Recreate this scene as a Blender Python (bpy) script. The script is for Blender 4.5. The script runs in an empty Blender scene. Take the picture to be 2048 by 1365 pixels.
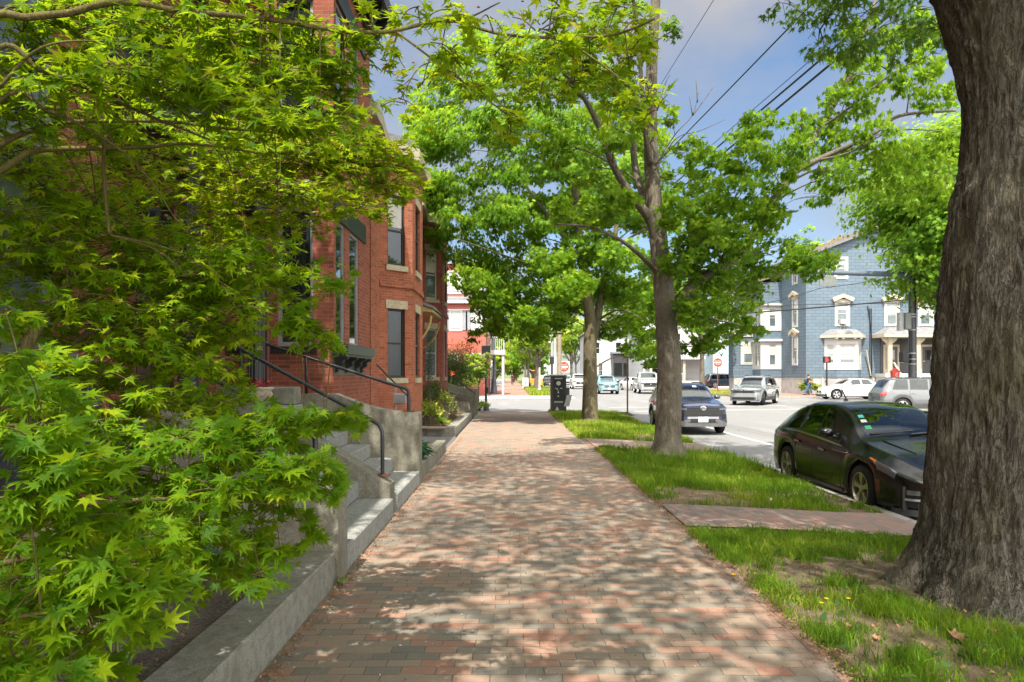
import bpy, math, random
import numpy as np
from mathutils import Vector, Matrix, noise as mnoise
random.seed(7)
R = np.random.default_rng(11)
SC = bpy.context.scene
COL = SC.collection
F, CX, CY, EYE = 1400.0, 1024.0, 750.0, 1.68      # lens in photo pixels, vanishing point, eye height

def at(px, py, D):
    """a point of the place, from where the photo shows it and its distance"""
    return Vector(((px-CX)/F*D, D, EYE-(py-CY)/F*D))
def gx(px, D): return (px-CX)/F*D
def gz(py, D): return EYE-(py-CY)/F*D
def smooth(a, b, x):
    t = min(1, max(0, (x-a)/(b-a))); return t*t*(3-2*t)
def road_z(x, y):
    return -0.26*(1-smooth(21, 47, y))*(1-0.0*x) - 0.0
def strip_z(x, y):           # grass strip falls from the walk to the kerb
    return -0.12*smooth(1.7, 4.9, x)*(1-smooth(26, 38, y))

# ------------------------------------------------------------------ materials
MATS = {}
class NT:
    def __init__(s, name):
        s.m = bpy.data.materials.new(name); s.m.use_nodes = True
        s.t = s.m.node_tree; s.t.nodes.clear()
        s.out = s.n('ShaderNodeOutputMaterial'); MATS[name] = s.m
    def n(s, typ, **kw):
        n = s.t.nodes.new(typ)
        for k, v in kw.items(): setattr(n, k, v)
        return n
    def l(s, a, b): s.t.links.new(a, b)
    def val(s, node, key, v):
        if hasattr(v, 'is_output') or isinstance(v, bpy.types.NodeSocket): s.l(v, node.inputs[key])
        else: node.inputs[key].default_value = v
    def coord(s, kind='Object'):
        return s.n('ShaderNodeTexCoord').outputs[kind]
    def mapping(s, vec, scale=(1,1,1), rot=(0,0,0), loc=(0,0,0)):
        m = s.n('ShaderNodeMapping'); s.l(vec, m.inputs['Vector'])
        m.inputs['Scale'].default_value = scale; m.inputs['Rotation'].default_value = rot; m.inputs['Location'].default_value = loc
        return m.outputs[0]
    def noise(s, vec, scale, detail=3, rough=.55, dist=0):
        n = s.n('ShaderNodeTexNoise'); s.l(vec, n.inputs['Vector'])
        n.inputs['Scale'].default_value = scale; n.inputs['Detail'].default_value = detail
        n.inputs['Roughness'].default_value = rough; n.inputs['Distortion'].default_value = dist
        return n.outputs['Fac']
    def ramp(s, fac, stops, interp='LINEAR'):
        r = s.n('ShaderNodeValToRGB'); s.l(fac, r.inputs[0]); e = r.color_ramp; e.interpolation = interp
        while len(e.elements) > 1: e.elements.remove(e.elements[-1])
        for i, (p, c) in enumerate(stops):
            el = e.elements[0] if i == 0 else e.elements.new(p)
            el.position = p; el.color = (*c, 1) if len(c) == 3 else c
        return r.outputs[0]
    def mix(s, fac, a, b, mode='MIX'):
        m = s.n('ShaderNodeMix', data_type='RGBA', blend_type=mode)
        for k, v in ((0, fac), (6, a), (7, b)):
            if isinstance(v, bpy.types.NodeSocket): s.l(v, m.inputs[k])
            else: m.inputs[k].default_value = (*v, 1) if isinstance(v, tuple) and len(v) == 3 else v
        return m.outputs[2]
    def math(s, op, a, b=0.0):
        m = s.n('ShaderNodeMath', operation=op)
        for i, v in enumerate((a, b)):
            if isinstance(v, bpy.types.NodeSocket): s.l(v, m.inputs[i])
            else: m.inputs[i].default_value = v
        return m.outputs[0]
    def bump(s, h, dist=.01, strength=1, prev=None):
        b = s.n('ShaderNodeBump'); s.l(h, b.inputs['Height'])
        b.inputs['Distance'].default_value = dist; b.inputs['Strength'].default_value = strength
        if prev is not None: s.l(prev, b.inputs['Normal'])
        return b.outputs[0]
    def done(s, color, rough=.6, spec=.5, metal=0, normal=None, coat=0, trans=None, emit=None):
        p = s.n('ShaderNodeBsdfPrincipled')
        if isinstance(color, tuple): color = (*color, 1)
        s.val(p, 'Base Color', color); s.val(p, 'Roughness', rough); s.val(p, 'Metallic', metal)
        s.val(p, 'Specular IOR Level', spec)
        if coat: p.inputs['Coat Weight'].default_value = coat; p.inputs['Coat Roughness'].default_value = .03
        if normal is not None: s.l(normal, p.inputs['Normal'])
        if emit:
            p.inputs['Emission Color'].default_value = (*emit[0], 1); p.inputs['Emission Strength'].default_value = emit[1]
        sh = p.outputs[0]
        if trans is not None:
            t = s.n('ShaderNodeBsdfTranslucent'); tc = trans[0]
            s.val(t, 'Color', (*tc, 1) if isinstance(tc, tuple) else tc)
            m = s.n('ShaderNodeMixShader'); m.inputs[0].default_value = trans[1]
            s.l(sh, m.inputs[1]); s.l(t.outputs[0], m.inputs[2]); sh = m.outputs[0]
        s.l(sh, s.out.inputs['Surface']); return s.m

def plain(name, col, rough=.5, spec=.5, metal=0, coat=0, var=.12, vscale=6, emit=None):
    if name in MATS: return MATS[name]
    t = NT(name)
    n = t.noise(t.coord(), vscale, 4)
    lo = tuple(c*(1-var) for c in col); hi = tuple(min(1, c*(1+var)) for c in col)
    return t.done(t.ramp(n, [(.3, lo), (.7, hi)]), rough, spec, metal, None, coat, None, emit)

def wall_brick(name, c1, c2, c3, mortar):
    t = NT(name); uv = t.coord('UV')
    def brick(cA, cB, cM):
        b = t.n('ShaderNodeTexBrick'); t.l(uv, b.inputs['Vector'])
        b.inputs['Scale'].default_value = 1; b.inputs['Brick Width'].default_value = .208; b.inputs['Row Height'].default_value = .0685
        b.inputs['Mortar Size'].default_value = .0042; b.inputs['Mortar Smooth'].default_value = .35
        b.inputs['Color1'].default_value = (*cA, 1); b.inputs['Color2'].default_value = (*cB, 1); b.inputs['Mortar'].default_value = (*cM, 1)
        return b
    b = brick((0,0,0), (1,1,1), (.5,.5,.5))
    col = t.ramp(b.outputs['Color'], [(0, c1), (.45, c2), (.8, c3), (1, tuple(x*.6 for x in c1))])
    big = t.noise(t.mapping(uv, (1.3, .7, 1)), 1.1, 4)
    col = t.mix(t.math('MULTIPLY', big, .4), col, tuple(x*.75 for x in c1))
    fine = t.noise(uv, 90, 3)
    col = t.mix(.18, col, t.ramp(fine, [(.3, (.04,.02,.015)), (.7, (.5,.25,.17))]))
    mv = t.ramp(t.noise(uv, 3.2, 4), [(.35, tuple(x*.7 for x in mortar)), (.65, mortar)])
    col = t.mix(b.outputs['Fac'], col, mv)
    h = t.math('SUBTRACT', t.math('MULTIPLY', fine, .25), b.outputs['Fac'])
    return t.done(col, .85, .25, 0, t.bump(h, .006, .8))

def paver(name, stops, rot=0.0, mort=((.09,.085,.07),(.3,.27,.22)), warp=.006):
    t = NT(name); uv = t.coord('UV')
    w = t.n('ShaderNodeTexNoise'); t.l(uv, w.inputs['Vector']); w.inputs['Scale'].default_value = 1.1; w.inputs['Detail'].default_value = 3
    wv = t.n('ShaderNodeVectorMath', operation='MULTIPLY_ADD'); t.l(w.outputs['Color'], wv.inputs[0])
    wv.inputs[1].default_value = (warp*5,)*3; t.l(uv, wv.inputs[2])
    v = t.mapping(wv.outputs[0], (1,1,1), (0,0,rot))
    b = t.n('ShaderNodeTexBrick'); t.l(v, b.inputs['Vector'])
    for k, x in (('Scale',1),('Brick Width',.2032),('Row Height',.1015),('Mortar Size',.0032),('Mortar Smooth',.3)): b.inputs[k].default_value = x
    b.inputs['Color1'].default_value = (0,0,0,1); b.inputs['Color2'].default_value = (1,1,1,1); b.inputs['Mortar'].default_value = (.5,.5,.5,1)
    patch = t.noise(uv, .55, 3)                              # areas re-laid with greyer bricks
    sel = t.math('ADD', t.math('MULTIPLY', b.outputs['Color'], .72), t.math('MULTIPLY', patch, .46))
    col = t.ramp(sel, stops)
    dirt = t.noise(uv, 7, 5, .65)
    col = t.mix(t.math('MULTIPLY', t.ramp(dirt, [(.42,(0,0,0)),(.75,(1,1,1))]), .45), col, (.21,.19,.155))
    fine = t.noise(uv, 120, 4, .7)
    col = t.mix(.22, col, t.ramp(fine, [(.3,(.03,.03,.03)),(.72,(.5,.45,.4))]))
    sandy = t.ramp(t.noise(uv, 2.6, 4), [(.5,(0,0,0)),(.62,(1,1,1))])
    mcol = t.mix(sandy, mort[0], mort[1])
    wide = t.math('MULTIPLY', b.outputs['Fac'], .9)
    col = t.mix(wide, col, mcol)
    h = t.math('ADD', t.math('MULTIPLY', b.outputs['Fac'], -1.0), t.math('ADD', t.math('MULTIPLY', fine, .25), t.math('MULTIPLY', b.outputs['Color'], .35)))
    return t.done(col, .82, .3, 0, t.bump(h, .005, .8))

def granite(name, base, speck=.5, stain=.5, moss=(.12,.11,.06)):
    t = NT(name); o = t.coord()
    n1 = t.noise(o, 95, 5, .8)
    d = tuple(c*.35 for c in base); l = tuple(min(1, c*1.6) for c in base)
    col = t.ramp(n1, [(.36, d), (.46, base), (.56, base), (.66, l)])
    nm = t.noise(o, 15, 5, .7)
    col = t.mix(t.math('MULTIPLY', t.ramp(nm, [(.44,(0,0,0)),(.62,(1,1,1))]), .5), col, tuple(c*.42 for c in base))
    n2 = t.noise(o, 2.3, 6, .62)
    col = t.mix(t.math('MULTIPLY', t.ramp(n2, [(.42,(0,0,0)),(.68,(1,1,1))]), stain), col, moss)
    n3 = t.noise(t.mapping(o, (6,6,.7)), 1.6, 5, .6)         # rain streaks
    col = t.mix(t.math('MULTIPLY', t.ramp(n3, [(.5,(0,0,0)),(.72,(1,1,1))]), stain*.7), col, tuple(c*.32 for c in base))
    return t.done(col, .88, .25, 0, t.bump(n1, .004, .5, t.bump(n2, .01, .4)))

def bark(name, dark, light, scale=1.0, moss=None, depth=.02):
    t = NT(name); o = t.coord()
    m = t.mapping(o, (scale, scale, scale*.2))
    warp = t.noise(t.mapping(o, (1,1,.5)), 5*scale, 3)
    n1 = t.noise(m, 34, 6, .66, 1.1)
    rg = t.noise(t.mapping(o, (scale, scale, scale*.19)), 17, 4, .6, 1.3)
    crack = t.ramp(t.math('ABSOLUTE', t.math('SUBTRACT', rg, .5)), [(0,(0,0,0)),(.07,(1,1,1))])
    f = t.math('MULTIPLY', n1, t.math('ADD', t.math('MULTIPLY', crack, .65), .35))
    col = t.ramp(f, [(.18, dark), (.42, tuple((a+b)/2 for a, b in zip(dark, light))), (.66, light)])
    n4 = t.noise(o, 60, 4, .7)
    col = t.mix(.3, col, t.ramp(n4, [(.3, dark), (.75, tuple(min(1, c*1.25) for c in light))]))
    if moss:
        n2 = t.noise(t.mapping(o, (1,1,.35)), 3.1, 5)
        col = t.mix(t.math('MULTIPLY', t.ramp(n2, [(.48,(0,0,0)),(.66,(1,1,1))]), .6), col, moss)
    big = t.noise(t.mapping(o, (1,1,.5)), 2.2, 4)
    col = t.mix(t.ramp(big, [(.4,(0,0,0)),(.75,(.55,.55,.55))]), col, light)
    h = t.math('ADD', f, t.math('MULTIPLY', n4, .3))
    return t.done(col, .92, .2, 0, t.bump(h, depth, 1))

def leafmat(name, stops, tc, tf=.38, rough=.5, spec=.16):
    t = NT(name)
    a = t.n('ShaderNodeAttribute', attribute_name='tint')
    col = t.ramp(a.outputs['Fac'], stops)
    tcol = t.mix(.55, col, tc)
    return t.done(col, rough, spec, 0, None, 0, (tcol, tf))

def make_materials():
    wall_brick('brick_dark_red', (.20,.044,.025), (.27,.062,.034), (.34,.086,.047), (.34,.25,.195))
    wall_brick('brick_orange', (.27,.066,.03), (.36,.095,.042), (.43,.13,.058), (.36,.26,.205))
    wall_brick('brick_rose', (.26,.05,.036), (.33,.066,.045), (.37,.08,.06), (.33,.22,.19))
    paver('brick_paving', [(.08,(.110,.112,.100)),(.33,(.165,.145,.118)),(.50,(.25,.19,.138)),(.68,(.30,.205,.142)),(.84,(.315,.172,.115)),(.93,(.32,.13,.082)),(1,(.37,.205,.135))], warp=.011)
    paver('brick_paving_crossing', [(.1,(.12,.1,.095)),(.35,(.2,.15,.13)),(.6,(.26,.16,.13)),(.85,(.30,.15,.12)),(1,(.33,.17,.13))], math.pi/2)
    paver('brick_paving_border', [(.1,(.1,.1,.095)),(.4,(.17,.14,.11)),(.7,(.25,.15,.11)),(1,(.3,.15,.1))], math.pi/2, warp=.002)
    paver('brick_paving_far', [(.1,(.24,.1,.07)),(.5,(.30,.12,.08)),(1,(.34,.15,.1))])
    granite('granite', (.27,.262,.225), stain=.45)
    granite('granite_dark', (.25,.235,.19), stain=.5, moss=(.075,.068,.04))
    granite('granite_tread', (.30,.305,.29), stain=.22, moss=(.2,.2,.17))
    granite('curb_stone', (.33,.32,.3), stain=.35, moss=(.2,.17,.12))
    granite('stone_cream', (.45,.40,.28), stain=.25, moss=(.3,.26,.17))
    granite('stone_slate', (.07,.066,.085), stain=.3, moss=(.045,.04,.05))
    plain('paint_black', (.016,.019,.019), .42, .5)
    plain('paint_dark_green', (.045,.058,.047), .45, .5)
    plain('paint_white', (.44,.44,.43), .5, .4, var=.06)
    plain('paint_cream', (.42,.37,.28), .55, .4, var=.1)
    plain('paint_ochre', (.36,.27,.10), .55, .4)
    plain('paint_grey', (.20,.215,.235), .5, .4)
    plain('paint_red', (.55,.035,.03), .4, .5)
    plain('door_grey', (.055,.055,.062), .4, .5)
    plain('door_brown', (.085,.05,.032), .45, .5)
    plain('metal_black', (.018,.021,.024), .35, .5)
    plain('metal_slate', (.09,.115,.15), .4, .5)
    plain('metal_grey', (.30,.30,.31), .45, .5, .3)
    plain('metal_rust', (.13,.055,.03), .8, .3, var=.4, vscale=20)
    plain('downspout_maroon', (.11,.03,.022), .5, .4)
    plain('roof_slate', (.15,.15,.155), .8, .3, var=.25)
    plain('roof_brown', (.16,.13,.10), .85, .3, var=.25)
    plain('concrete', (.34,.335,.315), .85, .25, var=.15, vscale=3)
    plain('foundation', (.33,.325,.32), .85, .25, var=.18, vscale=1.5)
    plain('curtain', (.50,.50,.46), .8, .2, var=.08)
    plain('blind', (.36,.38,.37), .7, .2, var=.06)
    plain('rubber', (.014,.014,.015), .75, .3)
    plain('chrome', (.62,.62,.63), .14, .5, 1, var=.02)
    plain('alloy', (.45,.41,.34), .28, .5, .8, var=.04)
    plain('alloy_silver', (.55,.55,.56), .3, .5, .7, var=.04)
    plain('plastic_grey', (.062,.062,.064), .6, .4)
    plain('plastic_skid', (.09,.09,.092), .5, .4)
    plain('plastic_black', (.012,.012,.013), .5, .4)
    plain('lamp_clear', (.13,.138,.143), .06, .6, .25, coat=1, var=.05)
    plain('lamp_dark', (.10,.105,.11), .1, .6, .2, coat=1)
    plain('lamp_red', (.45,.012,.012), .15, .6, coat=1)
    plain('lamp_orange', (.75,.20,.03), .15, .6, coat=1)
    plain('skin', (.52,.30,.21), .5, .4, var=.05)
    plain('cloth_denim', (.045,.11,.2), .9, .2)
    plain('cloth_dark', (.03,.035,.04), .9, .2)
    plain('cloth_maroon', (.07,.02,.025), .9, .2)
    plain('backpack_blue', (.02,.045,.12), .8, .2)
    plain('hair_brown', (.07,.035,.018), .7, .2)
    plain('sign_white', (.48,.48,.47), .45, .4, var=.03)
    plain('sign_red', (.62,.045,.02), .4, .4, var=.05)
    plain('sign_back', (.16,.17,.165), .5, .4, .4)
    plain('plate', (.62,.72,.74), .4, .4, var=.04)
    plain('sticker_teal', (.05,.38,.36), .4, .4)
    plain('sticker_green', (.03,.32,.12), .4, .4)
    plain('petal_yellow', (.75,.45,.015), .6, .3)
    plain('petal_red', (.45,.012,.03), .6, .3)
    plain('petal_orange', (.72,.14,.05), .6, .3)
    plain('dead_leaf', (.27,.155,.085), .85, .2, var=.35, vscale=30)
    plain('stem_green', (.10,.17,.03), .6, .3)
    plain('wire_black', (.012,.012,.014), .5, .4)
    plain('machine_orange', (.62,.22,.02), .5, .4)
    plain('hand_signal', (.5,.02,.02), .5, .3, emit=((1,.03,.02), 1.2))
    plain('chalk_white', (.45,.45,.44), .8, .2, var=.2, vscale=15)
    plain('terracotta_pale', (.42,.36,.28), .85, .2, var=.3, vscale=25)
    for nm, c in (('car_black',(.005,.0052,.005)),('car_navy',(.010,.018,.052)),('car_silver',(.23,.24,.25)),('car_white',(.55,.55,.55)),
                  ('car_grey',(.105,.112,.122)),('car_blue',(.18,.31,.37)),('car_steel',(.30,.315,.325)),('car_ink',(.012,.018,.028)),('car_red',(.3,.02,.02))):
        t = NT(nm); n = t.noise(t.coord(), 9, 5, .6)
        t.done(t.ramp(n, [(.35,c),(.75,tuple(min(.9, x*1.08+.0015) for x in c))]), t.ramp(n, [(.3,(.16,)*3),(.75,(.26,)*3)]), .5, .15 if nm in ('car_silver','car_grey','car_steel') else 0, None, .25 if nm == 'car_black' else 1)
    # window glass: dark room behind a reflecting pane
    for nm, c, r in (('glass_window',(.018,.022,.021),.03),('glass_pale',(.09,.115,.125),.05)  ):
        t = NT(nm); n = t.noise(t.coord(), 1.7, 3)
        t.done(t.ramp(n, [(.3,tuple(x*.7 for x in c)),(.7,tuple(x*1.3 for x in c))]), r, .9 if nm != 'glass_pale' else .6, 0, t.bump(t.noise(t.coord(), 2.5, 2), .004, .25), .6)
    for nm, tc in (('glass_car',(.50,.58,.53)),('glass_tint',(.16,.18,.18)),('glass_windscreen',(.62,.70,.68))):
        t = NT(nm); f = t.n('ShaderNodeFresnel'); f.inputs['IOR'].default_value = 1.55; g = t.n('ShaderNodeBsdfGlossy'); g.inputs['Roughness'].default_value = .015; g.inputs['Color'].default_value = (.9,.95,.95,1)
        tr = t.n('ShaderNodeBsdfTransparent'); tr.inputs['Color'].default_value = (*tc,1); m = t.n('ShaderNodeMixShader'); t.l(t.math('ADD', t.math('MULTIPLY', f.outputs[0], 1.25), .03), m.inputs[0]); t.l(tr.outputs[0], m.inputs[1]); t.l(g.outputs[0], m.inputs[2]); t.l(m.outputs[0], t.out.inputs['Surface'])
    # asphalt
    t = NT('asphalt'); o = t.coord(); n1 = t.noise(o, 75, 4, .75); n2 = t.noise(o, .35, 5, .6); n3 = t.noise(t.mapping(o,(1,.15,1)), 1.1, 4)
    col = t.ramp(n1, [(.25,(.095,.095,.095)),(.5,(.165,.165,.165)),(.75,(.255,.255,.25))])
    col = t.mix(t.math('MULTIPLY', t.ramp(n2,[(.45,(0,0,0)),(.7,(1,1,1))]), .35), col, (.165,.165,.17))
    col = t.mix(t.math('MULTIPLY', t.ramp(n3,[(.5,(0,0,0)),(.75,(1,1,1))]), .3), col, (.31,.30,.29))
    v = t.n('ShaderNodeTexVoronoi', feature='DISTANCE_TO_EDGE'); v.inputs['Scale'].default_value = .28
    wq = t.n('ShaderNodeTexNoise'); t.l(o, wq.inputs['Vector']); wq.inputs['Scale'].default_value = 1.2; wq.inputs['Detail'].default_value = 5
    va = t.n('ShaderNodeVectorMath', operation='MULTIPLY_ADD'); t.l(wq.outputs['Color'], va.inputs[0]); va.inputs[1].default_value = (1.6,1.6,0); t.l(o, va.inputs[2]); t.l(va.outputs[0], v.inputs['Vector'])
    col = t.mix(t.ramp(v.outputs['Distance'], [(0,(.38,.38,.38)),(.0035,(0,0,0))]), col, (.06,.06,.06))
    t.done(col, .8, .3, 0, t.bump(n1, .006, .5))
    # soil, verge, mulch
    for nm, stops in (('soil',[(.33,(.05,.036,.022)),(.47,(.16,.12,.078)),(.56,(.22,.17,.11)),(.68,(.38,.31,.21))]),
                      ('mulch',[(.3,(.035,.022,.014)),(.5,(.12,.075,.042)),(.72,(.26,.18,.1))]),
                      ('gravel',[(.36,(.05,.04,.035)),(.5,(.20,.165,.14)),(.64,(.48,.43,.38))]),
                      ('earth',[(.3,(.07,.08,.03)),(.5,(.12,.14,.05)),(.72,(.17,.19,.07))])):
        t = NT(nm); o = t.coord(); n1 = t.noise(o, 55, 8, .82); n2 = t.noise(o, 2.1, 4)
        col = t.ramp(t.math('ADD', t.math('MULTIPLY', n1, .75), t.math('MULTIPLY', n2, .25)), stops)
        t.done(col, .95, .15, 0, t.bump(n1, .02, .9))
    # shingles and clapboards
    def boards(name, c, cd, w, h, m, var=.25):
        t = NT(name); uv = t.coord('UV'); b = t.n('ShaderNodeTexBrick'); t.l(uv, b.inputs['Vector'])
        for k, x in (('Scale',1),('Brick Width',w),('Row Height',h),('Mortar Size',m),('Mortar Smooth',.35)): b.inputs[k].default_value = x
        b.inputs['Color1'].default_value = (0,0,0,1); b.inputs['Color2'].default_value = (1,1,1,1); b.inputs['Mortar'].default_value = (.5,.5,.5,1)
        col = t.ramp(b.outputs['Color'], [(0,tuple(x*(1-var) for x in c)),(1,tuple(min(1,x*(1+var)) for x in c))])
        n = t.noise(t.mapping(uv,(2.5,.5,1)), 2.2, 5)
        col = t.mix(t.math('MULTIPLY', n, .5), col, tuple(min(1,x*1.15+.045) for x in c))
        col = t.mix(b.outputs['Fac'], col, cd)
        t.done(col, .75, .3, 0, t.bump(b.outputs['Fac'], .012, -.8))
    boards('shingle_blue', (.092,.132,.172), (.024,.036,.05), .62, .25, .010, .10)
    boards('clapboard_red', (.32,.08,.06), (.16,.035,.027), 40, .15, .006, .05)
    boards('shingle_pale_blue', (.47,.60,.70), (.22,.3,.38), .5, .25, .012, .12)
    boards('clapboard_white', (.40,.41,.42), (.36,.37,.4), 40, .16, .008, .05)
    # bark
    bark('bark_oak', (.022,.018,.013), (.27,.245,.20), 1.35, (.12,.105,.04), .04)
    bark('bark_maple', (.04,.033,.024), (.215,.185,.145), 1.3, None, .012)
    bark('bark_mossy', (.04,.033,.022), (.20,.17,.115), 1.3, (.14,.13,.03), .012)
    bark('bark_japanese', (.05,.042,.014), (.16,.13,.055), 2.2, (.17,.165,.03), .004)
    bark('wood_pole', (.10,.075,.05), (.30,.24,.18), 2.0, None, .006)
    # foliage
    leafmat('leaf_japanese', [(0,(.036,.11,.004)),(.3,(.105,.225,.006)),(.55,(.22,.33,.008)),(.78,(.38,.42,.010)),(.93,(.46,.34,.02)),(1,(.36,.12,.02))], (.54,.70,.014), .55)
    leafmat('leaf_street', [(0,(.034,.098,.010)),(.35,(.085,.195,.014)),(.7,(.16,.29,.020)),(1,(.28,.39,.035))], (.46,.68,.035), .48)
    leafmat('leaf_oak', [(0,(.03,.085,.012)),(.6,(.08,.17,.02)),(1,(.16,.25,.03))], (.32,.5,.04), .4)
    leafmat('leaf_spring', [(0,(.07,.15,.012)),(.5,(.19,.30,.02)),(1,(.36,.43,.04))], (.5,.6,.05), .4)
    leafmat('leaf_gold', [(0,(.12,.12,.012)),(.5,(.34,.27,.025)),(1,(.5,.36,.05))], (.6,.5,.06), .35)
    leafmat('leaf_bush', [(0,(.022,.055,.014)),(.5,(.05,.105,.025)),(1,(.11,.17,.04))], (.2,.33,.05), .3)
    leafmat('leaf_bush_lime', [(0,(.07,.13,.02)),(.5,(.2,.27,.03)),(1,(.42,.42,.07))], (.5,.6,.06), .35)
    leafmat('leaf_conifer', [(0,(.010,.035,.010)),(1,(.04,.085,.02))], (.1,.2,.03), .15)
    leafmat('leaf_teal', [(0,(.02,.085,.045)),(1,(.06,.17,.08))], (.15,.35,.12), .25)
    leafmat('leaf_rust', [(0,(.12,.05,.02)),(1,(.35,.12,.05))], (.5,.2,.06), .3)
    leafmat('grass_blade', [(0,(.045,.12,.008)),(.45,(.13,.25,.014)),(.8,(.30,.36,.028)),(1,(.46,.40,.17))], (.42,.56,.03), .40, .5)
# ------------------------------------------------------------------ mesh helpers
class MB:
    """collects shapes (place coordinates) for ONE mesh object"""
    def __init__(s): s.v = []; s.f = []; s.mi = []; s.uvs = {}; s.cur = 0
    def add(s, vs, fs):
        o = len(s.v); s.v.extend(tuple(p) for p in vs)
        for f in fs: s.f.append([o+i for i in f]); s.mi.append(s.cur)
        return s
    def quad(s, a, b, c, d): return s.add([a,b,c,d], [(0,1,2,3)])
    def box(s, x0, x1, y0, y1, z0, z1, bev=0.0):
        if bev:
            b = bev; vs = []; 
            for z, i in ((z0,b),(z0+b,0),(z1-b,0),(z1,b)):
                for (x, y) in ((x0+i+b*0,y0+i),(x1-i,y0+i),(x1-i,y1-i),(x0+i,y1-i)): vs.append((x,y,z))
            fs = [(3,2,1,0),(12,13,14,15)]
            for k in range(3):
                for j in range(4): fs.append((4*k+j, 4*k+(j+1)%4, 4*k+4+(j+1)%4, 4*k+4+j))
            return s.add(vs, fs)
        vs = [(x0,y0,z0),(x1,y0,z0),(x1,y1,z0),(x0,y1,z0),(x0,y0,z1),(x1,y0,z1),(x1,y1,z1),(x0,y1,z1)]
        return s.add(vs, [(3,2,1,0),(4,5,6,7),(0,1,5,4),(1,2,6,5),(2,3,7,6),(3,0,4,7)])
    def obox(s, O, t, n, u0, u1, z0, z1, d0, d1):
        """box in a wall's own frame: along t, out along n"""
        P = lambda u, z, d: (O[0]+t[0]*u+n[0]*d, O[1]+t[1]*u+n[1]*d, O[2]+z)
        vs = [P(u0,z0,d0),P(u1,z0,d0),P(u1,z0,d1),P(u0,z0,d1),P(u0,z1,d0),P(u1,z1,d0),P(u1,z1,d1),P(u0,z1,d1)]
        fs = [(3,2,1,0),(4,5,6,7),(0,1,5,4),(1,2,6,5),(2,3,7,6),(3,0,4,7)]
        if t[0]*n[1]-t[1]*n[0] < 0: fs = [f[::-1] for f in fs]
        return s.add(vs, fs)
    def prism(s, prof, axis, a, b):
        """profile (2-D, counter-clockwise) pushed along an axis from a to b"""
        n = len(prof)
        def P(p, w):
            return (w,p[0],p[1]) if axis == 0 else ((p[0],w,p[1]) if axis == 1 else (p[0],p[1],w))
        vs = [P(p,a) for p in prof]+[P(p,b) for p in prof]
        fs = [tuple(range(n))[::-1], tuple(range(n,2*n))]+[(i,(i+1)%n,n+(i+1)%n,n+i) for i in range(n)]
        if axis == 1: fs = [f[::-1] for f in fs]
        return s.add(vs, fs)
    def tube(s, pts, rad, n=10, cap=True):
        pts = [Vector(p) for p in pts]; m = len(pts)
        rad = [rad]*m if not hasattr(rad, '__len__') else rad
        vs = []; fs = []; ref = None
        for i, p in enumerate(pts):
            d = (pts[min(i+1,m-1)]-pts[max(i-1,0)])
            d = d.normalized() if d.length > 1e-9 else Vector((0,0,1))
            if ref is None: ref = d.orthogonal().normalized()
            ref = (ref-d*ref.dot(d)); ref = ref.normalized() if ref.length > 1e-6 else d.orthogonal().normalized()
            q = d.cross(ref)
            for k in range(n):
                a = 2*math.pi*k/n; vs.append(p+(ref*math.cos(a)+q*math.sin(a))*rad[i])
        for i in range(m-1):
            for k in range(n): fs.append((i*n+k, i*n+(k+1)%n, (i+1)*n+(k+1)%n, (i+1)*n+k))
        if cap: fs.append(tuple(range(n))[::-1]); fs.append(tuple(range((m-1)*n, m*n)))
        return s.add(vs, fs)
    def lathe(s, prof, c, n=20, axis='z', cap=True):
        """profile of (radius, height) turned about an axis through c"""
        vs = []; fs = []; m = len(prof)
        for r, h in prof:
            for k in range(n):
                a = 2*math.pi*k/n; x, y = r*math.cos(a), r*math.sin(a)
                vs.append((c[0]+x,c[1]+y,c[2]+h) if axis == 'z' else ((c[0]+x,c[1]-h,c[2]+y) if axis == 'y' else (c[0]+h,c[1]+x,c[2]+y)))
        for i in range(m-1):
            for k in range(n): fs.append((i*n+k, i*n+(k+1)%n, (i+1)*n+(k+1)%n, (i+1)*n+k))
        if cap: fs.append(tuple(range(n))[::-1]); fs.append(tuple(range((m-1)*n, m*n)))
        return s.add(vs, fs)
    def ball(s, c, r, seg=10, sc=(1,1,1)):
        prof = []; vs = []; fs = []; m = seg//2+1
        for i in range(m+1):
            th = math.pi*i/m
            for k in range(seg):
                a = 2*math.pi*k/seg
                vs.append((c[0]+r*sc[0]*math.sin(th)*math.cos(a), c[1]+r*sc[1]*math.sin(th)*math.sin(a), c[2]-r*sc[2]*math.cos(th)))
        for i in range(m):
            for k in range(seg): fs.append((i*seg+k, i*seg+(k+1)%seg, (i+1)*seg+(k+1)%seg, (i+1)*seg+k))
        return s.add(vs, fs)
    def grid(s, nx, ny, fn):
        vs = [fn(i/nx, j/ny) for j in range(ny+1) for i in range(nx+1)]
        return s.add(vs, [(j*(nx+1)+i, j*(nx+1)+i+1, (j+1)*(nx+1)+i+1, (j+1)*(nx+1)+i) for j in range(ny) for i in range(nx)])
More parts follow.
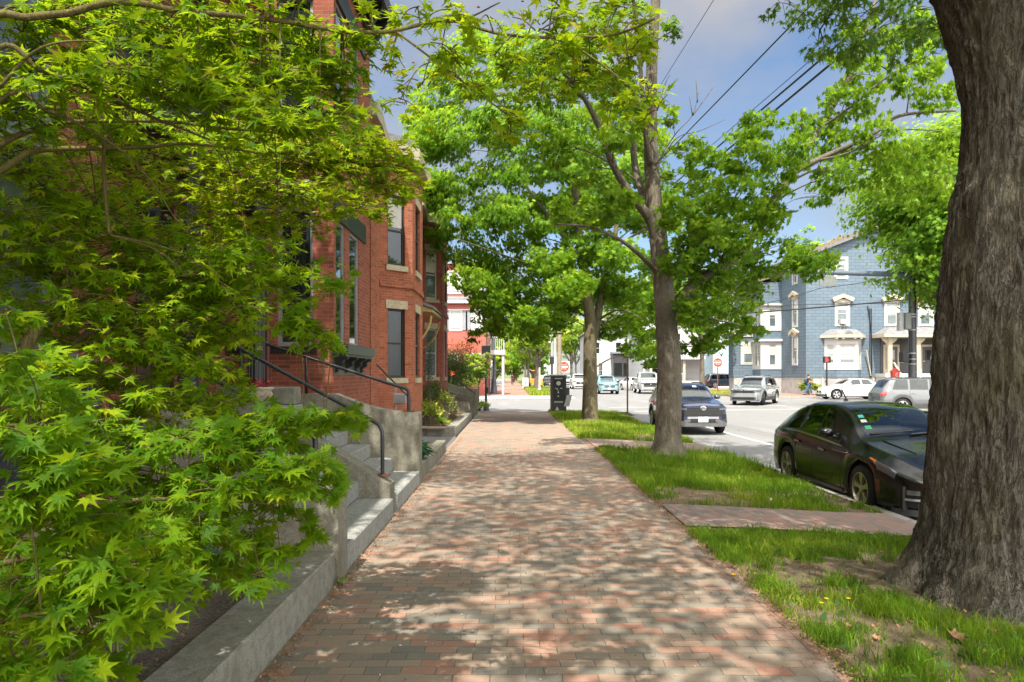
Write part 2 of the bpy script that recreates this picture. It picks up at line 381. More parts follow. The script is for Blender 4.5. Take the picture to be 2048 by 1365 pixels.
    def build(s, name, mat, parent=None, smooth=False, uv=True, angle=None, local=False):
        me = bpy.data.meshes.new(name)
        V = np.array(s.v, dtype=np.float64).reshape(-1, 3)
        org = np.array(parent_origin(parent)) if parent is not None and not local else np.zeros(3)
        me.from_pydata((V-org).tolist(), [], s.f)
        for m in (mat if isinstance(mat, (list, tuple)) else [mat]): me.materials.append(MATS[m])
        if isinstance(mat, (list, tuple)): me.polygons.foreach_set('material_index', s.mi)
        me.update()
        if uv:
            L = me.uv_layers.new(name='UVMap'); np_n = np.zeros(len(me.polygons)*3); me.polygons.foreach_get('normal', np_n); np_n = np_n.reshape(-1,3)
            tot = np.zeros(len(me.polygons), dtype=np.int32); me.polygons.foreach_get('loop_total', tot)
            li = np.zeros(len(me.loops), dtype=np.int32); me.loops.foreach_get('vertex_index', li)
            N = np.repeat(np_n, tot, axis=0); P = V[li]
            h = np.hypot(N[:,0], N[:,1]); flat = np.abs(N[:,2]) > .8
            hx = np.where(h > 1e-6, -N[:,1]/np.maximum(h,1e-6), 1.0); hy = np.where(h > 1e-6, N[:,0]/np.maximum(h,1e-6), 0.0)
            U = np.where(flat, P[:,0], P[:,0]*hx+P[:,1]*hy); W = np.where(flat, P[:,1], P[:,2])
            L.data.foreach_set('uv', np.stack([U,W],1).ravel())
        if smooth: me.polygons.foreach_set('use_smooth', [True]*len(me.polygons))
        if smooth and angle: me.set_sharp_from_angle(angle=math.radians(angle))
        o = bpy.data.objects.new(name, me); COL.objects.link(o)
        if parent is not None: o.parent = parent
        return o

def parent_origin(p):
    o = Vector((0,0,0))
    while p is not None: o += Vector(p.get('_org', p.location)) if False else p.location; p = p.parent
    return o
def tag(o, label=None, cat=None, group=None, kind=None):
    if label: o['label'] = label
    if cat: o['category'] = cat
    if group: o['group'] = group
    if kind: o['kind'] = kind
    return o
def thing(name, label, cat, loc=(0,0,0), rotz=0, group=None):
    o = bpy.data.objects.new(name, None); COL.objects.link(o); o.empty_display_size = .2
    o.location = loc; o.rotation_euler = (0,0,rotz)
    return tag(o, label, cat, group)
def copy_tree(o, parent=None):
    c = o.copy(); COL.objects.link(c)
    if parent is not None: c.parent = parent
    for ch in [x for x in COL.objects if x.parent == o]: copy_tree(ch, c)
    return c

def raw_mesh(name, V, T, mat, parent=None, tint=None, smooth=False, local=False):
    """a mesh from arrays: V (n,3), T (m,3) triangles, tint (n,)"""
    me = bpy.data.meshes.new(name); V = np.asarray(V, dtype=np.float32)
    if parent is not None and not local: V = V-np.array(parent_origin(parent), dtype=np.float32)
    me.vertices.add(len(V)); me.vertices.foreach_set('co', V.ravel())
    me.loops.add(T.size); me.loops.foreach_set('vertex_index', T.ravel().astype(np.int32))
    me.polygons.add(len(T)); me.polygons.foreach_set('loop_start', np.arange(0, T.size, 3, dtype=np.int32))
    me.update(calc_edges=True)
    if tint is not None:
        a = me.attributes.new('tint', 'FLOAT', 'POINT'); a.data.foreach_set('value', np.asarray(tint, dtype=np.float32))
    if smooth: me.polygons.foreach_set('use_smooth', np.ones(len(T), dtype=bool))
    me.materials.append(MATS[mat])
    o = bpy.data.objects.new(name, me); COL.objects.link(o)
    if parent is not None: o.parent = parent
    return o

# ------------------------------------------------------------------ leaves
def star_leaf(tips, base=.1, shoulder=None, droop=.16):
    """lobed leaf: tips = [(degrees from the leaf's axis, length, sinus length after it)], leaf stalk at the origin"""
    out = [(-168, base)]
    for k, (a, r, sn, sa) in enumerate(tips):
        if shoulder: out.append((a-shoulder, r*.56))
        out.append((a, r))
        if shoulder: out.append((a+shoulder, r*.56))
        if sn: out.append((sa, sn))
    out.append((168, base))
    V = [(0,.06,0)]
    for a, r in out:
        A = math.radians(a); V.append((r*math.sin(A), r*math.cos(A), -droop*r*r+.05*abs(math.sin(A*2.5))))
    T = [(0,i,i+1) for i in range(1, len(V)-1)]
    return np.array(V, dtype=np.float32), np.array(T, dtype=np.int32)
JT = ([(-118,.46,.30,-98),(-78,.78,.38,-59),(-39,.95,.42,-20),(0,1,.42,20),(39,.95,.38,59),(78,.78,.30,98),(118,.46,0,0)])
LEAF_JAP = star_leaf(JT, .12, 8.5, .16)
LEAF_JAPS = [star_leaf([(a+d, r*k, s_, sa+d) for (a, r, s_, sa), k in zip(JT, ks)], .12, w, dr) for d, w, dr, ks in ((0,8.5,.10,(1,1,1,1,1,1,1)),(3,7.5,.28,(1.1,.9,1,1.05,.9,1,.8)),(-4,9.5,.42,(.7,1,.95,.92,1.05,.85,1)),(2,8,-.06,(.9,1.05,.9,1.08,1,.95,.7)))]
LEAF_MAPLE = star_leaf([(-100,.62,.42,-76),(-50,.9,.5,-25),(0,1,.5,25),(50,.9,.42,76),(100,.62,0,0)], .2, 11, .22)
LEAF_OAK = star_leaf([(-75,.45,.25,-55),(-38,.7,.36,-20),(0,1,.36,20),(38,.7,.25,55),(75,.45,0,0)], .1, 8)
LEAF_FAR = star_leaf([(-85,.8,.5,-45),(0,1,.5,45),(85,.8,0,0)], .25, None, .25)
LEAF_OVAL = (np.array([(0,0,0),(-.26,.35,.05),(-.2,.72,.02),(0,1,-.08),(.2,.72,.02),(.26,.35,.05)], dtype=np.float32), np.array([(0,1,5),(1,2,4),(1,4,5),(2,3,4)], dtype=np.int32))
LEAF_NEEDLE = (np.array([(-.1,0,0),(.1,0,0),(0,1,0)], dtype=np.float32), np.array([(0,1,2)], dtype=np.int32))

def unit(a): return a/np.maximum(np.linalg.norm(a, axis=1, keepdims=True), 1e-9)
def leaf_arrays(tmpl, pos, nrm, axis, size, tint, tipshift=.0):
    V, T = tmpl; N = len(pos)
    n = unit(nrm); t = axis-n*np.sum(axis*n, axis=1, keepdims=True)
    t = unit(t+1e-5*R.normal(size=(N,3))); b = np.cross(t, n)
    W = pos[:,None,:]+size[:,None,None]*(V[None,:,0:1]*b[:,None,:]+V[None,:,1:2]*t[:,None,:]+V[None,:,2:3]*n[:,None,:])
    TT = (T[None]+(np.arange(N)*len(V))[:,None,None]).reshape(-1,3)
    r = np.linalg.norm(V[:,:2], axis=1)
    tt = (tint[:,None]+tipshift*np.clip(r-.55,0,1)[None,:]).ravel()
    return W.reshape(-1,3), TT, tt
class Leaves:
    def __init__(s): s.V = []; s.T = []; s.t = []; s.n = 0
    def add(s, *a, **k):
        V, T, t = leaf_arrays(*a, **k); s.V.append(V); s.T.append(T+s.n); s.t.append(t); s.n += len(V)
    def build(s, name, mat, parent): return raw_mesh(name, np.concatenate(s.V), np.concatenate(s.T), mat, parent, np.concatenate(s.t))

def bez(pts, n=12):
    """smooth curve through points (Catmull-Rom)"""
    P = [Vector(p) for p in pts]; P = [P[0]*2-P[1]]+P+[P[-1]*2-P[-2]]; out = []
    for i in range(1, len(P)-2):
        a, b, c, d = P[i-1:i+3]
        for k in range(n):
            t = k/n; out.append(.5*((2*b)+(c-a)*t+(2*a-5*b+4*c-d)*t*t+(3*b-a-3*c+d)*t**3))
    return out+[P[-2]]
def taper(n, a, b, e=1.0): return [a+(b-a)*(i/(n-1))**e for i in range(n)]

def limb(mb, pts, r0, r1, n=10, seg=6, wob=.0, e=.8):
    c = bez(pts, seg)
    if wob: c = [p+Vector((random.uniform(-wob,wob) for _ in range(3))) if 0 < i < len(c)-1 else p for i, p in enumerate(c)]
    mb.tube(c, taper(len(c), r0, r1, e), n); return c

# ------------------------------------------------------------------ walls and windows
def wall(mb, O, t, n, W, H, holes=(), depth=.14):
    """wall face from O along t (W) and up (H), facing n, with real openings (u0,u1,z0,z1) and their reveals"""
    us = sorted({0, W, *[h[0] for h in holes], *[h[1] for h in holes]}); zs = sorted({0, H, *[h[2] for h in holes], *[h[3] for h in holes]})
    P = lambda u, z, d=0: (O[0]+t[0]*u-n[0]*d, O[1]+t[1]*u-n[1]*d, O[2]+z)
    flip = (t[0]*n[1]-t[1]*n[0]) > 0
    def q(a, b, c, d): mb.quad(a, d, c, b) if flip else mb.quad(a, b, c, d)
    for i in range(len(us)-1):
        for j in range(len(zs)-1):
            cu, cz = (us[i]+us[i+1])/2, (zs[j]+zs[j+1])/2
            if any(h[0] < cu < h[1] and h[2] < cz < h[3] for h in holes): continue
            q(P(us[i],zs[j]), P(us[i+1],zs[j]), P(us[i+1],zs[j+1]), P(us[i],zs[j+1]))
    for a, b, c, d in holes:
        q(P(a,c), P(b,c), P(b,c,depth), P(a,c,depth)); q(P(a,d,depth), P(b,d,depth), P(b,d), P(a,d))
        q(P(a,c,depth), P(a,d,depth), P(a,d), P(a,c)); q(P(b,c), P(b,d), P(b,d,depth), P(b,c,depth))

def window(parent, O, t, n, h, frame='paint_black', glass='glass_window', fw=.06, recess=.07, bar=.5, sill=None, lintel=None, sillout=.06, sh=.14, lh=.22, over=.08, blind=None, casing=None, cw=.11, name='window'):
    """sash window filling the opening h=(u0,u1,z0,z1): frame > pane, meeting rail in the frame; sill and lintel beside it"""
    u0, u1, z0, z1 = h; m = MB(); d0, d1 = -recess-.05, -recess+.0
    m.obox(O,t,n,u0,u0+fw,z0,z1,d0,d1); m.obox(O,t,n,u1-fw,u1,z0,z1,d0,d1)
    m.obox(O,t,n,u0+fw,u1-fw,z0,z0+fw*1.2,d0,d1); m.obox(O,t,n,u0+fw,u1-fw,z1-fw,z1,d0,d1)
    if bar:
        zb = z0+(z1-z0)*bar; m.obox(O,t,n,u0+fw,u1-fw,zb-fw*.4,zb+fw*.4,d0,d1+.01)
    if casing:                                  # flat boards round the opening, proud of the wall
        for a,b,c,d in ((u0-cw,u0,z0-cw*.6,z1+cw),(u1,u1+cw,z0-cw*.6,z1+cw),(u0,u1,z1,z1+cw),(u0,u1,z0-cw*.6,z0)):
            m.obox(O,t,n,a,b,c,d,-.02,.035)
    f = m.build(name, frame, parent)
    g = MB(); g.obox(O,t,n,u0+fw*.8,u1-fw*.8,z0+fw,z1-fw*.8,d0+.012,d0+.026); g.build('pane', glass, f)
    if blind:
        b = MB(); zt = z0+(z1-z0)*(1-blind[1]); b.obox(O,t,n,u0+fw,u1-fw,zt,z1-fw,d0+.028,d0+.034); b.build('blind', blind[0], f)
    if sill:
        s = MB(); s.obox(O,t,n,u0-over,u1+over,z0-sh,z0-.002,-.1,sillout); s.build('sill', sill, f)
    if lintel:
        s = MB(); s.obox(O,t,n,u0-over,u1+over,z1+.002,z1+lh,-.1,.025); s.build('lintel', lintel, f)
    return f
XP, XN, YP, YN = (1,0,0), (-1,0,0), (0,1,0), (0,-1,0)

def text_part(name, body, size, loc, rot, mat, parent, ext=.001, align='CENTER', sx=1.0):
    cu = bpy.data.curves.new(name, 'FONT'); cu.body = body; cu.size = size; cu.extrude = ext; cu.align_x = align; cu.align_y = 'CENTER'
    tmp = bpy.data.objects.new(name, cu); COL.objects.link(tmp)
    dg = bpy.context.evaluated_depsgraph_get(); me = bpy.data.meshes.new_from_object(tmp.evaluated_get(dg))
    bpy.data.objects.remove(tmp); bpy.data.curves.remove(cu)
    me.materials.clear(); me.materials.append(MATS[mat])
    M = Matrix.Translation(Vector(loc)) @ Matrix.Rotation(rot[2],4,'Z') @ Matrix.Rotation(rot[0],4,'X') @ Matrix.Diagonal((sx,1,1,1))
    me.transform(M); me.name = name
    o = bpy.data.objects.new(name, me); COL.objects.link(o); o.parent = parent; return o
# ------------------------------------------------------------------ the ground
def build_ground():
    g = MB(); s = 2500.0
    g.add([(-s,-s,-.45),(s,-s,-.45),(s,s,-.45),(-s,s,-.45)], [(0,1,2,3)])
    tag(g.build('ground', 'earth', uv=False), kind='structure')
    r = MB(); ys = [-30,-10,0,8,14,18]+[20+1.5*i for i in range(20)]+[52,60,90,160,300]
    xs = [-60,-20,-3,0,4,9,14,20,30,50,120]
    r.add([(x,y,road_z(x,y)) for y in ys for x in xs], [(j*len(xs)+i, j*len(xs)+i+1, (j+1)*len(xs)+i+1, (j+1)*len(xs)+i) for j in range(len(ys)-1) for i in range(len(xs)-1)])
    tag(r.build('road', 'asphalt', smooth=True), kind='structure')
    # worn white lines on the asphalt
    def line(x0, y0, x1, y1, w):
        m = MB(); d = Vector((x1-x0,y1-y0)); q = Vector((-d.y,d.x)).normalized()*w/2; n = 14
        m.grid(n, 1, lambda a, b: (x0+d.x*a+q.x*(2*b-1), y0+d.y*a+q.y*(2*b-1), road_z(0,y0+d.y*a)+.005))
        tag(m.build('road_marking', 'chalk_white', uv=False), kind='structure')
    for (a,b,c,d,w) in ((7.25,12,7.05,33,.11),(5.2,34.2,15,36.2,.3),(5.2,37.4,15.4,39.4,.3),(13.2,22,13.4,33,.11),(-1.3,36.2,4,36.2,.12)): line(a,b,c,d,w)
    # brick walk with its soldier course borders
    hv = lambda x, y: .011*mnoise.noise(Vector((x*.9, y*.55, 3)))+.006*mnoise.noise(Vector((x*2.6, y*2.1, 8)))-.006
    w = MB(); w.grid(24, 260, lambda a, b: (-1.50+a*3.22, -8+b*39.5, hv(-1.5+a*3.22, -8+b*39.5)))
    tag(w.build('brick_sidewalk', 'brick_paving', smooth=True), kind='structure')
    b = MB(); b.grid(2, 260, lambda a, b: (1.722+a*.205, -8+b*39.5, hv(1.72+a*.2, -8+b*39.5)-.003)); 
    tag(b.build('sidewalk_border', 'brick_paving_border', smooth=True), kind='structure')
    for y0, y1 in ((7.75,9.05),(15.9,18.35)):
        p = MB(); p.grid(10, 2, lambda a, b: (1.93+a*2.9, y0+b*(y1-y0), strip_z(1.93+a*2.9, y0)+.012))
        tag(p.build('brick_path', 'brick_paving_crossing'), kind='structure')
    s = MB(); s.grid(30, 200, lambda a, b: (1.90+a*2.95, -8+b*40.5, strip_z(1.9+a*2.95, -8+b*40.5)-.008+.02*mnoise.noise(Vector((a*9,b*120,1)))*min(1,a*8,(1-a)*8)))
    tag(s.build('verge_soil', 'soil', smooth=True), kind='structure')
    k = MB(); ys = [-8+i for i in range(40)]
    for i in range(len(ys)-1):
        y0, y1 = ys[i], ys[i+1]; za, zb = strip_z(4.9,y0)+.004, strip_z(4.9,y1)+.004
        P = lambda y, z, x: (x,y,z)
        k.add([P(y0,-.4,4.84),P(y0,-.4,4.99),P(y0,za,4.98),P(y0,za,4.84),P(y1-.012,-.4,4.84),P(y1-.012,-.4,4.99),P(y1-.012,zb,4.98),P(y1-.012,zb,4.84)],
              [(0,1,2,3),(7,6,5,4),(1,5,6,2),(3,2,6,7),(0,3,7,4)])
    tag(k.build('kerb', 'curb_stone'), kind='structure')
    # corner ramp of pale concrete and the far corner
    c = MB(); c.grid(12, 4, lambda a, b: (-9+a*14.6, 31.4+b*2.6, .006-.16*smooth(.35,1,b)))
    tag(c.build('corner_pavement', 'concrete', smooth=True), kind='structure')
    rp = MB(); rp.quad((-1.4,31.5,.012),(.3,31.5,.012),(.3,32.1,.012),(-1.4,32.1,.012)); tag(rp.build('brick_patch', 'brick_paving_far'), kind='structure')
    f = MB(); f.grid(8, 3, lambda a, b: (-14+a*18.4, 48.6+b*3.4, .02+.1*smooth(0,.5,b))); tag(f.build('far_corner_pavement', 'concrete', smooth=True), kind='structure')
    f = MB(); f.quad((-1.7,52,.125),(1.3,52,.125),(1.3,240,.125),(-1.7,240,.125)); tag(f.build('far_sidewalk', 'brick_paving_far'), kind='structure')
    f = MB(); f.quad((-1.8,56,.13),(-1.8,52,.13),(-6,52,.13),(-6,56,.13)); tag(f.build('far_yard', 'concrete'), kind='structure')
    f = MB(); f.box(1.3,4.4,52.0,240,-.2,.14); tag(f.build('far_verge', 'earth'), kind='structure')
    # pavement round the blue house, with its kerb, and the grass island
    f = MB(); f.prism([(16.5,52.2),(19,50.6),(24,50.2),(60,50.2),(60,80),(21.5,80),(17.5,62)], 2, -.3, .12); tag(f.build('corner_sidewalk', 'brick_paving_far'), kind='structure')
    f = MB()
    for a, b in (((16.5,52.2),(19,50.6)),((19,50.6),(24,50.2)),((24,50.2),(60,50.2))):
        d = Vector((b[0]-a[0],b[1]-a[1])).normalized(); n = Vector((d.y,-d.x))*.16
        f.prism([(a[0]+n.x,a[1]+n.y),(b[0]+n.x,b[1]+n.y),b,a], 2, -.2, .125)
    tag(f.build('corner_kerb', 'curb_stone'), kind='structure')
    f = MB(); f.prism([(15.2,55.0),(17.9,54.5),(18.6,57),(19.0,62),(15.6,62)], 2, -.2, .20); tag(f.build('grass_island', 'earth'), kind='structure')
    # driveway slab of the gap between the houses, garden beds
    f = MB(); f.quad((-4.4,15.75,.006),(-1.505,15.75,.006),(-1.505,18.9,.006),(-4.4,18.9,.006)); tag(f.build('entry_path', 'asphalt', uv=False), kind='structure')
    def bed(x0, x1, y0, y1, z, m):
        q = MB(); q.grid(10, max(6,int((y1-y0)*4)), lambda a, b: (x0+a*(x1-x0), y0+b*(y1-y0), z+.035*mnoise.noise(Vector((a*5+y0,b*9,x0)))))
        tag(q.build('garden_bed', m, smooth=True), kind='structure')
    bed(-4.4,-1.70,-4,5.66,.17,'gravel'); bed(-3.0,-1.68,11.06,15.45,.15,'mulch'); bed(-3.4,-1.85,19.2,27.2,.19,'mulch')

def garden_walls():
    def slab(label, x0, x1, y0, y1, z1, mat, joints=()):
        m = MB(); ys = [y0,*joints,y1]
        for a, b in zip(ys[:-1], ys[1:]): m.box(x0,x1,a+.003,b-.003,-.1,z1,.012)
        o = m.build('garden_kerb', mat); tag(o, label, 'kerb', 'granite kerbs edging the front gardens'); return o
    slab('broad weathered granite kerb in front of the maple bed', -1.72, -1.42, -3, 5.62, .26, 'granite', (-.6,2.4))
    slab('low granite kerb with leafy plants just past the curved cheek wall', -1.68, -1.46, 11.07, 15.5, .235, 'granite_dark', (12.6,14.1))
    slab('bright low kerb edging the shrub garden, running along the walk', -1.86, -1.56, 19.8, 27.18, .22, 'granite', (22.0,24.6))
    m = MB(); m.box(-2.35,-1.565,19.42,19.795,-.1,.225,.015); m.box(-3.4,-2.36,19.45,19.79,-.1,.225,.015)
    tag(m.build('garden_kerb', 'granite'), 'bright granite kerb facing down the walk at the near end of the shrub garden', 'kerb', 'granite kerbs edging the front gardens')
    # the near entry: two flights of granite steps between cheek walls
    def flight(label, y0, y1):
        t = thing('granite_steps', label, 'steps', (-1.42,(y0+y1)/2,0), 0, 'granite entry steps')
        X = [-1.42,-1.83,-2.175,-2.52,-2.865,-3.21,-4.7]
        for k in range(6):
            m = MB(); m.box(X[k+1]-.03 if k < 5 else -4.69, X[k], y0, y1, .205*k+(.004 if k else -.1), .205*(k+1), .012)
            m.build('step', 'granite_tread', t)
    flight('pale granite flight nearest the maple, between block and dividing wall', 5.96, 8.36)
    flight('pale granite flight between the dividing wall and the curved cheek wall', 8.70, 10.74)
    def cheek(label, prof, y0, y1, mat='granite_dark'):
        m = MB(); m.prism([p for p in prof], 1, y0, y1); o = m.build('cheek_wall', mat)
        tag(o, label, 'wall', 'stone cheek walls of the entry steps'); return o
    cheek('blocky dark granite end wall standing at the edge of the maple bed', [(-4.0,-.1),(-1.40,-.1),(-1.40,.765),(-1.42,.785),(-1.75,.785),(-2.95,1.46),(-4.0,1.46)], 5.64, 5.955)
    cheek('sloping granite wall dividing the two entry flights', [(-3.9,-.1),(-1.46,-.1),(-1.46,.36),(-1.53,.40),(-3.05,1.33),(-3.9,1.33)], 8.365, 8.695)
    cv = [(-1.42+.0,-.1),(-1.42,1.085),(-1.44,1.10),(-1.62,1.105),(-1.8,1.12),(-2.0,1.15),(-2.2,1.195),(-2.4,1.255),(-2.58,1.33),(-2.72,1.385),(-4.0,1.385),(-4.0,-.1)]
    cheek('curved granite cheek wall with a scooped top beyond the second flight', cv[::-1], 10.745, 11.06)
    m = MB(); m.box(-4.4,-3.24,10.40,10.74,1.235,1.50,.015); tag(m.build('granite_plinth', 'granite'), 'speckled granite plinth behind the flower urn at the head of the steps', 'plinth')
    def cheek3(label, y0, y1, x1, zt, rise):
        n = 8; top = [(x1-1.7*i/n, zt+rise*(i/n)**2.2) for i in range(n+1)]
        m = MB(); m.prism([(x1-1.7,-.1),(x1,-.1)]+top, 1, y0, y1); tag(m.build('cheek_wall', 'granite_dark'), label, 'wall', 'stone cheek walls of the entry steps')
        c = m = MB(); c.prism(top+[(x, z+.05) for x, z in top[::-1]][0:], 1, y0-.02, y1+.02)
    cheek3('lowest of the small curved walls, ending the shrub garden kerb', 27.2, 27.45, -1.63, .62, .42)
    cheek3('middle one of the three small curved walls beside the far steps', 28.5, 28.8, -1.50, .86, .42)
    cheek3('tallest of the small curved walls, close to the pedestrian signal post', 31.0, 31.36, -1.52, 1.06, .45)
    t = thing('far_steps', 'short pale steps between the small curved walls', 'steps', (-1.6,30,0))
    for k in range(5):
        m = MB(); m.box(-4.0,-1.62-.32*k,28.81,30.99,.17*k-.05,.17*(k+1),.01); m.build('step', 'granite_tread', t)
    # railings
    def rail(label, pts, r=.021, posts=(), foot=None, bend=True):
        t = thing('handrail', label, 'railing', pts[-1], 0, 'black pipe handrails')
        m = MB(); m.tube(pts, r, 12); m.build('rail_pipe', 'metal_black', t, smooth=True, angle=50)
        for a, b in posts:
            q = MB(); q.tube([a,b], r, 10); q.build('post', 'metal_black', t, smooth=True)
        if foot: q = MB(); q.obox(foot,XP,YP,-.09,.09,0,.018,-.06,.06); q.build('foot_plate', 'metal_rust', t)
    D = 8.53
    rail('black pipe handrail on the dividing wall, bent down at its lower end', [at(385,680,D),at(438,680,D),at(452,683,D),at(470,692,D),at(745,842,D),at(758,850,D),at(764,862,D),at(765,880,D),(gx(765,D),D,.45)], .024, [((-3.3,D,1.33),(-3.3,D,1.98))], (gx(765,D),D,.45))
    D = 10.9
    rail('black pipe handrail above the curved cheek wall with a short end post', [(-4.05,D,2.24),(-3.9,D,2.18),(-1.66,D,1.465),(-1.62,D,1.44),(-1.61,D,1.40),(-1.61,D,1.10)], .024, [((-3.2,D,1.38),(-3.2,D,1.96))], (-1.61,D,1.105))
    rail('black handrail post on the blocky wall, half hidden in maple leaves', [(-3.4,5.8,2.15),(-1.68,5.8,1.22),(-1.64,5.8,1.19),(-1.63,5.8,1.14),(-1.63,5.8,.78)], .022)
    rail('thin black handrail in front of the orange brick bay', [(-3.24,16.2,2.03),(-2.36,16.2,1.13),(-2.36,16.2,.02)], .02)
    D = 28.65
    rail('long thin handrail over the middle small curved wall', [at(864,728,D),at(946,784,D),at(950,787,D),(gx(950,D),D,.86)], .022)
    rail('short handrail over the lowest small curved wall', [at(888,778,27.3),at(919,799,27.3),(gx(919,27.3),27.3,.62)], .02)
    t = thing('iron_steps', 'dark iron steps descending in front of the orange brick bay', 'steps', (-2.8,16.3,0))
    for k in range(5):
        m = MB(); m.box(-3.3+.0,-2.5-.16*k,15.85,16.75,.19*k,.19*k+.05); m.build('step', 'metal_rust', t)
    m = MB(); m.prism([(-3.3,.1),(-2.4,.0),(-2.4,.12),(-3.3,1.0)], 1, 15.8, 15.84); m.build('stringer', 'metal_rust', t)
    # urns
    def urn(label, c, h, r, flower):
        t = thing('stone_urn', label, 'urn', c, 0, 'stone garden urns')
        m = MB(); m.lathe([(r*.62,0),(r*.66,h*.06),(r*.5,h*.1),(r*.34,h*.2),(r*.4,h*.3),(r*.72,h*.48),(r*.92,h*.68),(r*.9,h*.84),(r*1.05,h*.9),(r*1.08,h*.97),(r,h),(r*.86,h*.99),(r*.8,h*.88)], c, 28); m.build('bowl', 'terracotta_pale', t, smooth=True)
        s = MB(); s.lathe([(r*.82,h*.9),(r*.4,h*.93)], c, 16); s.build('potting_soil', 'mulch', t)
        for k in range(5):                     # carved swags round the bowl
            a = k*2*math.pi/5; q = MB(); q.ball((c[0]+r*.84*math.cos(a),c[1]+r*.84*math.sin(a),c[2]+h*.6), r*.2, 8, (1,1,1.1)); q.build('carving', 'terracotta_pale', t, smooth=True)
        if flower:
            L = Leaves(); n = 90; p = np.array(c)+np.stack([R.normal(0,r*.5,n),R.normal(0,r*.4,n),h+abs(R.normal(.03,.05,n))],1)
            L.add(LEAF_OVAL, p, R.normal(size=(n,3))+[0,0,1], R.normal(size=(n,3)), R.uniform(.03,.06,n), R.uniform(0,1,n)); L.build('blossoms', 'petal_red', t)
    urn('carved pale urn with red flowers at the head of the granite steps', (-3.66,10.05,1.232), .27, .22, True)
    urn('pale stone bowl planter standing in the maple bed by the brick wall', (-2.62,4.2,.17), .58, .25, False)

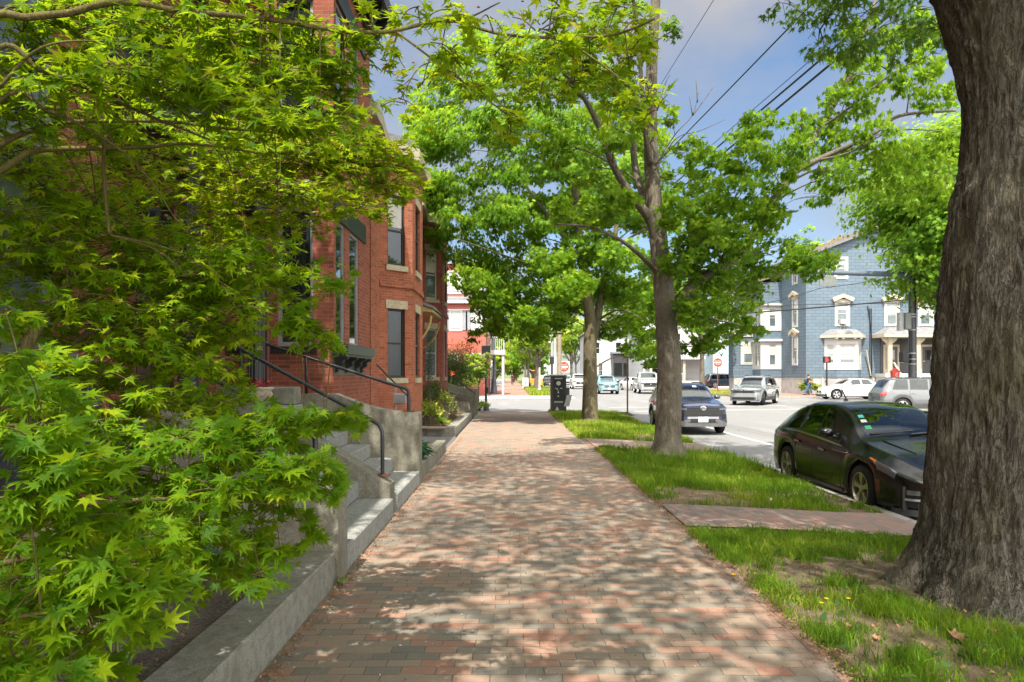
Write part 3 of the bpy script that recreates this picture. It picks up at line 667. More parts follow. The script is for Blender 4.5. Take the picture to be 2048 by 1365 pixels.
# ------------------------------------------------------------------ brick houses
def brick_house_near():
    T = thing('brick_house', 'dark red brick double house with black trim and a recessed entry', 'house', (-5,8,0))
    w = MB()
    # nearer bay, recessed entry wall, farther bay
    nb = [(.35,1.35,1.82,4.35),(1.95,3.5,1.82,4.35),(.35,1.35,5.7,7.9),(1.95,3.5,5.7,7.9)]
    O1 = (-2.9,1.0,0); wall(w, O1, YP, XP, 4.04, 9, nb)
    w.quad((-2.9,5.04,0),(-4.7,5.04,0),(-4.7,5.04,9),(-2.9,5.04,9)); w.quad((-4.7,1.0,0),(-2.9,1.0,0),(-2.9,1.0,9),(-4.7,1.0,9))
    w.quad((-4.7,-9,0),(-4.7,1.0,0),(-4.7,1.0,9),(-4.7,-9,9))
    O2 = (-4.7,5.04,0); ent = [(2.0,3.0,1.23,4.05),(3.7,4.7,1.23,4.05),(.8,1.7,5.6,7.8),(2.8,3.7,5.6,7.8),(4.9,5.8,5.6,7.8)]
    wall(w, O2, YP, XP, 6.46, 9, ent)
    sh = [(.84,1.43,2.15,4.45),(.84,1.43,5.85,7.9)]; O3 = (-4.7,11.5,0); wall(w, O3, XP, YN, 1.77, 9, sh)
    fh = [(.14,.72,2.2,4.26),(1.12,1.84,2.2,4.26),(.14,.72,5.85,7.9),(1.12,1.84,5.85,7.9)]; O4 = (-2.93,11.5,0); wall(w, O4, YP, XP, 2.9, 9, fh)
    w.quad((-2.93,14.4,0),(-9,14.4,0),(-9,14.4,9),(-2.93,14.4,9)); w.quad((-9,-9,0),(-4.7,-9,0),(-4.7,-9,9),(-9,-9,9)); w.quad((-9,14.4,0),(-9,-9,0),(-9,-9,9),(-9,14.4,9))
    w.obox(O3,XP,YN,0,1.77,.55,.70,0,.025); w.obox(O4,YP,XP,-.02,2.9,.55,.70,0,.025)         # brick water table
    w.obox(O4,YP,XP,.0,2.9,4.95,5.1,0,.03); w.obox(O3,XP,YN,0,1.77,4.95,5.1,0,.03)
    w.build('wall', 'brick_dark_red', T)
    for h in nb: window(T, O1, YP, XP, h, 'paint_grey', 'glass_pale' if h[2] < 5 else 'glass_window', .07, .05, .5, 'paint_grey', 'paint_black', .07, .1, .3)
    for h in sh: window(T, O3, XP, YN, h, 'metal_grey', 'glass_window', .06, .06, 0, None, 'paint_black', lh=.34, over=.1)
    for h in fh: window(T, O4, YP, XP, h, 'metal_grey', 'glass_window', .05, .012, .0)
    for h in ent[2:]: window(T, O2, YP, XP, h, 'paint_black', 'glass_window', .07, .06, .5, 'paint_black', 'paint_black')
    m = MB(); m.obox(O4,YP,XP,-.02,2.4,4.27,4.62,0,.035); m.build('lintel', 'paint_black', T)
    m = MB(); m.obox(O4,YP,XP,-.02,2.4,7.92,8.25,0,.035); m.build('lintel', 'paint_black', T)
    # boxed sill on scrolled corbels below the paired windows
    s = MB(); s.obox(O4,YP,XP,-.12,2.12,2.02,2.18,0,.27); s.obox(O4,YP,XP,-.05,2.05,1.98,2.02,0,.22); sl = s.build('window_ledge', 'paint_dark_green', T)
    for u in (.05,.75,1.45,1.95):
        c = MB(); n = 8; prof = [(0,1.98),(.22,1.98)]+[(.22-.2*(i/n)+.03*math.sin(i*1.9), 1.98-.26*(i/n)) for i in range(1,n+1)]+[(0,1.70)]
        vs = [(-2.93+d, 11.5+u, z) for d, z in prof]+[(-2.93+d, 11.5+u+.09, z) for d, z in prof]; k = len(prof)
        c.add(vs, [tuple(range(k)),tuple(range(k,2*k))[::-1]]+[(i,k+i,k+(i+1)%k,(i+1)%k) for i in range(k)]); c.build('corbel', 'paint_black', sl)
    s = MB(); s.obox(O4,YP,XP,-.03,2.1,1.68,1.98,0,.012); s.build('apron_panel', 'paint_dark_green', sl)
    s = MB(); s.obox(O3,XP,YN,.02,1.5,2.03,2.14,0,.05); s.build('window_ledge', 'paint_black', T)
    # slate panels below the nearer bay's windows
    p = MB(); p.obox(O1,YP,XP,.1,3.9,1.08,1.70,0,.03); p.obox(O1,YP,XP,.05,3.95,1.0,1.08,0,.06); p.build('stone_panel', 'stone_slate', T)
    # doors
    for a, b, c, d in ent[:2]:
        P = (O2[0],O2[1],O2[2]); m = MB(); m.obox(P,YP,XP,a+.05,b-.05,c,3.4,-.12,-.07)
        for i in range(2):
            for z0, z1 in ((c+.2,c+.8),(c+.95,c+1.95)): m.obox(P,YP,XP,a+.13+i*.38,a+.46+i*.38,z0,z1,-.07,-.055)
        dr = m.build('door', 'door_brown', T); q = MB(); q.ball((O2[0]-.03,O2[1]+b-.13,c+1.0), .035, 10); q.build('knob', 'chrome', dr, smooth=True)
        f = MB()
        for u0,u1,z0,z1 in ((a,a+.05,c,d),(b-.05,b,c,d),(a+.05,b-.05,3.4,3.5),(a+.05,b-.05,d-.06,d)): f.obox(P,YP,XP,u0,u1,z0,z1,-.13,-.02)
        fr = f.build('door_frame', 'paint_black', T); g = MB(); g.obox(P,YP,XP,a+.05,b-.05,3.5,d-.06,-.1,-.085); g.build('transom_pane', 'glass_window', fr)
    # porch hood on fluted columns
    h = MB(); h.box(-4.68,-3.6,6.0,10.98,4.55,4.86); h.box(-4.68,-3.5,5.9,11.08,4.86,4.96); h.box(-4.68,-3.62,6.05,10.93,4.35,4.55); h.build('porch_hood', 'paint_black', T)
    for y in (6.3,8.35,10.55):
        c = MB(); prof = [(.17,1.23),(.17,1.5),(.13,1.54)]+[(.115,1.58),(.105,4.0)]+[(.14,4.06),(.17,4.12),(.17,4.35)]; c.lathe([(r, z) for r, z in prof], (-3.85,y,0), 20)
        for k in range(14):
            a = 2*math.pi*k/14; c.tube([(-3.85+.115*math.cos(a),y+.115*math.sin(a),1.6),(-3.85+.105*math.cos(a),y+.105*math.sin(a),3.98)], .012, 5)
        c.build('column', 'paint_black', T, smooth=True, angle=40)
    d = MB(); d.tube([(-3.98,11.38,0),(-3.98,11.38,8.8)], .048, 12)
    for z in (1.5,3.4,5.6,7.6): d.tube([(-3.98,11.38,z),(-3.98,11.38,z+.06)], .06, 12)
    d.build('downspout', 'downspout_maroon', T, smooth=True, angle=40)
    d = MB(); d.tube([(-4.55,11.40,4.62),(-3.55,11.36,5.05)], .05, 8); d.build('brace', 'downspout_maroon', T)
    # cornice with brackets
    c = MB()
    c.box(-9.2,-2.45,-9,5.5,8.95,9.25); c.box(-9.2,-4.2,5.5,11.05,8.95,9.25); c.box(-9.2,-2.48,11.05,14.85,8.95,9.25)
    c.box(-9.2,-2.6,-9,5.35,9.25,9.4); c.box(-9.2,-2.63,11.2,14.7,9.25,9.4); c.box(-9,-2.86,11.4,14.45,8.55,8.95); co = c.build('cornice', 'paint_black', T)
    for y in (11.6,12.3,13.0,13.7,14.3):
        b = MB(); b.prism([(-2.86,8.5),(-2.80,8.5),(-2.55,8.85),(-2.55,8.95),(-2.86,8.95)], 1, y, y+.14); b.build('bracket', 'paint_black', co)
    r = MB(); r.prism([(-9,9.4),(-2.75,9.4),(-3.4,11.2),(-9,11.4)], 1, 11.3, 14.6); r.prism([(-9,9.4),(-2.75,9.4),(-3.4,11.2),(-9,11.4)], 1, -9, 5.2); r.build('roof', 'roof_brown', T)
    lg = MB(); lg.ball((gx(610,11.2),11.3,gz(368,11.3)), .07, 10); lg.tube([(gx(610,11.2),11.3,gz(368,11.3)),(gx(610,11.2),11.48,gz(368,11.3)+.05)], .02, 6); lg.build('porch_light', 'metal_grey', T, smooth=True)

def brick_house_bay(name, label, y0, mat, frame, trim, glass, last, door_hood):
    """one of the two matching row houses: pier, flat wall, canted bay"""
    T = thing(name, label, 'house', (-5,y0+4,0), 0, 'brick row houses with canted bays')
    P = [(-4.2,y0),(-3.02,y0),(-3.02,y0+.6),(-3.35,y0+.6),(-3.35,y0+2.7),(-2.62,y0+3.45),(-2.62,y0+5.5),(-3.35,y0+6.25),(-3.35,last)]
    H = 7.25; w = MB(); wins = []
    for i, (a, b) in enumerate(zip(P[:-1], P[1:])):
        d = Vector((b[0]-a[0], b[1]-a[1])); L = d.length; t = (d.x/L, d.y/L, 0); n = (t[1],-t[0],0); O = (a[0],a[1],0); holes = []
        if i == 4: holes = [(.25,.80,1.6,3.38),(.25,.80,4.5,6.3)]
        if i == 5: holes = [(.55,1.45,1.6,3.38),(.55,1.45,4.5,6.3)]
        if i == 6: holes = [(.25,.80,1.6,3.38),(.25,.80,4.5,6.3)]
        if i == 7 and door_hood: holes = [(.3,1.25,1.0,3.3)]
        wall(w, O, t, n, L, H, holes)
        if i in (4,5,6):
            for z0, z1, dd in ((3.93,4.02,.045),(4.02,4.10,.03),(.62,.72,.03)): w.obox(O,t,n,-.01,L+.01,z0,z1,0,dd)
        for h in holes: wins.append((O,t,n,h,i))
    w.quad((-3.35,last,0),(-9,last,0),(-9,last,H),(-3.35,last,H)); w.quad((-9,y0,0),(-4.2,y0,0),(-4.2,y0,H),(-9,y0,H))
    w.build('wall', mat, T)
    for O,t,n,h,i in wins:
        if i == 7:
            m = MB(); m.obox(O,t,n,h[0]+.05,h[1]-.05,h[2],h[3]-.5,-.12,-.08); m.build('door', 'door_brown', T); continue
        window(T, O, t, n, h, frame, glass, .055, .06, .5, trim, trim, .05, .14, .22, .07, ('curtain',.45) if (h[2] > 4 and i == 4) else None)
    c = MB(); c.prism([(-9,y0),(-2.9,y0),(-2.9,y0+.7),(-3.05,y0+2.5),(-2.4,y0+3.2),(-2.4,y0+5.75),(-3.05,y0+6.5),(-3.05,last),(-9,last)], 2, 7.25, 7.55); c.build('cornice', trim, T)
    c = MB(); c.prism([(-9,y0+.1),(-3.05,y0+.1),(-3.2,y0+2.6),(-2.55,y0+3.3),(-2.55,y0+5.65),(-3.2,y0+6.4),(-3.2,last),(-9,last)], 2, 7.55, 7.8); c.build('roof', 'roof_slate', T)
    return T

def brick_houses():
    brick_house_near()
    T = brick_house_bay('brick_house', 'orange brick row house with black windows and cream lintels', 15.0, 'brick_orange', 'paint_black', 'stone_cream', 'glass_window', 22.9, False)
    # porch hood of the next doorway, on curved ochre brackets
    h = MB(); h.prism([(-3.35,4.05),(-2.42,3.72),(-2.42,3.80),(-3.35,4.2)], 1, 21.6, 24.4); hd = h.build('porch_hood', 'roof_slate', T)
    b = MB(); b.prism([(-3.35,3.7),(-2.46,3.62),(-2.46,3.71),(-3.35,4.04)], 1, 21.65, 24.35); b.build('soffit', 'paint_ochre', hd)
    for y in (21.75,24.2):
        m = MB(); n = 8; prof = [(-3.35+.85*math.sin(i/n*1.45), 2.55+1.1*(1-math.cos(i/n*1.45))) for i in range(n+1)]; prof += [(-2.5,3.7),(-3.3,3.7)]
        pts = [(x, y, z) for x, z in prof[:n+1]]; m.tube(pts, .035, 6); m.tube([(-3.33,y,2.5),(-3.33,y,3.7)], .05, 6); m.build('bracket', 'paint_ochre', hd)
    brick_house_bay('brick_house', 'rose brick row house with white framed windows beyond the porch hood', 22.95, 'brick_rose', 'paint_white', 'stone_cream', 'glass_pale', 32.6, True)
    # gas meter at the foot of the orange bay
    t = thing('gas_meter', 'grey gas meter with pipes at the foot of the orange bay', 'meter', (-2.72,17.3,.8))
    m = MB(); m.box(-2.92,-2.62,17.2,17.4,.95,1.22,.03); m.lathe([(.0,-.11),(.085,-.11),(.085,.01),(.0,.01)], (-2.77,17.2,1.1), 14, 'y'); m.build('body', 'metal_grey', t)
    m = MB(); m.tube([(-2.88,17.3,.1),(-2.88,17.3,1.34),(-2.66,17.3,1.34),(-2.66,17.3,1.2)], .025, 8); m.build('pipe', 'metal_grey', t)

def red_house():
    T = thing('clapboard_house', 'tall red clapboard house with white trim and grey shutters on the far corner', 'house', (-8,54,0))
    w = MB(); O = (-14.0,52,0); wins = [(9.45,10.2,5.0,6.38),(11.05,11.8,5.0,6.38),(9.3,10.2,7.75,9.3),(10.95,11.7,7.75,9.3),(9.0,9.9,1.4,3.2),(11.0,11.6,1.4,3.2)]
    wall(w, O, XP, YN, 12.05, 9.9, wins)
    O2 = (-1.95,52,0); w2 = [(1.2,2.1,5.0,6.4),(1.2,2.1,7.75,9.3),(5,5.9,5.0,6.4)]; wall(w, O2, YP, XP, 11, 9.9, w2)
    w.build('wall', 'clapboard_red', T)
    for h in wins: 
        f = window(T, O, XP, YN, h, 'paint_white', 'glass_pale', .06, .03, .5, 'paint_white', None, .05, .08, blind=('curtain',.9), casing=True)
        for a, b in ((h[0]-.48,h[0]-.13),(h[1]+.13,h[1]+.48)):
            s = MB(); s.obox(O,XP,YN,a,b,h[2],h[3],.02,.06); s.build('shutter', 'paint_grey', T)
    for h in w2: window(T, O2, YP, XP, h, 'paint_white', 'glass_window', .06, .03, .5, casing=True)
    b = MB(); b.box(-14.1,-1.75,51.55,63,6.97,7.27); b.build('belt_cornice', 'paint_white', T); b = MB(); b.prism([(51.5,7.275),(51.99,7.275),(51.99,7.5)], 0, -14.1, -1.75); b.build('skirt_roof', 'roof_slate', T)
    b = MB(); b.box(-14.0,-1.85,51.93,51.999,6.46,6.56); b.build('trim_board', 'paint_white', T)
    b = MB(); b.box(-14.2,-1.7,51.75,63.2,9.9,10.1); b.build('cornice', 'paint_grey', T)
    # white balcony over the side porch
    p = MB(); p.box(-1.94,-.55,54.4,57.6,3.35,3.6); p.box(-1.94,-.5,54.3,57.7,3.25,3.35); pb = p.build('balcony', 'paint_white', T)
    r = MB(); r.box(-1.9,-.58,54.42,54.5,4.55,4.65); r.box(-.66,-.58,54.5,57.5,4.55,4.65)
    for k in range(9): r.box(-1.88+.15*k,-1.84+.15*k,54.44,54.48,3.6,4.55)
    for k in range(14): r.box(-.64,-.60,54.6+.21*k,54.64+.21*k,3.6,4.55)
    r.build('balustrade', 'paint_white', pb)
    for x, y in ((-.7,54.5),(-.7,57.4)): c = MB(); c.box(x-.09,x+.09,y-.09,y+.09,.1,3.25); c.build('post', 'paint_white', pb)
# ------------------------------------------------------------------ houses across the junction
def hood(mb, O, t, n, u0, u1, z):
    """little peaked window hood with a flared cornice"""
    c = (u0+u1)/2; pts = [(u0-.18,z+.02),(u0-.3,z+.22),(u0-.3,z+.3),(c,z+.62),(u1+.3,z+.3),(u1+.3,z+.22),(u1+.18,z+.02),(c,z+.34)]
    P = lambda u, zz, d: (O[0]+t[0]*u+n[0]*d, O[1]+t[1]*u+n[1]*d, O[2]+zz)
    for tri in ((0,1,2,3,7),(7,3,4,5,6)):
        k = [pts[i] for i in tri]; m = len(k)
        mb.add([P(u,zz,.0) for u,zz in k]+[P(u,zz,.26) for u,zz in k], [tuple(range(m)),tuple(range(m,2*m))[::-1]]+[(i,m+i,m+(i+1)%m,(i+1)%m) for i in range(m)])
    mb.obox(O,t,n,u0-.12,u1+.12,z-.02,z+.2,0,.1)

def blue_house():
    T = thing('shingle_house', 'three storey blue shingle house with white window trim on the corner', 'house', (30,58,.1))
    x0, Y = 23.1, 55.0; O = (x0,Y,0); W = 13.8; zb = 1.45; w = MB()
    Ow = (x0,Y,zb)
    fw = [(2.46,3.24,5.6-zb,7.3-zb),(6.35,7.15,5.6-zb,7.3-zb),(9.0,9.8,5.6-zb,7.3-zb),(2.4,3.1,9.3-zb,10.75-zb)]
    wall(w, Ow, XP, YN, W, 11.15-zb, fw)
    w.add([(x0,Y,11.15),(x0+W,Y,11.15),(x0+W/2,Y,13.85)], [(0,1,2)])
    Os = (x0,60,zb); sw = [(2.5,3.25,2.55-zb,4.75-zb),(2.5,3.25,5.65-zb,7.8-zb),(2.5,3.2,9.15-zb,10.5-zb)]
    wall(w, Os, YN, XN, 5, 11.15-zb, sw)
    w.quad((x0,72,zb),(x0,60,zb),(x0,60,11.15),(x0,72,11.15)); w.quad((x0+W,Y,zb),(x0+W,72,zb),(x0+W,72,11.15),(x0+W,Y,11.15))
    w.quad((x0+W,72,zb),(x0,72,zb),(x0,72,11.15),(x0+W,72,11.15))
    # the wings that step back
    w.box(19.6,22.0,62,63.4,zb,5.3); w.box(20.9,23.09,64,65.4,zb,9.6)
    w.box(21.3,23.09,60,66,zb,2.15); w.box(21.3,23.09,60,66,4.72,5.45); w.box(21.3,23.09,60,66,7.75,9.6)
    w.build('wall', 'shingle_blue', T)
    f = MB(); f.box(x0+.02,x0+W-.02,Y+.03,72,0,zb); f.box(19.65,21.95,62.03,63.37,0,zb); f.box(21.33,23.1,60.03,66,0,zb)
    for u in (1.2,5.2,8.9): f.box(x0+u,x0+u+.12,Y-.05,Y+.05,.1,zb)
    f.build('foundation', 'foundation', T)
    r = MB(); ov = .45; sl = 2.7/6.9
    for s in (0,1):
        xa = x0-ov if s == 0 else x0+W+ov; za = 11.15-ov*sl; xm, zm = x0+W/2, 13.85
        prof = [(xa,za),(xm,zm),(xm,zm+.24),(xa,za+.24)]; r.prism(prof if s == 0 else prof[::-1], 1, Y-.4, 72.3)
    r.prism([(19.3,5.2),(22.0,6.3),(22.0,6.45),(19.3,5.36)], 1, 61.6, 63.6); r.prism([(20.6,9.5),(23.09,10.2),(23.09,10.4),(20.6,9.7)], 1, 59.8, 65.6)
    r.build('roof', 'roof_brown', T)
    k = MB(); k2 = MB()
    prof = [(x0-ov,11.15-ov*sl-.22),(x0+W/2,13.63),(x0+W/2,13.85),(x0-ov,11.15-ov*sl)]; k.prism(prof, 1, Y-.42, Y-.36)
    k.box(x0-.08,x0+.1,Y-.03,Y+.1,zb,11.1) if False else None
    k2.prism([(x0+W+ov,11.15-ov*sl-.22),(x0+W+ov,11.15-ov*sl),(x0+W/2,13.85),(x0+W/2,13.63)], 1, Y-.42, Y-.36)
    k.build('rake_board', 'roof_slate', T); k2.build('rake_board', 'roof_slate', T); k = MB(); k.box(19.5,22.05,61.9,61.97,5.05,5.3); k.build('eave_board', 'paint_white', T)
    for h in fw:
        hasac = h[0] == 2.46 and h[2] < 5
        fr = window(T, Ow, XP, YN, h, 'paint_white', 'glass_pale', .07, .04, .52, 'paint_white', None, .06, .08, blind=('blind', .55 if h[0] > 6 else .3), casing=True, cw=.2)
        if h[2] < 5: q = MB(); hood(q, Ow, XP, YN, h[0]-.16, h[1]+.16, h[3]+.1); q.build('hood', 'paint_cream', fr)
        if hasac:
            q = MB(); q.obox(Ow,XP,YN,2.62,3.1,h[2]+.07,h[2]+.42,-.1,.35); q.obox(Ow,XP,YN,2.7,3.02,h[2]+.12,h[2]+.36,.35,.36); q.obox(Ow,XP,YN,2.7,2.74,h[2]-.35,h[2]+.07,0,.04); q.obox(Ow,XP,YN,2.96,3.0,h[2]-.35,h[2]+.07,0,.04); q.build('air_conditioner', 'paint_white', fr)
    for h in sw:
        fr = window(T, Os, YN, XN, h, 'paint_white', 'glass_pale', .07, .04, .5, 'paint_white', None, .06, .08, blind=('curtain',.4), casing=True, cw=.2)
        if h[2] < 8: q = MB(); hood(q, Os, YN, XN, h[0]-.14, h[1]+.14, h[3]+.1); q.build('hood', 'paint_cream', fr)
    # stacked white bays on the side wing
    for z0, z1, blind in ((2.15,4.72,.5),(5.45,7.75,.35)):
        b = MB(); hz = [(.75,1.3,.35,z1-z0-.45)]; wall(b, (21.3,59.95,z0), XP, YN, 1.78, z1-z0, hz)
        wall(b, (21.3,66,z0), YN, XN, 6.05, z1-z0, [(4.6,5.1,.3,z1-z0-.45),(5.3,5.8,.3,z1-z0-.45)])
        b.box(21.1,23.09,59.75,66,z1-.18,z1+.02); bo = b.build('bay', 'paint_white', T)
        window(bo, (21.3,59.95,z0), XP, YN, hz[0], 'paint_white', 'glass_pale', .05, .04, .5, blind=('blind',blind))
        for h in ((4.6,5.1,.3,z1-z0-.45),(5.3,5.8,.3,z1-z0-.45)): window(bo, (21.3,66,z0), YN, XN, h, 'paint_white', 'glass_pale', .05, .04, .5)
    for a, b_, c, d in ((20.45,21.3,2.7,4.4),):
        window(T, (0,61.99,0), XP, YN, (a,b_,c,d), 'paint_white', 'glass_pale', .07, -.06, .5, blind=('blind',.5), casing=True, cw=.2)
    window(T, (0,63.99,0), XP, YN, (20.9,21.7,6.6,8.2), 'paint_white', 'glass_window', .07, -.06, .5, casing=True, cw=.18)
    # ground floor bay window
    bx0, bx1, zb0, zb1, pr = 24.55, 27.45, 2.12, 4.55, .75
    b = MB(); pts = [(bx0,Y),(bx0+.62,Y-pr),(bx1-.62,Y-pr),(bx1,Y)]; hs = [[(.2,.72,.45,1.9)],[(.25,1.4,.45,1.95)],[(.22,.74,.45,1.9)]]; fr = []
    for (a, c), h in zip(zip(pts[:-1], pts[1:]), hs):
        d = Vector((c[0]-a[0],c[1]-a[1])); L = d.length; t = (d.x/L,d.y/L,0); n = (t[1],-t[0],0); wall(b, (a[0],a[1],zb0), t, n, L, zb1-zb0, h, .12); fr.append(((a[0],a[1],zb0),t,n,h[0]))
    b.prism(pts[::-1], 2, zb0-.06, zb0-.001); bo = b.build('bay', 'paint_white', T)
    for O_, t, n, h in fr: window(bo, O_, t, n, h, 'paint_white', 'glass_pale', .06, .04, .5, blind=('blind',.8))
    c = MB(); c.prism([(bx0-.35,Y),(bx0+.45,Y-pr-.35),(bx1-.45,Y-pr-.35),(bx1+.35,Y)][::-1], 2, 4.56, 4.78)
    for k in range(18): c.box(bx0+.66+k*.09,bx0+.70+k*.09,Y-pr-.06,Y-pr-.002,4.36,4.52)
    for u in (bx0+.5,bx0+1.0,bx1-1.0,bx1-.5): c.box(u-.08,u+.08,Y-pr-.3,Y-pr,4.44,4.56)
    c.build('bay_cornice', 'paint_cream', bo)
    c = MB(); A = [(bx0-.35,Y,4.79),(bx0+.45,Y-pr-.35,4.79),(bx1-.45,Y-pr-.35,4.79),(bx1+.35,Y,4.79)]; B = [(bx0+.4,Y,5.25),(bx0+.9,Y-.25,5.25),(bx1-.9,Y-.25,5.25),(bx1-.4,Y,5.25)]
    c.add(A+B, [(0,1,5,4),(1,2,6,5),(2,3,7,6),(4,5,6,7)]); c.prism([(25.6,4.8),(26.4,4.8),(26.0,5.12)], 1, Y-pr-.3, Y-.2); c.build('bay_roof', 'roof_slate', bo)
    w = MB(); w.prism([(bx0+.02,Y),(bx0+.64,Y-pr+.03),(bx1-.64,Y-pr+.03),(bx1-.02,Y)][::-1], 2, zb, zb0-.06); w.build('bay_skirt', 'shingle_blue', bo)
    f = MB(); f.prism([(bx0+.05,Y),(bx0+.66,Y-pr+.08),(bx1-.66,Y-pr+.08),(bx1-.05,Y)][::-1], 2, .1, zb-.002); f.build('bay_footing', 'foundation', bo)
    # porch with two doors
    px0, px1 = 28.5, 33.7; p = MB(); p.box(px0,px1,Y-1.6,Y,1.5,1.78); p.box(px0+.05,px1-.05,Y-1.55,Y,.1,1.5); po = p.build('porch_floor', 'paint_white', T)
    bk = MB(); bk.box(px0+.45,px1-.35,Y-.06,Y-.002,1.79,4.5); bk.build('porch_wall', 'paint_grey' if False else 'door_grey', po)
    for dx in (29.28,32.15):
        m = MB(); m.box(dx,dx+.92,Y-.14,Y-.09,1.8,3.86); dr = m.build('door', 'door_grey', T)
        g = MB(); g.box(dx+.22,dx+.70,Y-.155,Y-.142,2.85,3.62); g.build('pane', 'glass_window', dr); q = MB(); q.ball((dx+.1,Y-.18,2.75), .05, 8); q.build('handle', 'chrome', dr)
        m = MB(); m.box(dx-.16,dx-.01,Y-.16,Y-.06,1.8,4.04); m.box(dx+.93,dx+1.08,Y-.16,Y-.06,1.8,4.04); m.box(dx-.01,dx+.93,Y-.16,Y-.06,3.88,4.04); m.build('door_frame', 'paint_cream', dr)
        m = MB(); m.box(dx+1.2,dx+1.42,Y-.12,Y-.062,2.62,3.0); m.build('mailbox', 'paint_cream', dr)
    rf = MB(); A = [(px0-.25,Y,4.8),(px0-.25,Y-1.9,4.8),(px1+.25,Y-1.9,4.8),(px1+.25,Y,4.8)]; B = [(px0+.8,Y,5.4),(px0+1.0,Y-.4,5.4),(px1-1.0,Y-.4,5.4),(px1-.8,Y,5.4)]
    rf.add(A+B, [(0,1,5,4),(1,2,6,5),(2,3,7,6),(4,5,6,7)]); rf.build('porch_roof', 'roof_slate', po)
    cn = MB(); cn.box(px0-.25,px1+.25,Y-1.9,Y-.002,4.55,4.79); cn.build('porch_cornice', 'paint_cream', po)
    for x in (px0+.4,(px0+px1)/2-.05,px1-.4):
        c = MB(); c.box(x-.15,x+.15,Y-1.55,Y-1.25,1.78,4.55); c.box(x-.2,x+.2,Y-1.6,Y-1.2,1.78,2.1)
        for s in (-1,1): c.prism([(x+s*.15,3.8),(x+s*.15,4.54),(x+s*.62,4.54),(x+s*.5,4.3),(x+s*.25,4.1)][::(1 if s < 0 else -1)], 1, Y-1.46, Y-1.34)
        c.build('column', 'paint_cream', po)
    for dx in (29.3,32.2):
        s = MB()
        for k in range(6): s.box(dx-.1,dx+1.05,Y-1.6-.27*(k+1),Y-1.6-.27*k,.1,1.55-.25*k-.15)
        so = s.build('stairs', 'paint_white', po)
        for x in (dx-.16,dx+1.11): q = MB(); q.tube([(x,Y-1.6,2.6),(x,Y-3.3,1.05)], .06, 6); q.tube([(x,Y-3.3,1.05),(x,Y-3.3,.1)], .06, 6); q.build('stair_rail', 'paint_cream', so)
    c = MB()
    for x in (28.1,28.22): c.tube([(x,Y-.04,1.5),(x,Y-.04,6.9)], .03, 6)
    c.tube([(27.9,Y-.1,7.1),(28.05,Y-.08,6.2),(28.2,Y-.06,5.0),(28.25,Y-.06,2.0)], .035, 6); c.build('service_cable', 'wire_black', T)
    pl = MB(); pl.tube([(27.7,Y-.3,3.6),(28.15,Y-.08,1.6)], .05, 6); pl.build('leaning_plank', 'paint_cream', T)

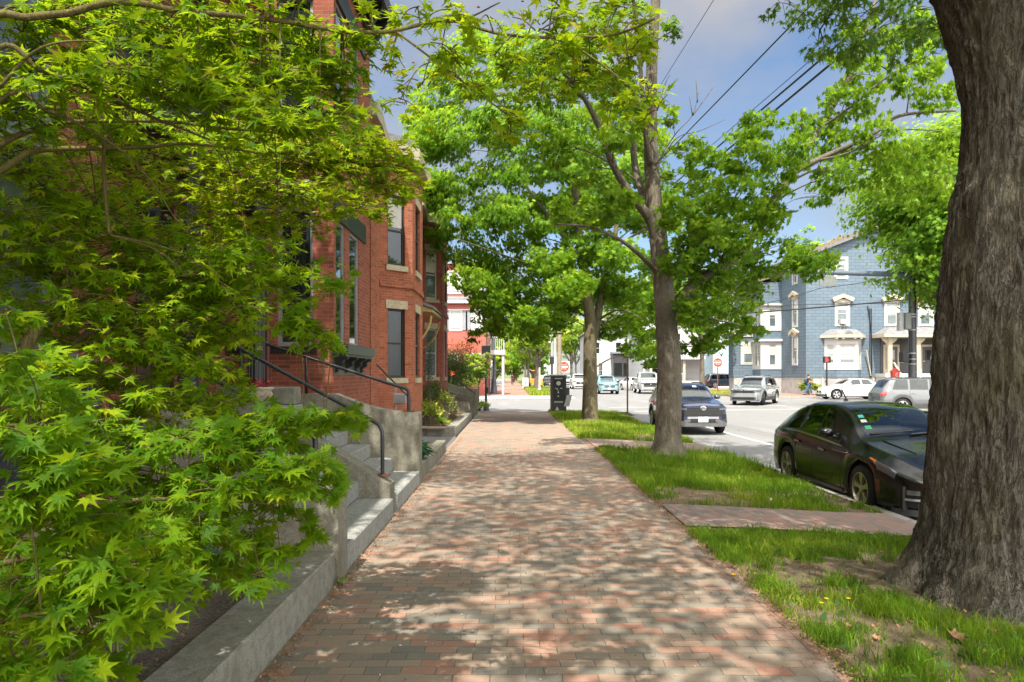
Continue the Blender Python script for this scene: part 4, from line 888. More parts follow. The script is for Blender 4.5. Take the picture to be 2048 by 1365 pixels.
def other_houses():
    T = thing('shingle_house', 'pale blue shingle house with a white corner board behind the sign', 'house', (29,92,0))
    w = MB(); O = (25.9,90,0); hs = [(1.2,2.0,5.4,7.0)]; wall(w, O, XP, YN, 8, 10.5, hs); w.quad((25.9,100,0),(25.9,90,0),(25.9,90,10.5),(25.9,100,10.5)); w.build('wall', 'shingle_pale_blue', T)
    for h in hs: window(T, O, XP, YN, h, 'paint_white', 'glass_window', .07, .04, .5, casing=True)
    m = MB(); m.box(25.8,26.15,89.94,90.1,0,10.5); m.box(28.1,28.3,89.95,90.01,0,4); m.box(25.9,34,89.93,89.995,.6,1.5); m.build('trim_board', 'paint_white', T)
    m = MB(); m.prism([(25.4,10.3),(34.2,10.3),(30,14)], 1, 89.6, 100); m.build('roof', 'roof_slate', T)
    def white(label, x0, x1, y, H, wins, mat='clapboard_white', roof=3.0, porch=False):
        T = thing('clapboard_house', label, 'house', ((x0+x1)/2,y+4,0)); w = MB(); O = (x0,y,0)
        wall(w, O, XP, YN, x1-x0, H, wins); w.quad((x0,y+10,0),(x0,y,0),(x0,y,H),(x0,y+10,H)); w.quad((x1,y,0),(x1,y+10,0),(x1,y+10,H),(x1,y,H)); w.build('wall', mat, T)
        for h in wins: window(T, O, XP, YN, h, 'paint_white', 'glass_window', .07, .04, .5, casing=True)
        r = MB(); r.prism([(x0-.5,H-.1),(x1+.5,H-.1),((x0+x1)/2,H+roof)], 1, y-.4, y+10.4); r.build('roof', 'roof_slate', T)
        if porch:
            p = MB(); p.box(x0+.3,x1-.3,y-2,y-.01,.2,1.0); po = p.build('porch_floor', 'paint_white', T)
            for k in range(4): c = MB(); xx = x0+.5+k*(x1-x0-1)/3; c.box(xx-.12,xx+.12,y-1.9,y-1.66,1.0,3.4); c.build('column', 'paint_cream', po)
            c = MB(); c.box(x0+.1,x1-.1,y-2.2,y-.01,3.4,3.75); c.build('porch_cornice', 'paint_white', po)
            c = MB(); c.box(x0+.4,x1-2.2,y-1.86,y-1.8,1.75,1.85)
            for k in range(int((x1-x0-2.6)/.22)): c.box(x0+.5+k*.22,x0+.55+k*.22,y-1.85,y-1.81,1.0,1.75)
            c.build('balustrade', 'paint_white', po)
            for k in range(4): c = MB(); c.box(x1-2.1,x1-.6,y-2-.3*(k+1),y-2-.3*k,.05,.85-.2*k); c.build('step', 'paint_white', po)
        return T
    white('white clapboard house with a columned porch behind the dark blue car', 15.0, 21.6, 80, 8.5, [(1,1.9,1.6,3.2),(2.6,3.5,1.6,3.2),(1,1.9,4.8,6.4),(3.4,4.3,4.8,6.4)], porch=True)
    T = white('white house with dark shop windows far down the street', 10.5, 18.6, 98, 7.5, [(.4,1.2,1.2,3.3),(1.6,2.2,1.2,3.3),(1,1.8,4.6,6.2),(4,4.8,4.6,6.2)])
    s = MB(); s.box(13.9,16.6,96.4,98-.01,.2,4.6); sb = s.build('shop_bay', 'door_grey', T)
    for a, b in ((14.05,15.15),(15.35,16.45)): g = MB(); g.box(a,b,96.36,96.4,1.6,3.3); g.build('pane', 'glass_window', sb)
    g = MB(); g.box(13.7,16.8,96.2,97.9,4.6,4.85); g.box(13.8,16.7,96.3,96.39,.9,1.3); g.build('cornice', 'paint_grey', sb)
    white('small white gabled house glimpsed behind the utility pole', 4.9, 9.5, 150, 6, [(1,2,1.5,3.2)])
    white('grey clapboard row house beyond the lamp post', -12, -3.0, 68, 8.5, [(1,1.9,1.6,3.2),(6,6.9,4.8,6.4)], 'clapboard_white')
    white('narrow white house deep along the walk', -11, -3.2, 96, 8, [(5,6,1.6,3.2),(5,6,4.8,6.4)], 'clapboard_white')
    T = thing('picket_fence', 'white fence with dark posts along the walk past the corner', 'fence', (-1.95,70,.1))
    for k in range(8):
        m = MB(); m.box(-2.03,-1.87,59.5+3*k,59.66+3*k,.1,2.3 if k % 3 else 2.9); m.lathe([(.12,0),(.12,.06),(.03,.16)], (-1.95,59.58+3*k,2.3 if k % 3 else 2.9), 8); m.build('post', 'paint_white' if k % 2 else 'metal_slate', T)
    m = MB()
    for z in (.5,1.3,): m.box(-1.99,-1.91,59.6,80.6,z,z+.1)
    for k in range(100): m.box(-1.985,-1.955,59.75+.21*k,59.85+.21*k,.2,1.6)
    m.build('rail_panel', 'paint_white', T)

# ------------------------------------------------------------------ street furniture
def street_furniture():
    D = 36.0; bx = gx(1825,D)
    T = thing('traffic_signal_pole', 'tall dark slate mast pole with a long arm over the junction', 'signal pole', (bx,D,-.1))
    m = MB(); m.lathe([(.34,0),(.34,.35),(.24,.45),(.205,.5),(.19,3.5),(.175,7.35),(.12,7.45),(.02,7.5)], (bx,D,-.1), 24); po = m.build('pole', 'metal_slate' if False else 'metal_black', T, smooth=True, angle=40)
    m = MB(); m.tube([(bx,D,6.82),(bx-4,D-.02,6.93),(bx-8,D-.05,7.03),(gx(1368,D),D-.08,7.10)], [.145,.13,.115,.10], 16); m.build('mast_arm', 'metal_slate', T, smooth=True, angle=60)
    for z in (2.45,2.75,3.95,4.62,4.75,2.2): m = MB(); m.lathe([(.21,0),(.215,.01),(.215,.05),(.21,.06)], (bx,D,z), 20); m.build('steel_band', 'metal_grey', T, smooth=True)
    m = MB(); m.box(gx(1797,D),gx(1806,D),D-.10,D+.18,3.95,4.88); m.build('signal_backplate', 'metal_grey', T)
    m = MB(); m.box(gx(1806.5,D),gx(1818,D),D-.22,D+.12,4.0,4.86,.03); sc = m.build('signal_head', 'sign_back', T)
    m = MB(); m.box(gx(1800,D),gx(1812,D),D-.28,D+.1,2.32,2.86,.03); m.box(gx(1811,D),gx(1817,D),D-.1,D,2.42,2.52); m.box(gx(1811,D),gx(1817,D),D-.1,D,2.68,2.76); m.build('walk_signal', 'plastic_black', T)
    m = MB(); m.box(gx(1831.5,D),gx(1834.5,D),D-.02,D+.3,5.2,6.6); m.build('yellow_backplate', 'petal_yellow', T)
    m = MB(); a = gx(1653,D); m.box(gx(1637,D),gx(1670,D),D-.16,D-.1,6.22,6.72,.01); sg = m.build('street_sign_panel', 'sign_back', T)
    m = MB(); m.box(a-.05,a+.05,D-.1,D-.06,6.2,7.15); m.tube([(a-.12,D-.16,6.97),(a-.12,D+.1,6.97)], .02, 6); m.build('sign_bracket', 'metal_grey', sg)
    for px in (1378,1388): m = MB(); m.lathe([(.125,-.03),(.13,0),(.125,.03)], (gx(px,D),D-.08,7.09), 14, 'x'); m.build('steel_band', 'metal_grey', T)
    # pedestrian signal with the red hand
    D = 51.3; x = gx(1653.5,D); T = thing('pedestrian_signal', 'black pedestrian signal post showing a red hand before the blue house', 'signal', (x,D,.12), 0, 'pedestrian signals at the junction')
    m = MB(); m.lathe([(.2,0),(.17,.38),(.07,.4),(.055,2.6)], (x,D,.12), 14); m.build('post', 'metal_black', T, smooth=True, angle=40)
    m = MB(); m.box(x-.24,x+.24,D-.14,D+.12,2.55,3.02,.03); hd = m.build('signal_head', 'plastic_black', T)
    m = MB(); m.box(x-.16,x+.02,D-.15,D-.142,2.62,2.82)
    for k in range(4): m.box(x-.16+.045*k,x-.125+.045*k,D-.15,D-.142,2.82,2.93+.03*(k in (1,2)))
    m.prism([(x+.03,2.68),(x+.08,2.80),(x+.06,2.83),(x+.02,2.76)], 1, D-.15, D-.142); m.build('hand_symbol', 'hand_signal', hd)
    m = MB(); m.ball((x-.09,D-.05,1.2), .06, 8); m.build('push_button', 'plastic_black', T)
    D = 35.0; x = gx(972,D); T = thing('pedestrian_signal', 'dark pedestrian signal post on the walk corner by the small curved walls', 'signal', (x,D,-.12), 0, 'pedestrian signals at the junction')
    m = MB(); m.lathe([(.155,0),(.14,.36),(.065,.38),(.055,3.0)], (x,D,-.1), 14); m.build('post', 'metal_black', T, smooth=True, angle=40)
    m = MB(); m.box(x-.22,x+.22,D-.1,D+.14,2.72,3.15,.03); m.build('signal_head', 'plastic_black', T)
    m = MB(); m.box(x+.04,x+.13,D-.08,D+.02,.75,1.05,.02); m.build('push_button', 'metal_black', T)
    # fire alarm box
    D = 44.2; x = gx(1790,D); T = thing('fire_alarm_box', 'small red fire alarm box on a grey pedestal', 'alarm box', (x,D,0))
    m = MB(); m.lathe([(.2,0),(.17,.1),(.12,.2),(.12,1.4),(.16,1.46)], (x,D,0), 12); m.build('pedestal', 'metal_grey', T, smooth=True, angle=40)
    m = MB(); m.prism([(x-.21,1.47),(x+.21,1.47),(x+.23,1.86),(x,2.04),(x-.23,1.86)], 1, D-.14, D+.14); m.prism([(x-.27,1.84),(x,2.05),(x+.27,1.84),(x+.27,1.88),(x,2.1),(x-.27,1.88)], 1, D-.17, D+.17); bx_ = m.build('alarm_case', 'paint_red', T)
    m = MB()
    for a in ((-.04,.1,1.76,1.80),(-.04,0,1.56,1.80),(-.04,.1,1.56,1.60),(.06,.1,1.67,1.70)): m.box(x+a[0],x+a[1],D-.15,D-.141,a[2],a[3])
    m.build('white_mark', 'sign_white', bx_)
    f = MB(); f.prism([(19.8,35.2),(30,35),(30,46),(24.2,45),(22,41)], 2, -.3, .02); tag(f.build('traffic_island', 'concrete'), kind='structure')
    # do not enter signs
    def dne(label, px, D, py, size, base, pr='metal_rust'):
        x = gx(px,D); z = gz(py,D); T = thing('no_entry_sign', label, 'sign', (x,D,base), 0, 'no entry signs')
        m = MB(); m.box(x-.035,x+.035,D,D+.05,base,z+size*.5); m.build('post', pr, T)
        m = MB(); m.box(x-size/2,x+size/2,D-.03,D-.01,z-size/2,z+size/2,.004); m.build('sign_plate', 'sign_white', T)
        m = MB(); m.lathe([(0,0),(size*.455,0),(size*.455,.006),(0,.006)], (x,D-.03,z), 36, 'y'); dk = m.build('red_disc', 'sign_red', T)
        m = MB(); m.box(x-size*.36,x+size*.36,D-.041,D-.0365,z-size*.07,z+size*.07); m.build('white_bar', 'sign_white', dk)
        text_part('lettering', 'DO NOT', size*.15, (x,D-.0375,z+size*.2), (math.pi/2,0,0), 'sign_white', dk, .002).location = -Vector((x,D,base))
        text_part('lettering', 'ENTER', size*.15, (x,D-.0375,z-size*.2), (math.pi/2,0,0), 'sign_white', dk, .002).location = -Vector((x,D,base))
    dne('white and red do not enter sign on a rusty post in the grass island', 1435.5, 57, 725.5, .78, .2)
    dne('white and red do not enter sign half behind the wooden utility pole', 1128, 60, 734, .95, .1, 'metal_grey')
    D = 88; x = gx(1133,D)
    # sign post by the second street maple
    D = 29.3; x = gx(1255,D); T = thing('sign_post', 'thin rusty sign post in the verge behind the parked dark blue car', 'post', (x,D,-.1))
    m = MB(); m.box(x-.03,x+.03,D-.02,D+.03,-.15,3.0); m.build('post', 'metal_rust', T); m = MB(); m.box(x-.15,x+.15,D+.03,D+.04,2.55,3.0); m.build('sign_plate', 'sign_back', T)
    # painted signal cabinet
    D = 31.3; x0, x1 = gx(1100.5,D), gx(1135,D); T = thing('signal_cabinet', 'black street cabinet painted with white symbols at the end of the verge', 'cabinet', ((x0+x1)/2,D,0))
    m = MB(); m.box(x0+.02,x1-.05,D,D+.55,0,1.62,.01); m.build('case', 'metal_black', T); m = MB(); m.box(x0-.02,x1-.0,D-.05,D+.6,1.62,1.70,.02); m.build('lid', 'metal_grey', T)
    m = MB(); m.box(x0+.14,x1-.11,D-.012,D-.001,.42,1.52); m.build('door_panel', 'plastic_black', T)
    c = x0+.37; m = MB(); m.lathe([(0,0),(.095,0),(.095,.008),(0,.008)], (c,D-.012,1.3), 24, 'y'); m.box(c-.17,c+.17,D-.02,D-.012,1.49,1.525)
    m.box(c-.16,c-.05,D-.02,D-.012,1.06,1.085); m.box(c+.07,c+.17,D-.02,D-.012,1.06,1.085); m.box(c-.08,c-.02,D-.02,D-.012,1.0,1.03)
    m.prism([(c-.05,.86),(c+.03,.86),(c-.01,.98)], 1, D-.02, D-.012); m.lathe([(0,0),(.035,0),(.035,.008),(0,.008)], (c-.01,D-.012,.72), 12, 'y'); m.prism([(c-.14,.10),(c+.02,.10),(c-.06,.26)], 1, D-.02, D-.001); m.build('painted_symbol', 'chalk_white', T)
    m = MB(); m.lathe([(0,0),(.16,0),(.2,.1),(0,.1)], (c+.02,D-.0135,.55), 20, 'y') if False else m.box(c-.2,c+.2,D-.016,D-.012,.43,.5); m.build('painted_base', 'metal_grey', T)
    m = MB(); m.box(x1-.045,x1+.1,D+.1,D+.4,.7,1.1); m.build('meter_box', 'metal_black', T)
    m = MB(); m.prism([(x1-.18,.27),(x1+.06,.27),(x1+.20,.78),(x1-.03,.78)], 1, D-.16, D-.1); lp = m.build('leaning_panel', 'metal_grey', T)
    # lamp post on the far corner
    D = 58.0; x = gx(988,D); T = thing('street_lamp', 'tall slate blue lamp post with a flared fluted base at the far corner', 'lamp post', (x,D,.12))
    m = MB(); m.lathe([(.33,0),(.33,.1),(.27,.18),(.24,.45),(.2,.85),(.19,1.0),(.21,1.05),(.155,1.12),(.12,3.5),(.10,8.6),(.06,8.7)], (x,D,.12), 24); m.build('post', 'metal_slate', T, smooth=True, angle=50)
    m = MB(); m.tube([(x,D,8.4),(x+.3,D,8.9),(x+1.2,D,9.1),(x+1.7,D,9.0)], .05, 8); ar = m.build('arm', 'metal_slate', T); m = MB(); m.ball((x+1.8,D,8.95), .3, 12, (1.2,.7,.4)); m.build('lamp_head', 'metal_slate', ar, smooth=True)
    # white bollard post, sandwich board, poles
    D = 64.0; x = gx(1079,D); T = thing('signal_post', 'short white post with a black signal cap on the far verge', 'post', (x,D,.1))
    m = MB(); m.lathe([(.3,0),(.16,.25),(.085,.4),(.085,2.35)], (x,D,.1), 14); m.build('post', 'paint_white', T, smooth=True, angle=40); m = MB(); m.box(x-.13,x+.13,D-.13,D+.13,2.4,3.0,.03); m.build('signal_head', 'plastic_black', T)
    D = 82.0; x = gx(1051,D); T = thing('sandwich_board', 'grey framed sandwich board with a pale poster standing on the far walk', 'sign', (x,D,.12), 0)
    for s in (-1,1):
        m = MB(); a, b = (D-.35*1, D-.03) if s < 0 else (D+.35, D+.03); m.add([(x-.36,a,.13),(x+.36,a,.13),(x+.36,b,1.35),(x-.36,b,1.35),(x-.36,a+.03,.13),(x+.36,a+.03,.13),(x+.36,b+.03,1.35),(x-.36,b+.03,1.35)], [(0,1,2,3),(7,6,5,4),(0,4,5,1),(1,5,6,2),(2,6,7,3),(3,7,4,0)]); bd = m.build('board', 'metal_grey', T)
        if s < 0:
            m = MB(); m.add([(x-.26,D-.275,.38),(x+.26,D-.275,.38),(x+.26,D-.08,1.2),(x-.26,D-.08,1.2)], [(0,1,2,3)]); m.build('poster', 'sign_white', bd)
            m = MB(); m.add([(x,D-.262,.5),(x+.1,D-.21,.75),(x,D-.14,1.05),(x-.1,D-.21,.75)], [(0,1,2,3)]); m.build('poster_motif', 'sticker_teal', bd)
    D = 52.5; x = gx(1119,D); T = thing('utility_pole', 'weathered wooden utility pole carrying wires at the far corner', 'pole', (x,D,0))
    m = MB(); m.tube([(x,D,-.1),(x,D,5),(x,D,10.4)], [.17,.155,.13], 16); m.build('pole', 'wood_pole', T, smooth=True, angle=50)
    m = MB(); m.box(x-1.1,x+1.1,D-.15,D-.03,9.5,9.66); cr = m.build('crossarm', 'wood_pole', T)
    for k in (-1,-.5,.5,1): q = MB(); q.lathe([(.04,0),(.07,.05),(.04,.1),(.07,.14),(.02,.2)], (x+k,D-.09,9.66), 10); q.build('insulator', 'metal_grey', cr)
    m = MB(); m.lathe([(.2,0),(.22,.05),(.22,.75),(.1,.85)], (x-.42,D,8.1), 14); m.build('transformer', 'metal_grey', T, smooth=True, angle=40)
    for k, dx in enumerate((-.28,-.4)): q = MB(); q.tube([(x+dx,D-.05,0),(x+dx,D-.05,5.6-k*1.1)], .035, 6); q.build('conduit', 'paint_white', T)
    D = 50.0; x = gx(1104,D); T = thing('signal_pole', 'bright steel pole with a black box beside the wooden utility pole', 'pole', (x,D,0))
    m = MB(); m.tube([(x,D,0),(x,D,5.4)], .085, 12); m.build('pole', 'metal_grey', T, smooth=True, angle=50); m = MB(); m.box(x-.16,x+.14,D-.2,D+.15,2.45,2.98,.03); m.build('signal_head', 'plastic_black', T)
    m = MB(); m.tube([(x-.02,D-.12,0),(x-.02,D-.12,2.5)], .07, 8); m.build('conduit', 'metal_black', T); m = MB(); m.box(x-.36,x-.1,D-.1,D+.1,3.95,4.6,.02); m.build('control_box', 'paint_white', T)
    # overhead wires
    def wire(label, pts, r, sag):
        P = [Vector(p) for p in pts]; m = MB()
        for a, b in zip(P[:-1], P[1:]):
            n = 18; m.tube([a.lerp(b, i/n)-Vector((0,0,sag*4*(i/n)*(1-i/n))) for i in range(n+1)], r, 6)
        tag(m.build('overhead_wire', 'wire_black', smooth=True, uv=False), label, 'wire', 'overhead wires of the street')
    xp = gx(1119,52.5)
    def run(pxtop, D0, r, dx, zz, label, n=1, sag=.12):
        a = at(pxtop, -6, D0); e = Vector((xp+dx, 52.4, zz)); d = (a-e); a2 = a+d*.35; wire(label, [a2, e], r, sag)
    run(1425, 13, .006, -1.0, 9.86, 'single thin wire crossing the open sky nearest the street maple')
    run(1622, 13, .017, -.5, 9.86, 'thicker lone black wire slanting across the middle of the open sky', sag=.2)
    run(1757, 14, .010, .3, 9.5, 'slim wire just above the heavy bundle of cables')
    run(1778, 14, .028, .5, 9.3, 'heavy twin cable, upper one of the bundle')
    run(1812, 14, .032, 1.0, 9.1, 'heavy twin cable, lower one of the bundle')
    wire('wire sagging across the upper part of the blue house front', [at(1395,628,44), at(1640,577,46), at(1960,512,46)], .022, .25)
    wire('thick cable crossing the blue house at second floor window height', [at(1395,634,45), at(1900,592,46)], .045, .05)
    wire('thin wire just below the thick cable on the blue house', [at(1395,610,46), at(1650,609,46), at(1900,602,47)], .018, .05)
# ------------------------------------------------------------------ vehicles
def interp(kn, x):
    xs = [k[0] for k in kn]; ys = [k[1] for k in kn]
    if x <= xs[0]: return ys[0]
    if x >= xs[-1]: return ys[-1]
    i = max(j for j in range(len(xs)-1) if xs[j] <= x); h = xs[i+1]-xs[i]; t = (x-xs[i])/h
    def slope(j):
        if j == 0: return (ys[1]-ys[0])/(xs[1]-xs[0])
        if j == len(xs)-1: return (ys[-1]-ys[-2])/(xs[-1]-xs[-2])
        a, b = (ys[j]-ys[j-1])/(xs[j]-xs[j-1]), (ys[j+1]-ys[j])/(xs[j+1]-xs[j])
        return 0 if a*b <= 0 else 2*a*b/(a+b)
    m0, m1 = slope(i), slope(i+1)
    return (2*t**3-3*t*t+1)*ys[i]+(t**3-2*t*t+t)*h*m0+(-2*t**3+3*t*t)*ys[i+1]+(t**3-t*t)*h*m1

class Car:
    """a body lofted along its length (x forward from the rear bumper, y to its own left, z up) with real arches, glass, lights and wheels"""
    def __init__(s, L, W, top, shoulder, halfw, roofw, axles, wr, sill=.22, cut=None):
        s.holes = []; s.L, s.W, s.top, s.sh, s.hw, s.rw, s.ax, s.wr, s.sill = L, W, top, shoulder, halfw, roofw, axles, wr, sill
    def section(s, x):
        H = interp(s.top, x); zs = min(interp(s.sh, x), H-.03); w = interp(s.hw, x)*s.W/2; wr = min(interp(s.rw, x)*s.W/2, w-.04); zb = s.sill
        for a in s.ax:
            d = abs(x-a); ra = s.wr+.065
            if d < ra: zb = max(zb, s.wr+math.sqrt(ra*ra-d*d)*1.0)
        zb = min(zb, zs-.1); g = H-zs
        c = [(w-.035, zb),(w-.008, zb+(zs-zb)*.22),(w, zb+(zs-zb)*.5),(w-.012, zb+(zs-zb)*.8),(w-.045, zs),
             (w-.06+(wr-w+.06)*.34, zs+g*.36),(w-.06+(wr-w+.06)*.68, zs+g*.66),(wr, zs+g*.89),(wr-.09, H-.012),(wr*.5, H+.004),(0, H+.014)]
        return c
    def point(s, x, v):
        """v 0..10 up one side, 10..20 down the other"""
        side = 1
        if v > 10: v = 20-v; side = -1
        c = s.section(x); i = min(int(v), 9); t = v-i
        p0, p1, p2, p3 = c[max(i-1,0)], c[i], c[i+1], c[min(i+2,10)] if i+2 <= 10 else (-c[9][0], c[9][1])
        q = [.5*((2*p1[k])+(p2[k]-p0[k])*t+(2*p0[k]-5*p1[k]+4*p2[k]-p3[k])*t*t+(3*p1[k]-p0[k]-3*p2[k]+p3[k])*t**3) for k in (0,1)]
        return Vector((x, side*q[0], q[1]))
    def normal(s, x, v):
        e = .02; a = s.point(min(s.L-.001,x+e), v)-s.point(max(.001,x-e), v); b = s.point(x, min(20,v+.05))-s.point(x, max(0,v-.05))
        n = b.cross(a); n = n.normalized() if n.length > 1e-9 else Vector((0,0,1))
        p = s.point(x, v); c = Vector((p.x, 0, .55)); 
        return n if n.dot(p-c) > 0 else -n
    def patch(s, x0, x1, v0, v1, off=.004, nx=10, nv=6):
        """part of the skin, lifted off it; x0, x1 may be functions of v"""
        m = MB(); fx = lambda f, v: f(v) if callable(f) else f
        def P(a, b):
            v = v0+(v1-v0)*b; xa, xb = fx(x0, v), fx(x1, v); x = xa+(xb-xa)*a
            return s.point(x, v)+s.normal(x, v)*off
        m.grid(nx, nv, P); f = m.f[len(m.f)//2]; a, b, c_ = (Vector(m.v[i]) for i in f[:3]); vm = (v0+v1)/2
        if (b-a).cross(c_-b).dot(s.normal((fx(x0,vm)+fx(x1,vm))/2, vm)) < 0: m.f = [q[::-1] for q in m.f]
        return m
    def mirror(s, x0, x1, v0, v1, **k):
        """the same patch on the other flank"""
        return s.patch(lambda v: x0(20-v) if callable(x0) else x0, lambda v: x1(20-v) if callable(x1) else x1, 20-v0, 20-v1, **k)
    def body(s, T, mat, under='plastic_black'):
        xs = {0.0, s.L}
        for i in range(61): xs.add(s.L*i/60)
        for a in s.ax:
            for i in range(-16,17): xs.add(min(s.L, max(0, a+(s.wr+.065)*math.sin(i/16*math.pi/2))))
        for d in (.02,.05,.09,.14,.2): xs.add(d); xs.add(s.L-d)
        xs = sorted(xs); vs = [i*.25 for i in range(81)]; nv = len(vs); m = MB(); pts = [s.point(x, v) for x in xs for v in vs]
        cut = lambda x, v: any(h(x, v) or h(x, 20-v) for h in s.holes)
        inside = [cut(x, v) for x in xs for v in vs]
        fs = [(i*nv+j, (i+1)*nv+j, (i+1)*nv+j+1, i*nv+j+1) for i in range(len(xs)-1) for j in range(nv-1) if not (inside[i*nv+j] and inside[(i+1)*nv+j] and inside[(i+1)*nv+j+1] and inside[i*nv+j+1])]
        m.add(pts, fs)
        for i, fl in ((0, False), (len(xs)-1, True)):
            r = [pts[i*nv+j] for j in range(nv)]; m.add(r, [tuple(range(nv))[::(-1 if not fl else 1)]])
        b = m.build('body', mat, T, smooth=True, uv=False, angle=48, local=True)
        u = MB(); u.box(.12, s.L-.12, -s.W/2+.16, s.W/2-.16, s.sill-.02, s.sill+.3)
        for a in s.ax: u.box(a-s.wr-.03, a+s.wr+.03, -s.W/2+.24, s.W/2-.24, s.sill, s.wr*2+.06)
        u.build('underbody', under, T, uv=False, local=True)
        if s.holes:
            q = MB(); zs = interp(s.sh, s.L*.5); fl = s.sill+.28; rx = s.ax[0]+.35; fx = s.L*.50; w2 = s.W/2-.2
            for x in (rx+.05, fx):
                for y in ((-.36,.36) if x == fx else (-.4,0,.4)):
                    q.box(x-.02,x+.5,y-.24,y+.24,fl,fl+.2,.05); q.prism([(x-.12,fl+.1),(x+.1,fl+.1),(x-.06,zs+.12),(x-.2,zs+.12)], 1, y-.23, y+.23); q.box(x-.2,x-.08,y-.12,y+.12,zs+.14,zs+.32,.03)
            dx = s.L*.685; q.prism([(dx-.25,fl),(dx+.3,fl),(dx+.45,zs-.06),(dx-.1,zs+.0),(dx-.25,zs-.08)], 1, -w2, w2)
            q.tube([(dx-.34, .37+.18*math.cos(a*math.pi/8), zs-.03+.17*math.sin(a*math.pi/8)) for a in range(17)], .016, 6, cap=False); q.tube([(dx-.34,.37,zs-.03),(dx-.1,.37,zs-.1)], .03, 6)
            q.build('interior', 'plastic_grey', T, uv=False, local=True)
        return b
    def xfront(s, y, end=1):
        y = abs(y); lo, hi = (s.L*.6, s.L) if end > 0 else (s.L*.4, 0)
        for _ in range(30):
            mid = (lo+hi)/2
            if interp(s.hw, mid)*s.W/2 > y: lo = mid
            else: hi = mid
        return lo
    def face(s, y0, y1, zlo, zhi, end=1, off=.006, ny=12, thick=0, nz=1):
        """a panel on the nose (end=1) or tail (end=-1), wrapped round the plan curve; zlo, zhi may be functions of y"""
        f = lambda g, y: g(y) if callable(g) else g; m = MB()
        def P(a, b):
            y = y0+(y1-y0)*a; z = f(zlo,y)+(f(zhi,y)-f(zlo,y))*b; return (s.xfront(y, end)+end*off, y, z)
        m.grid(ny, nz, P)
        if thick:
            n = ny+1; front = list(m.v); back = [(p[0]-end*thick, p[1], p[2]) for p in front]; o = len(m.v); m.v += back; k = len(front)
            ring = [i for i in range(n)]+[j*n+n-1 for j in range(1,nz+1)]+[nz*n+i for i in range(n-2,-1,-1)]+[j*n for j in range(nz-1,0,-1)]
            for i in range(len(ring)): a, b = ring[i], ring[(i+1)%len(ring)]; m.f.append([a,o+a,o+b,b]); m.mi.append(0)
        return m
    def wheels(s, T, rim='alloy', spokes=5, rr=None, steer=0, style='star'):
        rr = rr or s.wr*.70
        for a in s.ax:
            for side in (1, -1):
                y = side*(s.W/2-.125); st = steer if a == max(s.ax) else 0
                w = bpy.data.objects.new('wheel', None); COL.objects.link(w); w.parent = T; w.location = (a, y, s.wr); w.rotation_euler = (0,0,st+(0 if side > 0 else math.pi))
                m = MB(); R_ = s.wr; hw = .11; prof = [(rr*.98,-hw),(R_*.9,-hw),(R_*.975,-hw*.86),(R_,-hw*.6),(R_,hw*.6),(R_*.975,hw*.86),(R_*.9,hw),(rr*1.0,hw),(rr*.98,hw*.7)]
                m.lathe([(r, -h) for r, h in prof], (0,0,0), 40, 'y', cap=False)
                for k in range(3): m.lathe([(R_+.002,-.05+.05*k-.004),(R_-.006,-.05+.05*k),(R_+.002,-.05+.05*k+.004)], (0,0,0), 40, 'y', cap=False)
                m.build('tyre', 'rubber', w, smooth=True, uv=False, angle=40, local=True)
                m = MB(); m.lathe([(rr*.99,-.075),(rr*.99,-.11),(rr*.93,-.112),(rr*.9,-.04),(rr*.88,.05)], (0,0,0), 40, 'y', cap=False)
                m.lathe([(rr*.24,-.06),(rr*.22,-.098),(.0,-.104)], (0,0,0), 20, 'y', cap=False)
                for k in range(spokes):
                    A = 2*math.pi*k/spokes+.3
                    def q(r, da, h): return (r*math.cos(A+da), h, r*math.sin(A+da))
                    wd = 1.0 if style == 'star' else .62
                    a0, a1, a2 = .36*wd, .24*wd, .27*wd
                    vs = [q(rr*.15,-a0*1.3,.085),q(rr*.15,a0*1.3,.085),q(rr*.6,a1,.10),q(rr*.95,a2,.092),q(rr*.95,-a2,.092),q(rr*.6,-a1,.10),
                          q(rr*.15,-a0*1.3,.05),q(rr*.15,a0*1.3,.05),q(rr*.6,a1*1.2,.055),q(rr*.95,a2*1.1,.05),q(rr*.95,-a2*1.1,.05),q(rr*.6,-a1*1.2,.055)]
                    m.add(vs, [(0,1,2,5),(5,2,3,4),(1,7,8,2),(2,8,9,3),(6,0,5,11),(11,5,4,10)])
                m.build('rim', rim, w, smooth=True, uv=False, angle=30, local=True)
                m = MB(); m.lathe([(rr*.55,.02),(rr*.55,.03),(.0,.03)], (0,0,0), 24, 'y'); m.lathe([(rr*.9,-.0),(rr*.9,.002),(.0,.002)], (0,0,0), 24, 'y'); m.build('brake', 'plastic_black', w, uv=False, local=True)

def put(m, name, mat, T, smooth=True, angle=40): return m.build(name, mat, T, smooth=smooth, uv=False, angle=angle, local=True)

